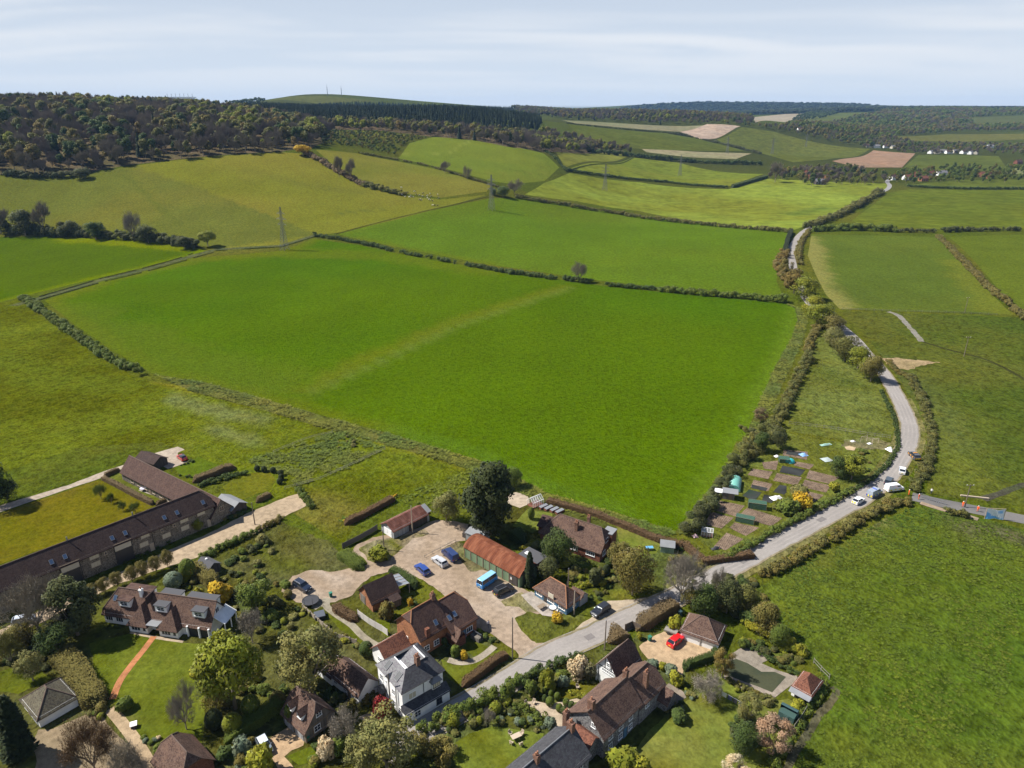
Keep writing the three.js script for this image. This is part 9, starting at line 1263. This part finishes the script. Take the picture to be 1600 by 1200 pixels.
tarp(72.5, -170.5, 3.4, 2, 0.7, matWhite, 'white sheeted heap on the allotments'); tarp(118.1, -199.8, 1.8, 2.4, 1, matWhite, 'white bags beside the lane curve'); tarp(109.4, -206.1, 1.6, 1, 0.3, matWhite, 'small white sheet left on the paddock grass'); tarp(114, -204.4, 1.6, 1, 0.3, matWhite, 'white sheet on the grass nearest the lane'); tarp(99.7, -203.6, 4, 1.2, 0.4, plain(0.25, 0.4, 0.34), 'pale green netting heap above the allotments'); tarp(74.4, -200.9, 3, 2.6, 1.3, matBlackS, 'black sheeted heap at the top left of the allotments'); tarp(89.9, -196.5, 2.4, 2, 0.6, plain(0.2, 0.35, 0.6), 'blue sheeted heap on the top allotment bed'); tarp(81.3, -195.5, 1.6, 1.2, 0.4, matWhite, 'white sheet beside the bright netting cage'); tarp(45.8, -151.8, 1.4, 1.2, 0.6, plain(0.6, 0.4, 0.4), 'pink crate heap beside the allotment greenhouse'); tarp(95.7, -193.3, 3, 2.6, 0.3, plain(0.33, 0.38, 0.36), 'pale netting stretched beside the allotment tree'); tarp(72.2, -195.5, 2.6, 1.8, 0.9, matBlackS, 'black sheeted stack below the black heap'); tarp(49.6, -146.6, 2.6, 1, 0.5, matBlackS, 'black box bed at the bottom allotment corner');
for (const [x, z, label] of [[113, -206.3, 'left timber goal post frame on the paddock'], [115.9, -204.7, 'right timber goal post frame on the paddock']]) { const g = thing('goal_post', label, 'frame', x, land(x, z), z, 0.2); for (const s of [-1, 1]) part(g, 'post', bx(0.1, 1.8, 0.1), paleWood, s * 1.1, 0.9, 0); part(g, 'beam', bx(2.3, 0.1, 0.1), paleWood, 0, 1.78, 0); }
function table(x, z, r, label, mat = paleWood, turn = 0) { const g = thing('garden_table', label, 'table', x, land(x, z) + 0.07, z, turn); part(g, 'table_top', r > 0 ? new THREE.CylinderGeometry(r, r, 0.05, 20) : new RoundedBoxGeometry(1.8, 0.06, 1, 2, 0.02), mat, 0, 0.74, 0); for (const [a, b] of [[1, 1], [1, -1], [-1, 1], [-1, -1]]) part(g, 'leg', keep('tleg', () => bx(0.07, 0.72, 0.07)), mat, a * Math.abs(r || 0.7) * 0.6, 0.36, b * 0.34); }
function chair(x, z, turn, label, mat = paleWood) { const g = thing('garden_chair', label, 'chair', x, land(x, z) + 0.07, z, turn); part(g, 'seat', keep('cseat', () => new RoundedBoxGeometry(0.55, 0.06, 0.52, 2, 0.02)), mat, 0, 0.44, 0); part(g, 'backrest', keep('cback', () => new RoundedBoxGeometry(0.55, 0.55, 0.06, 2, 0.02)), mat, 0, 0.75, -0.25).rotation.x = -0.15; for (const [a, b] of [[1, 1], [1, -1], [-1, 1], [-1, -1]]) part(g, 'leg', keep('cleg', () => bx(0.05, 0.44, 0.05)), mat, a * 0.23, 0.22, b * 0.2); for (const s of [-1, 1]) part(g, 'arm', keep('carm', () => bx(0.06, 0.05, 0.5)), mat, s * 0.28, 0.64, 0); }
table(0.7, -90.7, 0, 'square wooden table on the lawn by the slate house', paleWood, 0.5); chair(-0.3, -91.5, 0.9, 'wooden chair behind the left of the lawn table'); chair(1.7, -91.5, -0.6, 'wooden chair behind the right of the lawn table'); chair(-0.1, -89.6, 2.4, 'wooden chair at the near left of the lawn table'); chair(1.5, -89.3, 3.6, 'wooden chair at the near right of the lawn table');
table(8.7, -123.9, 0.75, 'round white table on the blue cottage terrace', whitePaint); chair(7.9, -124.1, 1.5, 'white chair left of the round terrace table', whitePaint); chair(9.5, -123.1, 4.5, 'white chair right of the round terrace table', whitePaint); table(6.3, -124.4, 0, 'timber picnic table on the blue cottage terrace', oak, 0.7);
table(-103.1, -174.9, 1.0, 'round table with pale cover in the courtyard garden', plain(0.5, 0.48, 0.6)); table(33.3, -146.1, 0, 'blue garden table on the cottage lawn', plain(0.1, 0.3, 0.5), 0.1); table(28.9, -100.4, 0.6, 'round table on the terrace behind the farmhouse', greyWood); chair(28.3, -100, 1.4, 'chair left of the farmhouse terrace table', greyWood); chair(29.3, -99.5, 4.4, 'chair right of the farmhouse terrace table', greyWood); chair(12.1, -101.9, 0.4, 'wooden bench seat on the farmhouse front lawn'); chair(2.6, -98, 0.7, 'left chair on the farmhouse patio'); chair(3.9, -98.3, -0.4, 'right chair on the farmhouse patio');
{ const [x, z] = [-65.4, -93.2], g = thing('bird_table', 'small white topped box standing on the dormer house lawn', 'box', x, land(x, z) + 0.06, z, 0.4); part(g, 'box', boxUV(0.9, 0.7, 0.8), WL.darkBoard); part(g, 'lid', bx(1.1, 0.06, 1), whitePaint, 0, 0.74, 0).rotation.x = 0.2; }
{ const [x, z] = [-43.5, -126.2], g = thing('trampoline', 'black round trampoline beside the gravel drive', 'trampoline', x, land(x, z), z); part(g, 'bed', new THREE.CylinderGeometry(1.7, 1.7, 0.05, 24), matBlackS, 0, 0.85, 0); part(g, 'rim', new THREE.TorusGeometry(1.75, 0.09, 8, 28).rotateX(Math.PI / 2), trim, 0, 0.86, 0); for (let k = 0; k < 6; k++) part(g, 'leg', keep('trleg', () => new THREE.CylinderGeometry(0.03, 0.03, 0.85, 6)), rimMat, Math.cos(k * 1.047) * 1.7, 0.42, Math.sin(k * 1.047) * 1.7); for (let k = 0; k < 6; k++) part(g, 'net_pole', keep('trpole', () => new THREE.CylinderGeometry(0.03, 0.03, 1.7, 6)), trim, Math.cos(k * 1.047) * 1.75, 1.7, Math.sin(k * 1.047) * 1.75); }
{ const [x, z] = [-40.4, -121.6], g = thing('hot_tub', 'dark covered hot tub left of the curving path', 'hot tub', x, land(x, z) + 0.05, z, 0.4); part(g, 'tub', new RoundedBoxGeometry(2.1, 0.85, 2.1, 3, 0.15), trim, 0, 0.42, 0); part(g, 'cover', new RoundedBoxGeometry(2.15, 0.12, 2.15, 3, 0.05), plain(0.06, 0.07, 0.09), 0, 0.9, 0); }
{ const [x, z] = [-7.1, -115.1], g = thing('log_store', 'dark curved top box in the brick house garden', 'box', x, land(x, z) + 0.05, z, -0.7); part(g, 'body', boxUV(2.2, 0.9, 1.3), WL.timber); part(g, 'lid', new THREE.CylinderGeometry(0.66, 0.66, 2.25, 18, 1, false, Math.PI * 0.5, Math.PI).rotateZ(Math.PI / 2), plain(0.05, 0.055, 0.06, 0.35), 0, 0.85, 0); }
for (const [x, z, m, label] of [[27.7, -114.6, plain(0.02, 0.14, 0.09), 'green bins beside the gravel drive hedge'], [-39.7, -128.4, plain(0.02, 0.16, 0.11), 'green bin at the end of the gravel drive'], [-34.6, -90.4, plain(0.02, 0.16, 0.11), 'green bin at the corner of the coach house'], [35.5, -122.3, plain(0.02, 0.05, 0.06), 'dark tank behind the golden green bush']]) { const g = thing('wheelie_bin', label, 'bin', x, land(x, z) + 0.05, z, 0.6); part(g, 'body', keep('bin', () => { const q = new THREE.CylinderGeometry(0.44, 0.36, 1, 4, 1).rotateY(Math.PI / 4); q.translate(0, 0.55, 0); return q; }), m); part(g, 'lid', keep('binlid', () => new RoundedBoxGeometry(0.7, 0.08, 0.74, 2, 0.03)), m, 0, 1.08, 0); }
{ const [x, z] = [32.4, -116.9], g = thing('boat_trailer', 'grey flat trailer beside the brown hedge', 'trailer', x, land(x, z) + 0.05, z, -0.55); part(g, 'bed', bx(2.6, 0.12, 1.4), greyWood, 0, 0.55, 0); for (const s of [-1, 1]) { part(g, 'rail', bx(2.6, 0.12, 0.06), rimMat, 0, 0.75, s * 0.68); part(g, 'wheel', wheelGeo.tyre, tyreMat, -0.2, 0.3, s * 0.8); } part(g, 'drawbar', bx(1.2, 0.08, 0.08), rimMat, 1.8, 0.5, 0); }
{ const [x, z] = [39.7, -97.8], g = thing('washing_line', 'white and dark laundry on a line across the farmhouse lawn', 'washing line', x, land(x, z), z, -0.75); for (const s of [-1, 1]) part(g, 'post', bx(0.08, 1.9, 0.08), oak, s * 2.6, 0.95, 0); part(g, 'line', bx(5.2, 0.02, 0.02), whitePaint, 0, 1.85, 0); for (const [k, w, m] of [[-2, 0.9, matWhite], [-0.9, 0.8, plain(0.05, 0.06, 0.12)], [0.1, 0.8, matBlackS], [1.2, 0.9, plain(0.06, 0.07, 0.1)]]) part(g, 'cloth', bx(w, 0.95, 0.04), m, k, 1.36, 0); }

// ---------------------------------------------------------------- distant houses
function farHouse(x, z, turn, L, W, wall, roof, label, group) { const g = thing('distant_house', label, 'house', x, land(x, z), z, turn, group); range(g, L, W, 4.6, 8, 0, 0, wall, roof, { over: 0.4 }); for (const u of [-0.3, 0.02, 0.32]) for (const y of [1.5, 3.7]) windowOn(g, 'f', u * L, y, W / 2 + 0.02, 1.3, 1.2, 2, 1); chimney(g, L * 0.32, 0, 7, 9.4, 0.9, 0.9, WL.brickDark, 1); }
const farRed = RF.red, farBrown = RF.mid;
[[449.6, -1219, 0.3, 14, WL.brickDark, farBrown, 'distant brick house nearest the tall bare tree'], [476.8, -1191, 0.5, 12, WL.brickDark, farRed, 'distant brick house in the middle of the trees'], [457.7, -1121, 0.2, 16, WL.brickDark, farBrown, 'distant brown roofed house at the pasture edge'], [474.3, -1114, 0.8, 13, WL.brick, farBrown, 'distant house just right of the brown roofed one'], [443.9, -1062, 0.1, 14, WL.darkBoard, RF.slatePale, 'distant long grey shed at the pasture edge'], [582.3, -1128, 0.4, 10, WL.white, farBrown, 'distant pale house at the head of the lane'], [607.6, -1132, 0.3, 15, WL.white, farRed, 'first distant red roof right of the lane head'], [648.3, -1183, 0.6, 14, WL.brickDark, farRed, 'second distant red roof right of the lane head'], [623, -1116, 0.2, 12, WL.brick, farRed, 'third distant red roof, lower than its neighbours'], [678.2, -1196, 0.5, 15, WL.cream, farRed, 'fourth distant red roof, with cream walls'], [702, -1208, 0.1, 16, WL.white, RF.slatePale, 'distant white house with pale roof'], [761, -1193, 0.4, 15, WL.brickDark, farRed, 'lone distant brick house on the right'], [753, -1163, 0.9, 12, WL.brick, farBrown, 'distant house beside the lone brick one'], [985, -1446, 0.4, 16, WL.brickDark, farBrown, 'distant house at the right edge below the woods']].forEach(([x, z, t, L, w, r2, label]) => farHouse(x, z, t, L, 8, w, r2, label, 'distant village houses'));
[915, -1918, 929, -1906, 951, -1903, 963, -1889, 984, -1912, 983, -1753, 996, -1750, 1018, -1764, 1020, -1744, 1043, -1758, 1050, -1737, 1054, -1716, 1065, -1715, 1204, -1886, 812, -2128, 862, -2172].forEach((v, i, a) => { if (i % 2) return; farHouse(a[i], a[i + 1], (i * 0.7) % 1.2 - 0.3, 15, 9, i % 3 ? WL.white : WL.cream, i % 4 ? RF.slatePale : farBrown, 'tiny pale house in the far village', 'tiny far village houses'); });


// the spring haze that turns the far ridges blue
scene.fog = new THREE.FogExp2(new THREE.Color().setRGB(0.3, 0.56, 1), 0.000036);

renderer.render(scene, camera);
